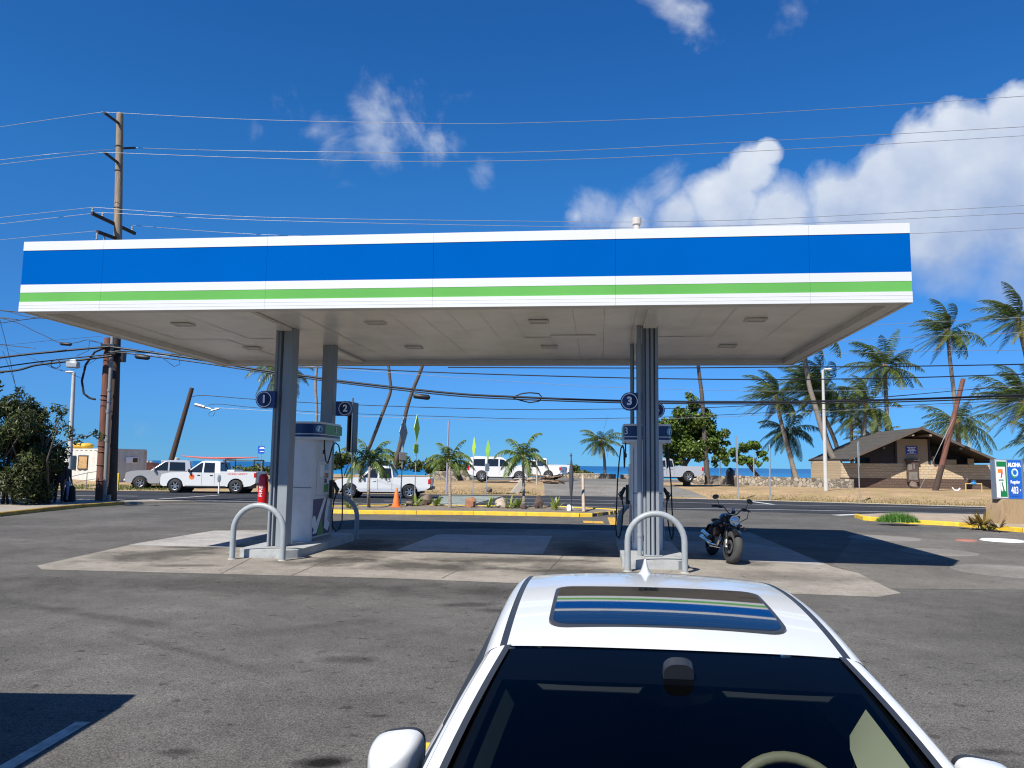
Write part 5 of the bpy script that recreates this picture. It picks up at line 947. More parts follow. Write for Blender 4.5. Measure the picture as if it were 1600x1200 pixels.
# ================================================================ sign posts along the street
def signpost(lab, base, top, pr, plates, pm=None, name='sign_post', cat='sign post', grp='sign posts along the street', footz=None):
    t = thing(name, lab, cat, base, 0, grp); bz = V(base); q = V(top)-bz
    b = MB(); b.tube([(0, 0, -.05), (q.x, q.y, q.z)], pr, 6); b.build('post', pm or galv, t)
    for (shape, zc, w, h, yaw, m, back) in plates:
        M = at(q.x*zc/q.z, -.04, zc) @ Matrix.Rotation(R(yaw), 4, 'Z')
        P = [(-w/2, 0), (0, -h/2), (w/2, 0), (0, h/2)] if shape == 'd' else [(-w/2, -h/2), (w/2, -h/2), (w/2, h/2), (-w/2, h/2)]
        b = MB(); b.T = M; b.prism(P, -.012, .0, 'y', 0); b.prism([(x*.99, z*.99) for x, z in P], .001, .008, 'y', 1); b.build('sign_plate', [m, back], t)
    return t
lime = K('fluorescent sign yellow', (.50, .70, .02), .4, var=.03); sgrey = K('sign back grey', (.20, .24, .27), .4, .3); dkpost = K('dark metal post', (.10, .11, .12), .45, .4)
signpost('tall road sign seen edge-on just right of pump sign two', (-6.746,33.000,-0.124), (-6.848,33.000,4.728), .035, [('r', 3.60, 1.2, 2.15, 80, dkpost, sgrey), ('r', 3.6, 1.0, 2.1, 98, sgrey, dkpost)], dkpost)
signpost('grey backed diamond sign seen edge-on before the leaning palm trunks', (-5.030,35.500,0.037), (-4.965,35.500,3.990), .03, [('d', 3.35, .9, 1.5, 74, sgrey, sgrey), ('r', 2.25, .35, .35, 40, K('small box grey', (.3, .28, .25), .6), sgrey)], galv)
signpost('lime diamond sign tallest of the lime signs, seen edge-on', (-4.512,36.500,0.052), (-4.484,36.500,4.148), .025, [('d', 3.58, .62, 1.3, 72, lime, lime), ('r', 2.60, .3, .42, 55, lime, lime)], galv)
signpost('plain grey post behind the middle small palm', (-3.806,46.000,0.258), (-3.766,46.000,4.514), .055, [], K('violet grey post', (.30, .28, .36), .5))
signpost('second thin post close to the middle small palm', (-3.634,46.000,0.185), (-3.598,46.000,2.911), .04, [], galv)
signpost('lime diamond sign left of the pair before the suv', (-2.443,50.000,0.011), (-2.405,50.000,3.553), .03, [('d', 3.0, .75, 1.45, -70, lime, lime)], galv)
signpost('green tinted lime diamond sign right of the pair before the suv', (-1.577,50.000,0.022), (-1.489,50.000,3.482), .03, [('d', 2.85, .8, 1.4, -66, K('sign green lime', (.26, .52, .06), .4), lime), ('r', 1.75, .28, .5, 20, sgrey, sgrey)], galv)
signpost('grey stake beside the right small palm', (2.013,60.000,0.474), (2.037,60.000,3.044), .06, [], K('pale stake', (.42, .38, .32), .7))
signpost('grey post between the motorcycle and the small spreading tree', (14.116,48.000,0.030), (14.036,48.000,3.427), .05, [('r', 3.1, .12, 1.6, 0, galv, galv)], galv)
signpost('slim pale post right of the small spreading tree', (15.739,47.000,-0.058), (15.777,47.000,3.423), .045, [('r', 2.9, .14, 1.2, 70, galv, galv)], galv)
signpost('thin dark post left of the small spreading tree', (20.294,75.000,1.139), (20.305,75.000,3.863), .06, [], sgrey)
signpost('thin pale post in front of the small spreading tree', (22.014,70.000,1.234), (22.028,70.000,3.428), .06, [], galv)
signpost('pale sign seen edge-on before the left end of the building', (20.723,46.000,0.129), (20.706,46.000,3.537), .035, [('r', 2.75, .45, 1.5, 78, galv, galv)], galv)
t = signpost('blue and white notice on a thin post behind the red board truck', (-18.694,58.000,0.489), (-18.815,58.000,3.549), .03, [('r', 2.35, .50, .58, 0, K('notice blue', (.02, .10, .5), .4), sgrey)], galv)
b = MB()
for z, w in ((2.50, .3), (2.42, .38), (2.2, .3)): b.b2((-w/2-.03, -.062, z), (w/2-.03, -.054, z+.05))
b.build('print', signw, t)
tag(MB().box((0, 0, .55), (.10, .10, 1.1)).build('yellow_bollard', yelbol, bevel=.02, loc=(-23.821,47.000,0.036)), 'slim yellow post at the street edge beside the grey container', 'bollard')
t = thing('lane_delineator', 'white stub post with a dark reflector on the street before the white pickup', 'delineator', (-17.315,46.000,0.043)); b = MB(); b.cyl((0, 0, 0), (0, 0, .75), .04); b.build('post', signw, t); b = MB(); b.ball((0, -.02, .88), (.11, .03, .26)); b.build('reflector', sgrey, t)
# cone, furled umbrella, wooden post
t = thing('traffic_cone', 'orange traffic cone standing on the planted strip near the white pickup', 'traffic cone', (-4.805,32.686,0.120)); b = MB(); b.lathe([(.17, .03), (.05, .78), (.035, .80), (0, .80)], 20); b.build('cone', orange, t, smooth=50); b = MB(); b.box((0, 0, .016), (.44, .44, .032)); b.build('base', orange, t, bevel=.01)
u0 = V((2.472,31.379,0.120)); t = thing('furled_umbrella', 'furled dark umbrella on a thin pole set in a white stone', 'umbrella', u0)
b = MB(); b.tube([(0, 0, 0), (-.03, 0, 2.35)], .018, 6); b.build('pole', plast, t); b = MB(); b.lathe([(.015, .5), (.05, .62), (.10, 1.3), (.085, 1.7), (.03, 2.05), (.012, 2.2)], 9, M=at(-.02, 0, 0)); b.lathe([(0, 2.2), (.05, 2.22), (.05, 2.26), (0, 2.28)], 8, M=at(-.03, 0, 0)); b.build('canopy', K('umbrella cloth', (.05, .055, .065), .8, var=.2), t)
b = MB(); b.tube([(2.924,30.966,0.100), (3.097,33.300,1.567)], [.07, .06], 8); tag(b.build('wooden_post', K('bleached wood', (.40, .31, .24), .85, var=.2), smooth=60), 'bleached wooden post at the right end of the planted strip', 'post')
def rock(name, lab, base, r, m, seed, grp='rocks on the planted strip'):
    b = MB(); b.ball((0, 0, r[2]*.55), r, 14, 10)
    for i, p in enumerate(b.v):
        n = mnoise.noise((p[0]/r[0]*1.1+seed*7, p[1]/r[1]*1.1, p[2]/r[2]*1.1))+.5*mnoise.noise((p[0]/r[0]*2.6+seed, p[1]/r[1]*2.6, p[2]/r[2]*2.6)); k = 1+.42*n; b.v[i] = (p[0]*k, p[1]*k, max(-.02, r[2]*.55+(p[2]-r[2]*.55)*k))
    o = b.build(name, m, smooth=38, weld=True, loc=base); o.rotation_euler = (0, 0, seed); return tag(o, lab, 'rock', grp)
lava = K('lava rock', (.085, .06, .05), .95, var=.4, vs=9, bump=1., bs=14); rbr = K('brown rock', (.30, .14, .075), .9, var=.25, vs=4, bump=.6, bs=10); rpa = K('pale rock', (.40, .33, .26), .9, var=.25, vs=4, bump=.6, bs=10); rgr = K('grey brown rock', (.16, .12, .095), .9, var=.25, vs=4, bump=.6, bs=10)
rock('rock', 'grey brown rock between the two leftmost leafy plants', (-3.779,34.882,0.100), (.32, .26, .28), rgr, 1)
rock('rock', 'smooth reddish brown rock right of the middle small palm', (-1.726,33.550,0.100), (.30, .24, .30), rbr, 2)
rock('rock', 'pale blocky rock left of the widest leafy plant', (-0.397,33.371,0.100), (.26, .22, .28), rpa, 3)
rock('rock', 'tall dark lava rock standing upright', (1.222,33.265,0.100), (.19, .18, .36), lava, 4)
rock('rock', 'white angular stone at the foot of the furled umbrella', (2.419,31.704,0.100), (.15, .14, .17), K('white stone', (.6, .58, .54), .8), 5)
rock('rock', 'dark stone at the foot of the right small palm', (0.554,32.635,0.100), (.13, .12, .16), lava, 6)
rock('rock', 'low dark rock near the orange cone', (-4.401,33.921,0.100), (.2, .18, .15), rgr, 8)
rock('rock', 'small dark rock lying on the dirt left of the concrete slab', (-1.471,52.000,0.139), (.25, .2, .22), rgr, 7, 'rocks by the beach')

# ================================================================ vegetation
palm_leaf = leafmat('palm leaf', (.022, .045, .007), (.155, .19, .038), .26, .4)
palm_dry = leafmat('yellowing palm leaf', (.10, .12, .02), (.24, .22, .05), .3, .5)
palm_dead = leafmat('dead palm leaf', (.10, .06, .025), (.24, .16, .07), .15, .7)
manila_leaf = leafmat('small palm leaf', (.04, .09, .015), (.20, .25, .06), .3, .4)
rach_m = K('palm midrib', (.18, .20, .06), .6, var=.2)
bark = K('palm bark', (.22, .185, .15), .9, var=.28, vs=5, bump=.5, bs=9, stretch=(1, 1, 3)); bark_d = K('dark palm bark', (.085, .07, .058), .9, var=.3, vs=5, bump=.5, bs=9, stretch=(1, 1, 3))
fibre = K('palm fibre', (.20, .12, .06), .9, var=.3)
def frond(par, base, az, el, L_, wind, droop, wid, nl=26, m=None, r=.022, curl=1.):
    d = V((cos(az)*cos(el), sin(az)*cos(el), sin(el))); p = V(base); n = 12; pts = [p.copy()]; g = V((0, 0, -1))
    for i in range(n):
        t = i/n; d = (d+g*droop*(.35+t)/n*1.6+V(wind)*(.3+t)/n).normalized(); p = p+d*L_/n; pts.append(p.copy())
    b = MB(); b.tube(pts, [lerp(r, r*.15, i/n) for i in range(n+1)], 4, 1, caps=False)
    wv = V(wind)
    for i in range(nl):
        t = .12+.87*i/(nl-1); k = t*n; j = min(n-1, int(k)); q = pts[j].lerp(pts[j+1], k-j); td = (pts[j+1]-pts[j]).normalized()
        sd_ = td.cross(V((0, 0, 1))); sd_ = sd_.normalized() if sd_.length > 1e-3 else V((1, 0, 0))
        ll = L_*wid*(sin(pi*min(1, (t*.82+.18)))**.6)*random.uniform(.8, 1.1)
        for s in (-1, 1):
            ld = (sd_*s*1.0+td*random.uniform(.5, .9)+g*random.uniform(.35, .8)*curl+wv*.5).normalized(); e1 = q+ld*ll*.55; e2 = q+(ld+g*.30*curl+wv*.2).normalized()*ll
            w = td*(.030*L_/3+.012)
            b.add([q-w*.6, q+w*.6, e1+w*.55, e1-w*.55, e2], [(0, 1, 2, 3), (3, 2, 4)], 0)
    return b.build('frond', [m or palm_leaf, rach_m], par, smooth=0, fix=False)
def palm(lab, trunk, r0, r1, L_, nf, wind=(-1.0, -.1, .05), m=None, tm=None, seed=1, els=(-35, 80), nl=40, dry=.15, name='coconut_palm', cat='palm tree', grp='palms along the beach', wid=.29, droop=1.05, bare=False):
    random.seed(seed); pts = [V(p) for p in trunk]; base = pts[0]; t = thing(name, lab, cat, base, 0, grp); Q = []
    for i in range(len(pts)-1):
        p0, p1, p2, p3 = pts[max(i-1, 0)], pts[i], pts[i+1], pts[min(i+2, len(pts)-1)]
        for k in range(5): u = k/5; Q.append(.5*((2*p1)+(p2-p0)*u+(2*p0-5*p1+4*p2-p3)*u*u+(3*p1-p0-3*p2+p3)*u**3)-base)
    Q.append(pts[-1]-base); n = len(Q)
    b = MB(); b.tube(Q, [lerp(r0, r1, (i/(n-1))**.7)*(1.25 if i == 0 else 1) for i in range(n)], 9); b.build('trunk', tm or bark, t, smooth=60)
    top = Q[-1]
    if not bare: b = MB(); b.ball(top+V((0, 0, .05)), (r1*1.35, r1*1.35, r1*1.8), 8, 6); b.build('crown_heart', fibre, t)
    nf = nf if bare else int(nf*1.35)
    for i in range(nf):
        az = i*2.39996+random.uniform(-.25, .25); f = (i+.5)/nf; el = R(lerp(els[1], els[0], f**.85)+random.uniform(-8, 8))
        dryf = f > .8 and random.random() < dry*3
        frond(t, top+V((cos(az), sin(az), 0))*r1*.6, az, el, L_*random.uniform(.82, 1.08)*(1 if f < .85 else .9), tuple(q*random.uniform(.7, 1.3) for q in wind), droop*random.uniform(.8, 1.2), wid, nl, palm_dry if dryf else m)
    if not bare:
        for i in range(4):                                     # dead skirt hanging under the crown
            az = i*1.7+seed; frond(t, top+V((cos(az), sin(az), -.5))*r1*.8, az, R(random.uniform(-45, -10)), L_*random.uniform(.45, .7), (wind[0]*.3, 0, 0), 2.2, wid*.8, 26, palm_dead)
    return t
PW = (-2.1, -.15, .10)
palm('tall palm against the sky right of the canopy corner, bent by the wind', [(46.695,80.000,1.350),(46.502,80.000,5.647),(46.256,80.000,10.329),(46.012,80.000,13.709),(45.872,80.000,16.503)], .26, .17, 4.4, 22, PW, seed=11)
palm('coconut palm highest of all, cut by the right edge of the photo', [(50.218,72.000,1.814),(49.495,72.000,7.782),(48.688,72.000,12.630),(48.280,72.000,15.080),(48.109,72.000,16.373)], .26, .18, 4.5, 22, PW, seed=12)
palm('bushy coconut palm at the right edge above the price sign', [(44.623,64.000,1.565),(43.625,64.000,4.461),(43.093,64.000,6.319),(42.687,64.000,7.653)], .26, .18, 4.8, 24, PW, seed=13)
palm('palm crown low behind the red brown leaning pole', [(45.478,78.000,1.685),(45.343,78.000,4.260),(45.402,78.000,6.855)], .27, .20, 4.4, 18, (-.8, -.1, .1), seed=14, els=(-40, 65))
palm('coconut palm above the building roof ridge, its crown clear of the canopy', [(36.092,74.000,1.605),(36.147,74.000,4.664),(36.226,74.000,8.370),(36.174,74.000,11.925)], .25, .17, 4.2, 22, (-.9, -.1, .1), seed=15)
palm('coconut palm behind the roof with a thick pale trunk', [(32.729,72.000,1.583),(32.952,72.000,4.561),(33.135,72.000,6.361),(33.310,72.000,7.929)], .25, .18, 4.0, 20, PW, seed=16)
palm('thin straight palm behind the building between two others', [(36.245,82.000,1.182),(36.278,82.000,4.227),(36.323,82.000,7.640)], .22, .15, 3.8, 16, PW, seed=17)
palm('short young yellow green palm peeping over the roof', [(35.756,76.000,1.892),(35.813,76.000,3.461),(35.858,76.000,4.721)], .2, .16, 3.2, 12, (-.3, 0, .2), m=palm_dry, seed=18, els=(10, 80))
palm('leftmost leaning palm of the right group, its trunk slanting down to the wall', [(26.629,72.000,0.911),(25.867,72.000,3.871),(25.378,72.000,5.958),(25.052,72.000,7.458),(24.897,72.000,8.542)], .24, .15, 3.9, 20, PW, seed=19)
palm('dark lower palm crossing the leftmost leaning palm', [(27.493,75.000,0.988),(27.233,75.000,3.024),(26.957,75.000,4.448),(26.925,75.000,5.694)], .22, .15, 3.6, 16, (-.5, 0, -.1), seed=20, tm=bark_d, els=(-45, 60))
palm('very tall palm whose trunk passes up behind the canopy corner', [(28.617,66.000,1.053),(27.478,66.000,3.105),(26.817,66.000,4.847),(26.172,66.000,7.318),(25.673,66.000,9.253),(25.401,66.000,11.483),(25.294,66.000,13.731)], .27, .18, 4.2, 18, PW, seed=21, tm=bark)
palm('dark leaning palm behind the pale street lamp', [(30.232,70.000,0.882),(29.643,70.000,2.430),(28.990,70.000,3.868),(28.517,70.000,5.606),(28.411,70.000,7.945),(28.324,70.000,9.002)], .25, .17, 4.3, 22, PW, seed=22, tm=bark_d)
palm('dense palm crown left of the pale street lamp', [(33.307,78.000,1.011),(33.016,78.000,4.097),(31.935,78.000,7.002),(31.014,78.000,8.949),(30.463,78.000,10.253)], .24, .16, 4.2, 20, PW, seed=23, tm=bark_d)
palm('palm cut by the right edge above the price sign, only leaf tips in view', [(48.806,70.000,1.529),(48.445,70.000,3.256),(48.065,70.000,4.701)], .22, .16, 3.3, 14, (-.7, 0, 0), seed=24)
palm('lone coconut palm by the low sea wall in the middle distance', [(10.942,90.000,1.023),(10.904,90.000,2.579),(10.716,90.000,4.065),(10.491,90.000,4.883)], .20, .14, 3.0, 18, (-.35, 0, .05), seed=25, els=(-30, 75))
palm('palm with hanging fronds behind the left front column', [(-20.060,70.000,1.198),(-20.431,70.000,4.375),(-20.878,70.000,7.876),(-21.180,70.000,10.705)], .25, .17, 3.6, 16, (.1, 0, -.1), seed=26, els=(-60, 40), m=palm_leaf)
palm('slender palm trunk between the left columns', [(-15.551,62.000,1.058),(-15.725,62.000,4.130),(-15.756,62.000,6.196),(-15.943,62.000,8.276),(-15.818,62.000,10.374),(-15.640,62.000,12.488)], .14, .10, 2.6, 12, PW, seed=27)
palm('wavy leaning palm trunk left of the diamond sign', [(-13.400,68.000,1.020),(-12.154,68.000,4.295),(-11.323,68.000,6.687),(-10.803,68.000,8.290),(-10.897,68.000,9.549),(-11.120,68.000,11.272),(-11.362,68.000,13.585)], .17, .12, 2.8, 14, PW, seed=28, tm=bark_d)
palm('wavy leaning palm trunk behind the diamond sign', [(-9.543,62.000,0.882),(-8.905,62.000,3.705),(-8.557,62.000,6.033),(-8.086,62.000,7.754),(-7.552,62.000,9.172),(-7.169,62.000,10.490),(-6.954,62.000,12.339)], .19, .13, 2.8, 14, PW, seed=29, tm=bark_d)
palm('bare looking trunk with a black foot right of the round tree', [(15.283,60.000,0.649),(15.162,60.000,2.721),(15.041,60.000,4.959),(14.923,60.000,7.467),(14.697,60.000,9.487),(14.476,60.000,12.033)], .23, .13, 2.8, 14, PW, seed=30, tm=bark_d)
SP = dict(r0=.075, r1=.05, m=manila_leaf, els=(-10, 85), nl=40, name='small_palm', cat='small palm', grp='small palms on the planted strip', wid=.30, droop=1.6, dry=0, wind=(0, 0, 0), bare=True)
SP.pop('wind')
palm('leftmost small palm on the planted strip, yellowing on one side', [(-5.892,32.305,0.100), (-5.821,31.760,1.000), (-6.210,34.000,1.995)], L_=1.55, nf=15, wind=(.1, 0, 0), seed=31, **SP)
palm('middle small palm with a bulbous pale foot', [(-2.556,32.859,0.100), (-2.610,33.296,1.000), (-2.750,34.600,2.043)], L_=1.45, nf=14, wind=(-.05, 0, 0), seed=32, **SP)
palm('right small palm with its trunk foot painted black', [(0.567,32.638,0.100), (0.579,34.821,1.000), (0.537,34.000,2.281)], L_=1.5, nf=15, wind=(.2, 0, 0), seed=33, **SP)
# leafy clumps
def clump(lab, base, n, L_, seed, m=None, grp='leafy plants on the planted strip', w=.05, name='spider_lily', cat='plant', el=(25, 85)):
    random.seed(seed); t = thing(name, lab, cat, base, 0, grp)
    for i in range(n):
        az = random.uniform(0, 6.28); e = R(random.uniform(*el)); l_ = L_*random.uniform(.7, 1.1); d = V((cos(az)*cos(e), sin(az)*cos(e), sin(e))); p = V((cos(az)*.05, sin(az)*.05, 0)); sd_ = V((-sin(az), cos(az), 0)); b = MB(); vs = []
        for k in range(6):
            ww = w*sin(pi*(k/5*.85+.12)); vs += [p-sd_*ww+V((0, 0, ww*.4)), p+sd_*ww+V((0, 0, ww*.4))]; d = (d+V((0, 0, -.13))).normalized(); p = p+d*l_/5
        b.add(vs, [(2*k, 2*k+1, 2*k+3, 2*k+2) for k in range(5)]); b.build('leaf', m or lily, t, smooth=60, fix=False)
    b = MB(); b.cyl((0, 0, 0), (0, 0, .14), .05, .06, 8); b.build('stem', K('pale stem', (.42, .38, .25), .8), t)
    return t
lily = leafmat('lily leaf', (.10, .17, .02), (.34, .38, .08), .35, .4)
for i, (p, n, L_, lab) in enumerate((((-4.157,33.982,0.100), 22, .62, 'leafy lily with a yellow lower leaf just right of the cone'), ((-3.279,34.465,0.100), 26, .52, 'low spreading lily left of the middle small palm'), ((-0.923,33.493,0.100), 14, .60, 'narrow upright lily between the brown and the pale rock'), ((-0.039,33.211,0.100), 20, .62, 'left half of the widest lily, beside the pale rock'), ((0.318,33.295,0.100), 18, .60, 'lily touching the foot of the right small palm'), ((1.862,32.472,0.100), 16, .60, 'lily with arching leaves right of the lava rock'), ((-6.538,31.451,0.100), 20, .55, 'lily behind the far hoop and hose of the left pump'))):
    clump(lab, p, n, L_, 40+i)
clump('dry yellow brown bromeliad bank beside the price sign base', (15.784,25.969,0.130), 46, .62, 60, leafmat('bromeliad', (.16, .10, .02), (.42, .32, .09), .2, .5), grp='plants by the price sign', name='bromeliad', w=.045, el=(8, 75))
clump('smaller reddish dry bromeliad at the left end of the bank', (15.585,26.208,0.130), 30, .5, 61, leafmat('red bromeliad', (.14, .05, .025), (.35, .24, .08), .2, .5), grp='plants by the price sign', name='bromeliad', w=.04, el=(8, 75))
clump('bromeliad at the foot of the concrete plinth, half dead', (15.803,25.186,0.130), 30, .45, 62, leafmat('dead bromeliad', (.10, .05, .025), (.32, .22, .09), .2, .5), grp='plants by the price sign', name='bromeliad', w=.04, el=(8, 70))
random.seed(5); gc = V((13.784,27.647,0.130))
def gcf():
    a = random.random()*6.28; r = random.random()**.5; return gc.x+cos(a)*r*.72+.1*sin(7*a), gc.y+sin(a)*r*.45
b = MB()
for i in range(2600):
    x, y = gcf(); q = max(.06, 1-((x-gc.x)/.85)**2-((y-gc.y)/.55)**2); hh = .42*q*random.uniform(.45, 1.1); a = random.random()*6.28; lx, ly = cos(a)*hh*.45, sin(a)*hh*.45; px_, py_ = -sin(a)*.009, cos(a)*.009
    b.add([(x-px_, y-py_, .12), (x+px_, y+py_, .12), (x+lx, y+ly, .13+hh)], [(0, 1, 2)])
o = b.build('grass_clump', leafmat('bright grass', (.04, .13, .012), (.15, .32, .05), .3), smooth=0, fix=False); o['kind'] = 'stuff'
# leaf clouds
def leaves(b, c, r, n, sz, narrow=1., shell=.55, flat=0):
    for i in range(n):
        while True:
            d = V((random.uniform(-1, 1), random.uniform(-1, 1), random.uniform(-1, 1)))
            if .05 < d.length < 1: break
        d = d.normalized()*(shell+(1-shell)*random.random()**.6); p = V((c[0]+d.x*r[0], c[1]+d.y*r[1], c[2]+d.z*r[2]))
        nrm = (d+V((random.gauss(0, .7), random.gauss(0, .7), random.gauss(.35, .6)))).normalized(); u = nrm.orthogonal().normalized(); a = random.random()*6.28; w = nrm.cross(u); u, w = u*cos(a)+w*sin(a), w*cos(a)-u*sin(a); s = sz*random.uniform(.6, 1.25)
        b.add([p-u*s*.5, p+w*s*.32*narrow+nrm*s*.08, p+u*s*.55, p-w*s*.32*narrow+nrm*s*.08], [(0, 1, 2, 3)])
def bush(name, lab, cat, base, blobs, n, sz, m, stems=(), grp=None, narrow=1., shell=.5, tm=None, seed=3, bal=None):
    random.seed(seed); t = thing(name, lab, cat, base, 0, grp); b = MB(); tot = sum(q[3]*q[4]*q[5] for q in blobs)
    for (x, y, z, rx, ry, rz) in blobs: leaves(b, (x, y, z), (rx, ry, rz), max(20, int(n*(rx*ry*rz)/tot)), sz, narrow, shell)
    b.build('crown', m, t, smooth=0, fix=False)
    for s in stems: q = MB(); q.tube(s[0], s[1], 7); q.build('trunk' if s[1][0] > .08 else 'branch', tm or bark_d, t, smooth=60)
    return t
kam = leafmat('broad tree leaf', (.022, .055, .009), (.17, .23, .04), .3, .35)
bb = V((13.873,61.000,0.605)); random.seed(9); bl = []
for (px, pz, r) in ((0, 5.0, 1.3), (-1.9, 4.6, 1.0), (-2.2, 3.4, .9), (-1.2, 4.2, 1.2), (1.1, 4.3, 1.2), (-.4, 3.2, 1.5), (1.5, 3.2, 1.2), (-1.6, 3.0, 1.1), (2.1, 3.9, .8), (.3, 6.2, .75), (-.9, 5.6, .75), (.6, 2.6, 1.1), (2.3, 2.6, .65), (-1.3, 2.1, .8), (1.2, 5.5, .6), (-.2, 7.0, .35), (2.7, 3.2, .4), (1.6, 1.9, .55)):
    for k in range(4): bl.append((px+.35+random.uniform(-.4, .4)*r, random.uniform(-1.2, 1.2), pz+random.uniform(-.4, .4)*r, r*random.uniform(.45, .75), r*random.uniform(.5, .8), r*random.uniform(.45, .75)))
bush('round_tree', 'round dense broad leaved tree behind the motorcycle, over the silver pickup', 'tree', bb, bl, 15000, .27, kam, stems=[([(0, 0, -.1), (-.05, 0, .8), (-.2, 0, 1.8), (-.35, .1, 3.0)], [.32, .25, .2, .1]), ([(-.15, 0, 1.5), (.5, .1, 2.4), (1.0, 0, 3.4)], [.16, .12, .06]), ([(-.2, 0, 1.8), (-.9, -.1, 2.6), (-1.3, 0, 3.2)], [.14, .1, .05])], seed=9, shell=.15)
bb = V((23.122,72.000,1.338)); bl = []; random.seed(10)
for (px, pz, r) in ((-3.2, 1.5, .8), (-2.4, 2.3, .9), (-1.4, 2.7, .9), (-.4, 2.6, .9), (.3, 2.1, .7), (-1.8, 1.3, .9), (-.8, 1.5, .8), (.6, 1.5, .5), (-3.0, 1.0, .5), (-.2, 1.0, .5)):
    for k in range(3): bl.append((px+random.uniform(-.4, .4)*r, random.uniform(-.8, .8), pz+random.uniform(-.4, .4)*r, r*random.uniform(.4, .65), r*.6, r*random.uniform(.3, .5)))
bush('spreading_tree', 'small spreading tree with a slanting trunk beyond the stone wall', 'tree', bb, bl, 2600, .28, leafmat('bright broad leaf', (.03, .08, .012), (.20, .28, .05), .3, .35), stems=[([(.4, 0, -.8), (-.3, 0, .1), (-1.0, 0, .9), (-1.6, 0, 1.8)], [.2, .17, .13, .07]), ([(-.7, 0, .6), (-.2, 0, 1.6)], [.09, .05])], seed=10, shell=.4)
# oleander hedge at the left
olea = leafmat('oleander leaf', (.022, .036, .010), (.10, .12, .035), .22, .45)
bb = V((-20.7, 31.4, .1)); bl = []; random.seed(12)
for i in range(120):
    x = random.uniform(-4.0, 1.75); top_ = lerp(4.7, 2.6, sst((x-.6)/1.2)); z = random.uniform(.5, top_-.35); bl.append((x, random.uniform(-1.1, 1.6), z, random.uniform(.35, .75), random.uniform(.4, .7), random.uniform(.35, .7)))
for (x, z) in ((2.2, 3.5), (2.5, 3.2), (2.3, 3.8), (2.7, 2.9), (2.0, 3.9), (-.4, 4.8), (-1.5, 5.0), (.5, 4.6), (1.6, 3.6), (.9, 4.3), (2.1, 2.9)): bl.append((x, 0, z, .22, .25, .26))
stm = [([(x, random.uniform(-.7, .7), 0), (x+random.uniform(-.4, .5), random.uniform(-.6, .6), 1.8), (x+random.uniform(-.7, .9), random.uniform(-.6, .6), 3.3)], [.05, .04, .02]) for x in [random.uniform(-4, 1.8) for _ in range(30)]]
stm += [([(1.5, 0, 1.9), (2.3, 0, 2.5), (3.2, 0, 2.75), (4.0, 0, 2.95)], [.03, .025, .02, .01]), ([(1.4, 0, 2.0), (2.0, 0, 3.0), (2.4, 0, 3.9)], [.03, .02, .01])]
bl += [(3.2, 0, 2.75, .25, .2, .14), (3.7, 0, 2.9, .25, .2, .18), (3.95, 0, 2.75, .18, .15, .22), (3.0, 0, 2.5, .2, .2, .14)]
bush('oleander_hedge', 'big dark oleander bush with thin stems at the left edge over the yellow kerb', 'bush', bb, bl, 52000, .22, olea, stems=stm, narrow=.5, shell=.15, seed=13)
# sea grape bushes beyond the street
sg = leafmat('sea grape leaf', (.025, .05, .01), (.15, .17, .04), .25, .45)
for i, (p, w, h, lab) in enumerate((((-14.213,78.000,1.026), 5.2, 2.2, 'wide sea grape bush behind the white crew cab pickup'), ((-7.032,80.000,1.168), 3.6, 1.7, 'low sea grape bush behind the stone blocks and middle small palm'), ((5.320,92.000,0.925), 2.6, 1.3, 'low sea grape bush behind the white pickups, by the sea wall'), ((8.492,96.000,0.840), 1.6, .7, 'small olive bush at the end of the sea wall'), ((-28.333,85.000,0.285), 2.4, 1.6, 'green bush seen through the truck rack'))):
    random.seed(70+i); bl = [(random.uniform(-w, w)*.8, random.uniform(-1, 1), h*random.uniform(.25, .8)*(1-.4*abs(random.uniform(-1, 1))), random.uniform(.5, 1.0), .8, h*random.uniform(.22, .36)) for _ in range(14)]
    bush('sea_grape_bush', lab, 'bush', p, bl, 1600, .34, sg, grp='sea grape bushes along the shore', stems=[([(x, 0, -.4), (x*.8, 0, h*.5)], [.06, .03]) for x in (-w*.5, 0, w*.5)], seed=80+i, shell=.4)

# ================================================================ beach building (local: x along its front, +y back, z up)
blk = bpy.data.materials.new('split block wall'); blk.use_nodes = True
def blockmat(m, c0, c1, mort):
    t = m.node_tree; n = t.nodes; l = t.links; b = n['Principled BSDF']; b.inputs['Roughness'].default_value = .9
    c = n.new('ShaderNodeTexCoord'); mpn = n.new('ShaderNodeMapping'); mpn.inputs['Rotation'].default_value = (R(90), 0, 0); l.new(c.outputs['Object'], mpn.inputs[0])
    k = n.new('ShaderNodeTexBrick'); k.inputs['Scale'].default_value = 1; k.inputs['Brick Width'].default_value = .42; k.inputs['Row Height'].default_value = .21; k.inputs['Mortar Size'].default_value = .012; k.inputs['Color1'].default_value = c0+(1,); k.inputs['Color2'].default_value = c1+(1,); k.inputs['Mortar'].default_value = mort+(1,); l.new(mpn.outputs[0], k.inputs['Vector'])
    l.new(k.outputs['Color'], b.inputs['Base Color']); u = n.new('ShaderNodeBump'); u.inputs['Strength'].default_value = .9; u.inputs['Distance'].default_value = .04
    s = n.new('ShaderNodeTexNoise'); s.inputs['Scale'].default_value = 7; s.inputs['Detail'].default_value = 6; l.new(c.outputs['Object'], s.inputs['Vector']); a = n.new('ShaderNodeMath'); a.operation = 'MULTIPLY_ADD'; a.inputs[1].default_value = -1.2; l.new(k.outputs['Fac'], a.inputs[0]); l.new(s.outputs[0], a.inputs[2]); l.new(a.outputs[0], u.inputs['Height']); l.new(u.outputs[0], b.inputs['Normal'])
blockmat(blk, (.54, .42, .27), (.47, .36, .22), (.38, .30, .195))
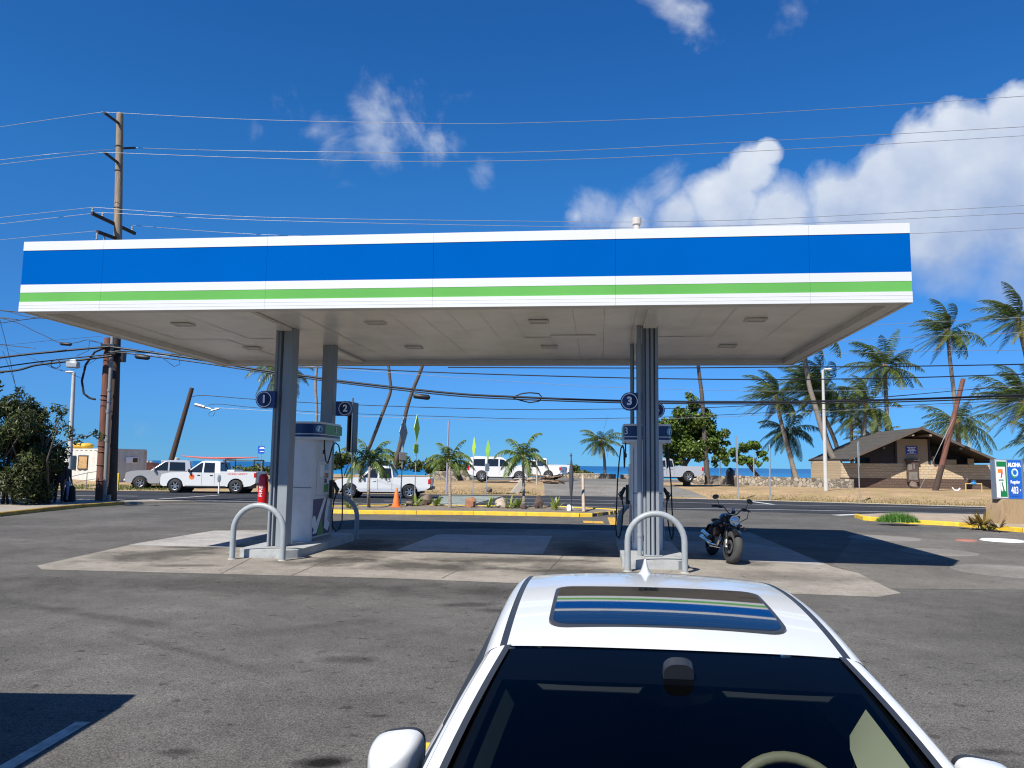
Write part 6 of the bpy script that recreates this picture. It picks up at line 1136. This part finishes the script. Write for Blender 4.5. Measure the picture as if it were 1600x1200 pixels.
blkd = bpy.data.materials.new('brown painted block'); blkd.use_nodes = True; blockmat(blkd, (.12, .078, .056), (.105, .067, .049), (.08, .053, .04))
roofm = K('roof shingle', (.062, .056, .047), .92, var=.2, vs=5, bump=.5, bs=20, dirt=((.10, .09, .075), .5, 2)); dkw = K('dark stained timber', (.022, .016, .013), .7, var=.3); tan = K('tan plywood', (.30, .235, .155), .8, var=.08)
bd = thing('beach_building', 'low beach pavilion with a wide gable roof and tan block walls behind the palms', 'building', (32.9, 63.2, .36), R(-3.5))
HW, RZ_, EZ, Y0, Y1 = 5.75, 5.0, 2.42, -1.9, 8.2
for s in (-1, 1):
    n = 7
    for i in range(n):                                             # shingle courses, each lapping the one below
        a, c = i/n, (i+1)/n; b = MB()
        xa, za = s*HW*a, lerp(RZ_, EZ, a); xc, zc = s*HW*c, lerp(RZ_, EZ, c)
        b.add([(xa, Y0, za+.02), (xa, Y1, za+.02), (xc, Y1, zc+.035), (xc, Y0, zc+.035), (xc, Y1, zc+.0), (xc, Y0, zc+.0)], [(0, 1, 2, 3), (3, 2, 4, 5)]); b.build('shingle_course', roofm, bd, smooth=0)
    b = MB(); nx, nz = (RZ_-EZ), HW
    b.add([(0, Y0, RZ_), (0, Y1, RZ_), (s*HW, Y1, EZ), (s*HW, Y0, EZ), (0, Y0, RZ_-.12), (0, Y1, RZ_-.12), (s*HW, Y1, EZ-.12), (s*HW, Y0, EZ-.12)], [(0, 1, 2, 3), (4, 5, 6, 7), (2, 3, 7, 6)]); b.build('roof_deck', dkw, bd, smooth=0)
    b = MB(); b.add([(0, Y0-.03, RZ_+.05), (s*(HW+.02), Y0-.03, EZ+.08), (s*(HW+.02), Y0-.03, EZ-.12), (0, Y0-.03, RZ_-.15), (0, Y0+.02, RZ_+.05), (s*(HW+.02), Y0+.02, EZ+.08), (s*(HW+.02), Y0+.02, EZ-.12), (0, Y0+.02, RZ_-.15)], [(0, 1, 2, 3), (4, 5, 6, 7), (0, 1, 5, 4), (3, 2, 6, 7), (1, 2, 6, 5)]); b.build('barge_board', K('barge board', (.09, .07, .055), .8, var=.15), bd, smooth=0)
    for k in range(3):
        xx = s*HW*(.12+.40*k); zz = lerp(RZ_, EZ, .12+.40*k)-.22; b = MB(); b.b2((xx-.09, Y0+.06, zz-.16), (xx+.09, Y1-.3, zz)); b.build('purlin', dkw if k else K('pale purlin', (.24, .19, .13), .8), bd)
WX0, WX1 = -5.75, 6.6
b = MB(); b.b2((WX0, 0, -.3), (WX1, .22, .92)); b.build('lower_wall', blkd, bd); b = MB(); b.b2((WX0, .012, .923), (WX1, .21, 2.12)); b.build('upper_wall', blk, bd)
b = MB(); b.b2((WX0, .224, -.3), (WX0+.2, 7.6, 2.3)); b.b2((WX0+.203, 7.3, -.3), (WX1, 7.5, 2.12)); b.b2((-1.9, 2.4, -.3), (-1.7, 7.2, 3.4)); b.build('inner_wall', blk, bd)
b = MB(); b.b2((-5.2, .6, 2.122), (-1.3, .7, 2.9)); b.b2((1.95, 1.2, 2.12), (6.5, 1.3, 2.75)); b.build('dark_screen', dkw, bd) if False else None
b = MB(); b.prism([(-4.0, 2.6), (-3.4, 2.6), (-3.4, 2.124), (-1.28, 2.124), (-1.28, 3.95), (-4.0, 2.98)], .05, .12, 'y'); b.build('gap_panel', dkw, bd)  # dark board closing the gap over the wall, behind the louvres
for k in range(7): b = MB(); b.b2((-3.35, .025, 2.2+.22*k), (-1.3, .047, 2.24+.22*k)); b.build('louvre', dkw, bd)
b = MB(); b.prism([(2.2, 2.124), (5.2, 2.124), (5.2, 2.42), (2.2, 3.7)], 1.3, 1.4, 'y'); b.build('gap_panel', dkw, bd)  # plain dark board stands in for the shaded interior behind the open gap
b = MB(); b.b2((-1.22, .0, 2.124), (1.25, .10, 4.15)); b.build('gable_panel', tan, bd); 
for x in (-1.30, 1.36): b = MB(); b.b2((x-.08, -.04, 2.124), (x+.08, .16, 4.3)); b.build('gable_post', dkw, bd)
b = MB(); b.b2((1.6, .0, 2.124), (1.75, .14, 2.75)); b.build('gable_post', tan, bd)
b = MB(); b.b2((2.6, .03, 2.124), (3.5, .10, 2.5)); b.b2((4.4, .03, 2.124), (4.9, .10, 2.6)); b.build('tan_board', tan, bd)
sg_ = thing('notice_sign', 'navy notice with four white lines on the gable of the beach building', 'sign', bd.matrix_basis @ V((-.05, -.02, 3.25)) if False else (Matrix.Translation(bd.location) @ Matrix.Rotation(R(-3.5), 4, 'Z')) @ V((-.05, -.03, 3.22)), R(-3.5))
b = MB(); b.box((0, 0, 0), (.92, .03, .68)); b.build('board', K('notice navy', (.02, .04, .26), .5), sg_); b = MB()
for z, w, st in ((.24, .70, .10), (.10, .52, .13), (-.03, .66, .11), (-.15, .34, .12), (-.28, .78, .05)):
    x = -w/2
    while x < w/2: q = random.uniform(.07, .16); b.b2((x, -.022, z-st*.32), (min(x+q, w/2), -.016, z+st*.32)); x += q+.03
b.build('print', signw, sg_)
pb = thing('notice_case', 'dark wooden notice case hung on the front wall of the beach building', 'notice case', (Matrix.Translation(bd.location) @ Matrix.Rotation(R(-3.5), 4, 'Z')) @ V((-.12, -.18, .62)), R(-3.5))
b = MB(); b.b2((-.45, -.10, 0), (.45, .10, 1.75)); b.b2((-.53, -.2, 1.72), (.53, .15, 1.86)); b.build('case', K('case brown', (.075, .05, .04), .7, var=.3), pb, bevel=.02); b = MB(); b.b2((-.36, -.12, 1.0), (-.06, -.105, 1.45)); b.b2((.04, -.12, 1.1), (.16, -.105, 1.5)); b.b2((-.34, -.12, .2), (.34, -.105, .85)); b.build('paper', K('aged paper', (.17, .15, .125), .8, var=.2), pb)
rock('rock', 'grey brown stone under the notice case', (32.274,62.000,0.568), (.3, .25, .28), rgr, 9, 'rocks by the beach')
t = thing('pipe_frame', 'yellow pipe frame with a bright blue valve beside the building', 'water pipe', (33.507,56.000,0.323)); b = MB(); b.tube([(-.58, 0, -.1), (-.58, 0, .72), (.58, 0, .72), (.58, 0, -.1)], .045, 8); b.build('pipe', K('yellow pipe paint', (.58, .40, .10), .5), t); b = MB(); b.ball((0, 0, .74), (.24, .1, .1)); b.cyl((0, 0, .8), (0, 0, .92), .03); b.box((0, 0, .92), (.3, .05, .04)); b.build('valve', K('valve blue', (.03, .25, .65), .4), t)
b = MB(); b.tube([(32.524,57.000,0.717),(32.657,57.000,0.532),(32.938,57.000,0.512),(33.088,57.000,0.677)], .06, 8); tag(b.build('white_pipe_stub', signw, smooth=60), 'small white curved pipe stub on the ground before the brown wall', 'pipe')
# ================================================================ stone walls
stm_ = bpy.data.materials.new('rubble stone'); stm_.use_nodes = True
_n = stm_.node_tree.nodes; _l = stm_.node_tree.links; _b = _n['Principled BSDF']; _b.inputs['Roughness'].default_value = .9
_c = _n.new('ShaderNodeTexCoord'); _v = _n.new('ShaderNodeTexVoronoi'); _v.inputs['Scale'].default_value = 3.4; _l.new(_c.outputs['Object'], _v.inputs['Vector']); _e2 = _n.new('ShaderNodeTexVoronoi'); _e2.feature = 'DISTANCE_TO_EDGE'; _e2.inputs['Scale'].default_value = 3.4; _l.new(_c.outputs['Object'], _e2.inputs['Vector'])
_r = _n.new('ShaderNodeValToRGB'); _r.color_ramp.elements[0].color = (.10, .085, .065, 1); _r.color_ramp.elements[1].color = (.40, .34, .26, 1); _sp = _n.new('ShaderNodeSeparateColor'); _l.new(_v.outputs['Color'], _sp.inputs[0]); _l.new(_sp.outputs[0], _r.inputs[0])
_m = _n.new('ShaderNodeMapRange'); _m.inputs['From Max'].default_value = .07; _l.new(_e2.outputs['Distance'], _m.inputs[0]); _x = _n.new('ShaderNodeMix'); _x.data_type = 'RGBA'; _l.new(_m.outputs[0], _x.inputs[0]); _x.inputs[6].default_value = (.30, .27, .22, 1); _l.new(_r.outputs[0], _x.inputs[7]); _l.new(_x.outputs[2], _b.inputs['Base Color'])
_bp = _n.new('ShaderNodeBump'); _bp.inputs['Strength'].default_value = 1; _bp.inputs['Distance'].default_value = .06; _l.new(_m.outputs[0], _bp.inputs['Height']); _l.new(_bp.outputs[0], _b.inputs['Normal'])
def stonewall(lab, a, c, h, th=.45, cat='stone wall', cap=False):
    a, c = V(a), V(c); d = c-a; L_ = math.hypot(d.x, d.y); t = thing('stone_wall', lab, cat, a, math.atan2(d.y, d.x), 'low stone walls by the beach'); b = MB(); n = max(4, int(L_/.35)); sl_ = d.z/L_
    f = lambda x, y, z: (x+.03*mnoise.noise((x*3, z*3, 1)), y+.05*mnoise.noise((x*2.5, z*2.5, y*9)), z+sl_*x+(.05*mnoise.noise((x*2, 0, 4)) if z > h*.9 else 0))
    b.grid(lambda u, w: f(u*L_, -th/2, -.5+(h+.5)*w), n, 5); b.grid(lambda u, w: f(u*L_, th/2, -.5+(h+.5)*w), n, 5); b.grid(lambda u, w: f(u*L_, -th/2+th*w, h), n, 2)
    for x in (0, L_): b.grid(lambda u, w: f(x, -th/2+th*u, -.5+(h+.5)*w), 2, 5)
    b.build('masonry', stm_, t, smooth=40, weld=True)
    if cap: b = MB(); b.grid(lambda u, w: (u*L_, lerp(-th/2-.03, th/2+.03, w), h+.06+sl_*u*L_), n, 1); o = b.build('coping', K('pale coping', (.46, .42, .35), .9, var=.15), t); m_ = o.modifiers.new('thick', 'SOLIDIFY'); m_.thickness = .05
    return t
stonewall('long rubble stone wall in front of the leaning palms at the right', (18.992,66.000,0.385), (27.076,61.000,0.254), .92)
stonewall('short rubble stone wall behind the round tree and the bin', (16.210,70.000,0.525), (19.006,68.000,0.414), .80)
stonewall('low pale capped sea wall in the middle distance beside the lone palm', (5.556,96.000,0.367), (12.403,92.000,0.376), .62, cap=True)
stonewall('far end of the low sea wall, cut by the right pump', (13.088,92.000,0.347), (17.270,90.000,0.293), .6, cap=True)
random.seed(21)
for i, (p, w, h, lab) in enumerate((((-6.249,70.000,0.402), 1.3, 1.0, 'squared brown stone block leftmost of the row behind the middle palm'), ((-5.264,70.000,0.357), 1.0, 1.25, 'tall pale sided stone block second in the row'), ((-4.461,71.000,0.434), 1.5, 1.1, 'dark shaded stone block third in the row, near the suv'), ((-7.163,71.000,0.485), .8, .65, 'low pale stone block at the far left of the row'))):
    b = MB(); b.box((0, 0, h/2-.1), (w, .8, h), taper=.96); o = b.build('stone_block', stm_, bevel=.04, loc=p); tag(o, lab, 'stone block', 'stone blocks behind the middle palm')
b = MB(); b.box((0, 0, 0), (.5, .5, 1.3), M=Matrix.Rotation(R(38), 3, 'Y')); o = b.build('concrete_block', conc, bevel=.05, loc=(0.489,53.000,0.325)); tag(o, 'tilted pale concrete block on the dirt left of the driveway', 'concrete block')
lg = thing('log_pile', 'heap of cut logs and dry branches beside the white pickups', 'log pile', (2.258,62.000,0.580)); random.seed(31); logm = K('log bark', (.20, .13, .08), .9, var=.35)
for i in range(26):
    x = random.uniform(-1.7, 1.7); z = random.uniform(.05, .75*(1-abs(x)/2.2)); a = random.uniform(-.5, .5); q = random.uniform(.3, .8); b = MB(); b.cyl((x-q*cos(a), random.uniform(-.5, .5), z), (x+q*cos(a), random.uniform(-.5, .5), z+q*sin(a)*.6), random.uniform(.03, .12), n=7); b.build('log', logm if i % 3 else rpa, lg)
t = thing('waste_bin', 'black bagged waste bin standing by the gap in the stone wall', 'bin', (18.722,66.000,0.544)); b = MB(); b.lathe([(0, 0), (.28, 0), (.34, .5), (.36, 1.0), (.28, 1.25), (.12, 1.4), (0, 1.45)], 14); b.build('bag', K('bin bag', (.012, .012, .014), .35), t, smooth=60)
t = thing('blue_bin', 'pale blue drum right beside the black waste bin', 'bin', (19.303,66.400,0.596)); b = MB(); b.lathe([(0, 0), (.22, 0), (.22, 1.15), (0, 1.15)], 14); b.build('drum', K('drum blue', (.25, .42, .6), .5), t, smooth=50)
b = MB(); b.cyl((0, 0, 0), (0, 0, .9), .08); tag(b.build('orange_post', orange, loc=(18.789,64.000,0.542)), 'short orange post beside the pale blue drum', 'post')
# ================================================================ site containers
contw = K('container cream', (.585, .565, .50), .5, var=.05, vs=1, dirt=((.35, .25, .15), .35, 2)); contg = contw
ct = thing('site_container', 'cream corrugated site container with a boarded window at the left', 'container', (-28.648,56.000,0.171), R(-28)); CLn, CWi, CH = 12.0, 2.44, 2.58
b = MB(); z0, z1 = .12, CH-.12
def corr(x): q = (x % .56)/.56; return 0 if q < .36 else (.045 if .46 < q < .90 else (.045*(q-.36)/.10 if q <= .46 else .045*(1-(q-.90)/.10)))
nx = 214; b.add([(-CLn*i/nx, -corr(CLn*i/nx)+.0, z) for i in range(nx+1) for z in (z0, z1)], [(2*i, 2*i+2, 2*i+3, 2*i+1) for i in range(nx)])
nx = 44; b.add([(-corr(CWi*i/nx)*-1, CWi*i/nx, z) for i in range(nx+1) for z in (z0, z1)], [(2*i, 2*i+2, 2*i+3, 2*i+1) for i in range(nx)])
b.b2((-CLn, CWi-.05, z0), (-.01, CWi, z1)); b.b2((-CLn, .06, z0), (-CLn+.05, CWi-.06, z1)); b.b2((-CLn, .0, CH-.1), (-.01, CWi, CH-.05)); b.build('corrugated_wall', contw, ct, smooth=0)
b = MB()
for (a, c) in (((-CLn, -.05, 0), (.05, .02, .12)), ((-CLn, -.05, CH-.12), (.05, .02, CH)), ((-.02, .022, 0), (.05, CWi, .12)), ((-.02, .022, CH-.12), (.05, CWi, CH)), ((-.06, -.055, .122), (.055, .05, CH-.122)), ((-.06, CWi-.05, .122), (.055, CWi+.05, CH-.122))): b.b2(a, c)
b.build('frame', contw, ct); b = MB(); b.b2((-4.2, -.09, 1.1), (-3.2, -.05, 2.0)); w_ = b.build('window_board', K('plywood', (.42, .26, .11), .8, var=.25, vs=6), ct); b = MB()
b.b2((-4.28, -.1, 1.02), (-3.12, -.05, 1.098)); b.b2((-4.28, -.1, 2.002), (-3.12, -.05, 2.08)); b.b2((-4.28, -.1, 1.098), (-4.202, -.05, 2.002)); b.b2((-3.198, -.1, 1.098), (-3.12, -.05, 2.002))
b.build('window_frame', dkw, w_); b = MB(); b.b2((-5.6, -.09, 1.0), (-4.6, -.052, 2.05)); b.build('window', cglass, ct); b = MB(); b.b2((-1.9, -.07, .12), (-1.0, -.052, 2.2)); b.build('door', K('cream door', (.55, .51, .42), .5), ct)
b = MB(); b.b2((.05, .75, 1.55), (.10, 1.75, 1.98)); o = b.build('window', signw, ct); b = MB(); b.b2((.102, 1.3, 1.60), (.115, 1.68, 1.92)); b.build('pane', cglass, o)
b = MB()
for i, x in enumerate((-5.6, -5.0, -4.35)): b.ball((x, .6, CH+.20), (.38, .5, .24), 12, 8)
tag(b.build('yellow_bundle', K('yellow tarp', (.70, .40, .03), .5, var=.15, vs=5), smooth=80), 'yellow orange tarpaulin bundles lying on the roof of the cream container', 'tarpaulin').matrix_world = Matrix.Translation(ct.location) @ Matrix.Rotation(R(-28), 4, 'Z')
rp = thing('access_ramp', 'tan ramp with thin metal handrails in front of the cream container', 'ramp', (-27.972,51.000,-0.154)); b = MB(); b.prism([(-.9, -.1), (1.6, -.1), (1.6, .40), (.9, .40)], -.5, .9, 'y'); b.build('deck', K('tan ramp deck', (.42, .32, .23), .9, var=.15), rp, bevel=.01); b = MB()
for x, z in ((-.7, .02), (.35, .28), (1.25, .42)): b.tube([(x, -.55, z), (x, -.55, z+.95)], .025, 6)
b.tube([(-.95, -.55, .45), (-.7, -.55, .5), (.35, -.55, .76), (1.25, -.55, .90)], .022, 6); b.tube([(-.7, -.55, .97), (.35, -.55, 1.23), (1.25, -.55, 1.37), (1.5, -.55, 1.37)], .025, 6); b.build('handrail', K('rail grey', (.24, .24, .24), .5, .4), rp)
db = thing('debris_heap', 'dark red covered heap of gear behind the silver pickup', 'heap', (-29.162,62.000,0.471)); random.seed(41); b = MB(); b.prism([(-1.0, 0), (1.0, 0), (.95, .95), (.5, 1.3), (-.85, 1.25), (-1.05, .6)], -.7, .7, 'y'); b.build('cover', K('dark red tarp', (.07, .018, .015), .7, var=.3), db, bevel=.08); b = MB()
for k in range(9): x = random.uniform(-.9, 2.2); b.box((x, 0, 1.2+random.uniform(0, .25)), (random.uniform(.15, .4), .3, random.uniform(.1, .35)), rz=random.random())
b.build('clutter', K('pale clutter', (.4, .38, .34), .8, var=.4, vs=9), db, bevel=.03)
b = MB(); b.lathe([(0, 0), (.28, 0), (.28, 1.75), (0, 1.8)], 14); tag(b.build('water_tank', K('tank white', (.55, .55, .53), .5), smooth=50, loc=(-27.773,64.000,0.402)), 'upright pale tank right of the leaning pole stump', 'tank')
# ================================================================ price sign at the right edge
pz = thing('price_sign', 'two panel price sign with a green store panel and a blue fuel price panel', 'sign', (17.720,28.561,1.000), R(-4)); pz.location = (17.32, 27.6, 1.0); pz.scale = (.74, 1, .97)
b = MB(); b.b2((-.03, -.02, -.03), (1.28, .30, 1.42)); b.build('cabinet', alu, pz, bevel=.01)
sgreen = K('store green', (.008, .17, .05), .35, var=.05); sblue = K('fuel sign blue', (.012, .11, .47), .35, var=.05); sred = K('numeral red', (.62, .035, .02), .4); sor = K('numeral orange', (.78, .20, .02), .4)
b = MB(); b.b2((.0, -.035, .03), (.50, -.021, 1.38)); gp = b.build('store_panel', signw, pz)
def pl(m, pts, nm, par, y=-.039, th=.003):
    b = MB(); b.prism(pts, y-th, y, 'y'); return b.build(nm, m, par, smooth=0)
pl(sgreen, [(.02, 1.16), (.48, 1.16), (.48, 1.35), (.02, 1.35)], 'green_field', gp); pl(sgreen, [(.415, .06), (.48, .06), (.48, 1.155), (.415, 1.155)], 'green_field', gp); pl(sgreen, [(.15, .06), (.412, .06), (.412, .25), (.33, .30), (.22, .25), (.17, .38)], 'green_field', gp)
pl(sor, [(.07, 1.07), (.28, 1.07), (.26, .93), (.07, .93)], 'numeral', gp); pl(sred, [(.28, 1.07), (.30, 1.07), (.30, .92), (.25, .75), (.19, .75), (.22, .925), (.262, .928)], 'numeral', gp)
text('ELEVEN', .085, sgreen, gp, 'lettering', at(.215, -.04, .66) @ FRONT, .002, bold=.003, sx=.8)
pl(K('sign grey figure', (.38, .40, .38), .5), [(.17, .58), (.20, .58), (.20, .32), (.16, .36)], 'figure', gp); pl(K('sign dark figure', (.05, .16, .08), .5), [(.22, .60), (.27, .60), (.36, .28), (.29, .26)], 'figure', gp)
b = MB(); b.b2((.56, -.035, .0), (1.17, -.021, 1.40)); bp_ = b.build('price_panel', sblue, pz)
text('ALOHA', .20, signw, bp_, 'lettering', at(.85, -.038, 1.22) @ FRONT, .003, bold=.012, sx=.86)
b = MB(); b.T = at(.86, -.036, .94) @ FRONT; b.lathe([(.09, 0), (.09, .004), (.155, .004), (.155, 0)], 28); b.build('emblem', signw, bp_); b = MB(); b.T = at(.845, -.040, .925) @ FRONT; b.lathe([(.105, 0), (.105, .004), (.135, .004), (.135, 0)], 28); b.build('emblem', hlb, bp_)
b = MB(); b.T = at(.845, -.042, .90) @ FRONT; b.add([(.155*cos(R(a))*1.0, .155*sin(R(a)), .003) for a in range(190, 300, 12)]+[(.09*cos(R(a)), .09*sin(R(a)), .003) for a in range(298, 188, -12)], [tuple(range(len(range(190, 300, 12))+len(range(298, 188, -12))))]); b.build('emblem', hgreen, bp_)
text('Regular', .16, signw, bp_, 'lettering', at(.86, -.038, .60) @ FRONT, .003, bold=.004, sx=.9); pl(K('price blue', (.02, .09, .36), .4), [(.62, .08), (1.02, .08), (1.02, .50), (.62, .50)], 'price_tile', bp_)
text('403', .36, signw, bp_, 'numeral', at(.82, -.044, .29) @ FRONT, .003, bold=.006, sx=.62); text('9', .11, signw, bp_, 'numeral', at(1.085, -.038, .30) @ FRONT, .003)
b = MB(); b.prism([(-.25, -.9), (2.2, -.9), (2.2, .0), (.0, .0), (-.15, -.25)], -.25, .75, 'y'); o = b.build('sign_plinth', K('stained brown concrete', (.34, .235, .13), .9, var=.25, vs=2.5, stretch=(3, 3, .7), bump=.4, bs=12, dirt=((.12, .07, .03), .5, 2.5)), bevel=.03); o.location = (17.45, 27.55, .97); o.rotation_euler = (0, 0, R(-4)); tag(o, 'stained brown concrete plinth under the price sign', 'plinth')
# ================================================================ two people waiting in the shade of the bush
def person(lab, base, rz, top, bottom, skin, hair, h=1.74, lean=0., arm=0.):
    t = thing('person', lab, 'person', base, rz, 'people in the shade of the bush'); k = h/1.75
    J = {'pel': (0, 0, .95), 'spi': (0, .01+lean*.4, 1.15), 'che': (0, lean, 1.38), 'nec': (0, lean-.01, 1.50), 'hed': (0, lean-.03, 1.62), 'cro': (0, lean-.02, 1.70)}
    E = [('pel', 'spi'), ('spi', 'che'), ('che', 'nec'), ('nec', 'hed'), ('hed', 'cro')]; Rr = {'pel': (.165, .115), 'spi': (.145, .105), 'che': (.175, .115), 'nec': (.058, .058), 'hed': (.082, .095), 'cro': (.06, .07)}
    for s, n in ((-1, 'l'), (1, 'r')):
        J.update({'hip'+n: (s*.095, 0, .90), 'kne'+n: (s*.11, -.02, .49), 'ank'+n: (s*.12, .02, .09), 'toe'+n: (s*.13, -.13, .04), 'sho'+n: (s*.185, lean, 1.41), 'elb'+n: (s*.235, lean+.02, 1.13), 'wri'+n: (s*.215, lean-.10-arm, .90+arm*.6), 'han'+n: (s*.21, lean-.14-arm, .82+arm*.7)})
        E += [('pel', 'hip'+n), ('hip'+n, 'kne'+n), ('kne'+n, 'ank'+n), ('ank'+n, 'toe'+n), ('che', 'sho'+n), ('sho'+n, 'elb'+n), ('elb'+n, 'wri'+n), ('wri'+n, 'han'+n)]
        Rr.update({'hip'+n: (.095, .10), 'kne'+n: (.062, .065), 'ank'+n: (.042, .048), 'toe'+n: (.04, .03), 'sho'+n: (.062, .065), 'elb'+n: (.043, .045), 'wri'+n: (.03, .032), 'han'+n: (.035, .022)})
    ks = list(J); me = bpy.data.meshes.new('body'); me.from_pydata([tuple(q*k for q in J[a]) for a in ks], [(ks.index(a), ks.index(c)) for a, c in E], [])
    o = bpy.data.objects.new('body', me); COL.objects.link(o); sk = o.modifiers.new('skin', 'SKIN'); sv = me.skin_vertices[0].data
    for i, a in enumerate(ks): sv[i].radius = tuple(q*k for q in Rr[a])
    sv[0].use_root = True; o.modifiers.new('sub', 'SUBSURF').levels = 2; o.modifiers[-1].render_levels = 2
    mesh = bpy.data.meshes.new_from_object(o.evaluated_get(bpy.context.evaluated_depsgraph_get())); bpy.data.objects.remove(o); mesh.materials.clear()
    for m in (top, bottom, skin, plast): mesh.materials.append(m)
    for p in mesh.polygons:
        z = p.center.z/k; ax = abs(p.center.x)/k; p.material_index = 3 if z < .11 else (1 if z < .93 and not (ax > .165 and z > .7) else (2 if z > 1.49 or (ax > .165 and z < .98) else 0)); p.use_smooth = True
    body = bpy.data.objects.new('body', mesh); COL.objects.link(body); body.parent = t
    b = MB(); b.ball((0, (lean+.005)*k, 1.685*k), (.10*k, .112*k, .095*k), 12, 8); b.build('hair', hair, t, smooth=80)
    b = MB()
    for s in (-1, 1):
        b.ball((s*.032*k, (lean-.112)*k, 1.64*k), (.012, .008, .008), 6, 5); b.ball((s*.09*k, (lean-.02)*k, 1.62*k), (.012, .02, .03), 6, 5)
        for f in range(4): b.tube([(s*(.195+.011*f)*k, (lean-.15-arm)*k, (.80+arm*.7)*k), (s*(.195+.011*f)*k, (lean-.165-arm)*k, (.765+arm*.7)*k), (s*(.193+.011*f)*k, (lean-.155-arm)*k, (.735+arm*.7)*k)], .0065, 5)
        b.tube([(s*.185*k, (lean-.13-arm)*k, (.82+arm*.7)*k), (s*.17*k, (lean-.16-arm)*k, (.785+arm*.7)*k)], .007, 5)
    b.ball((0, (lean-.128)*k, 1.612*k), (.013, .018, .02), 6, 5); b.build('face_and_fingers', skin, t)
    return t
skin_a = K('brown skin', (.16, .085, .055), .5); hairm = K('dark hair', (.012, .010, .009), .6)
person('person in dark clothes standing under the bush, left one of the pair', (-18.885,32.448,0.120), R(20), K('black shirt', (.014, .014, .016), .8), K('black trousers', (.015, .015, .018), .8), skin_a, hairm, 1.80)
person('person in a dark top and pale blue trousers, right of the dark clothed one', (-18.953,32.981,0.120), R(60), K('dark top', (.02, .02, .025), .8), K('pale blue trousers', (.16, .21, .34), .8), skin_a, hairm, 1.68, lean=.03, arm=.05)
t = thing('dark_bag', 'dark bag standing on the pavement beside the waiting pair', 'bag', (-19.047,33.526,0.120)); b = MB(); b.box((0, 0, .34), (.46, .34, .68), taper=.8); b.build('sack', K('bag cloth', (.015, .014, .014), .8), t, bevel=.08); b = MB(); b.tube([(-.12, 0, .66), (-.08, 0, .8), (.08, 0, .8), (.12, 0, .66)], .015, 6); b.build('handle', plast, t)
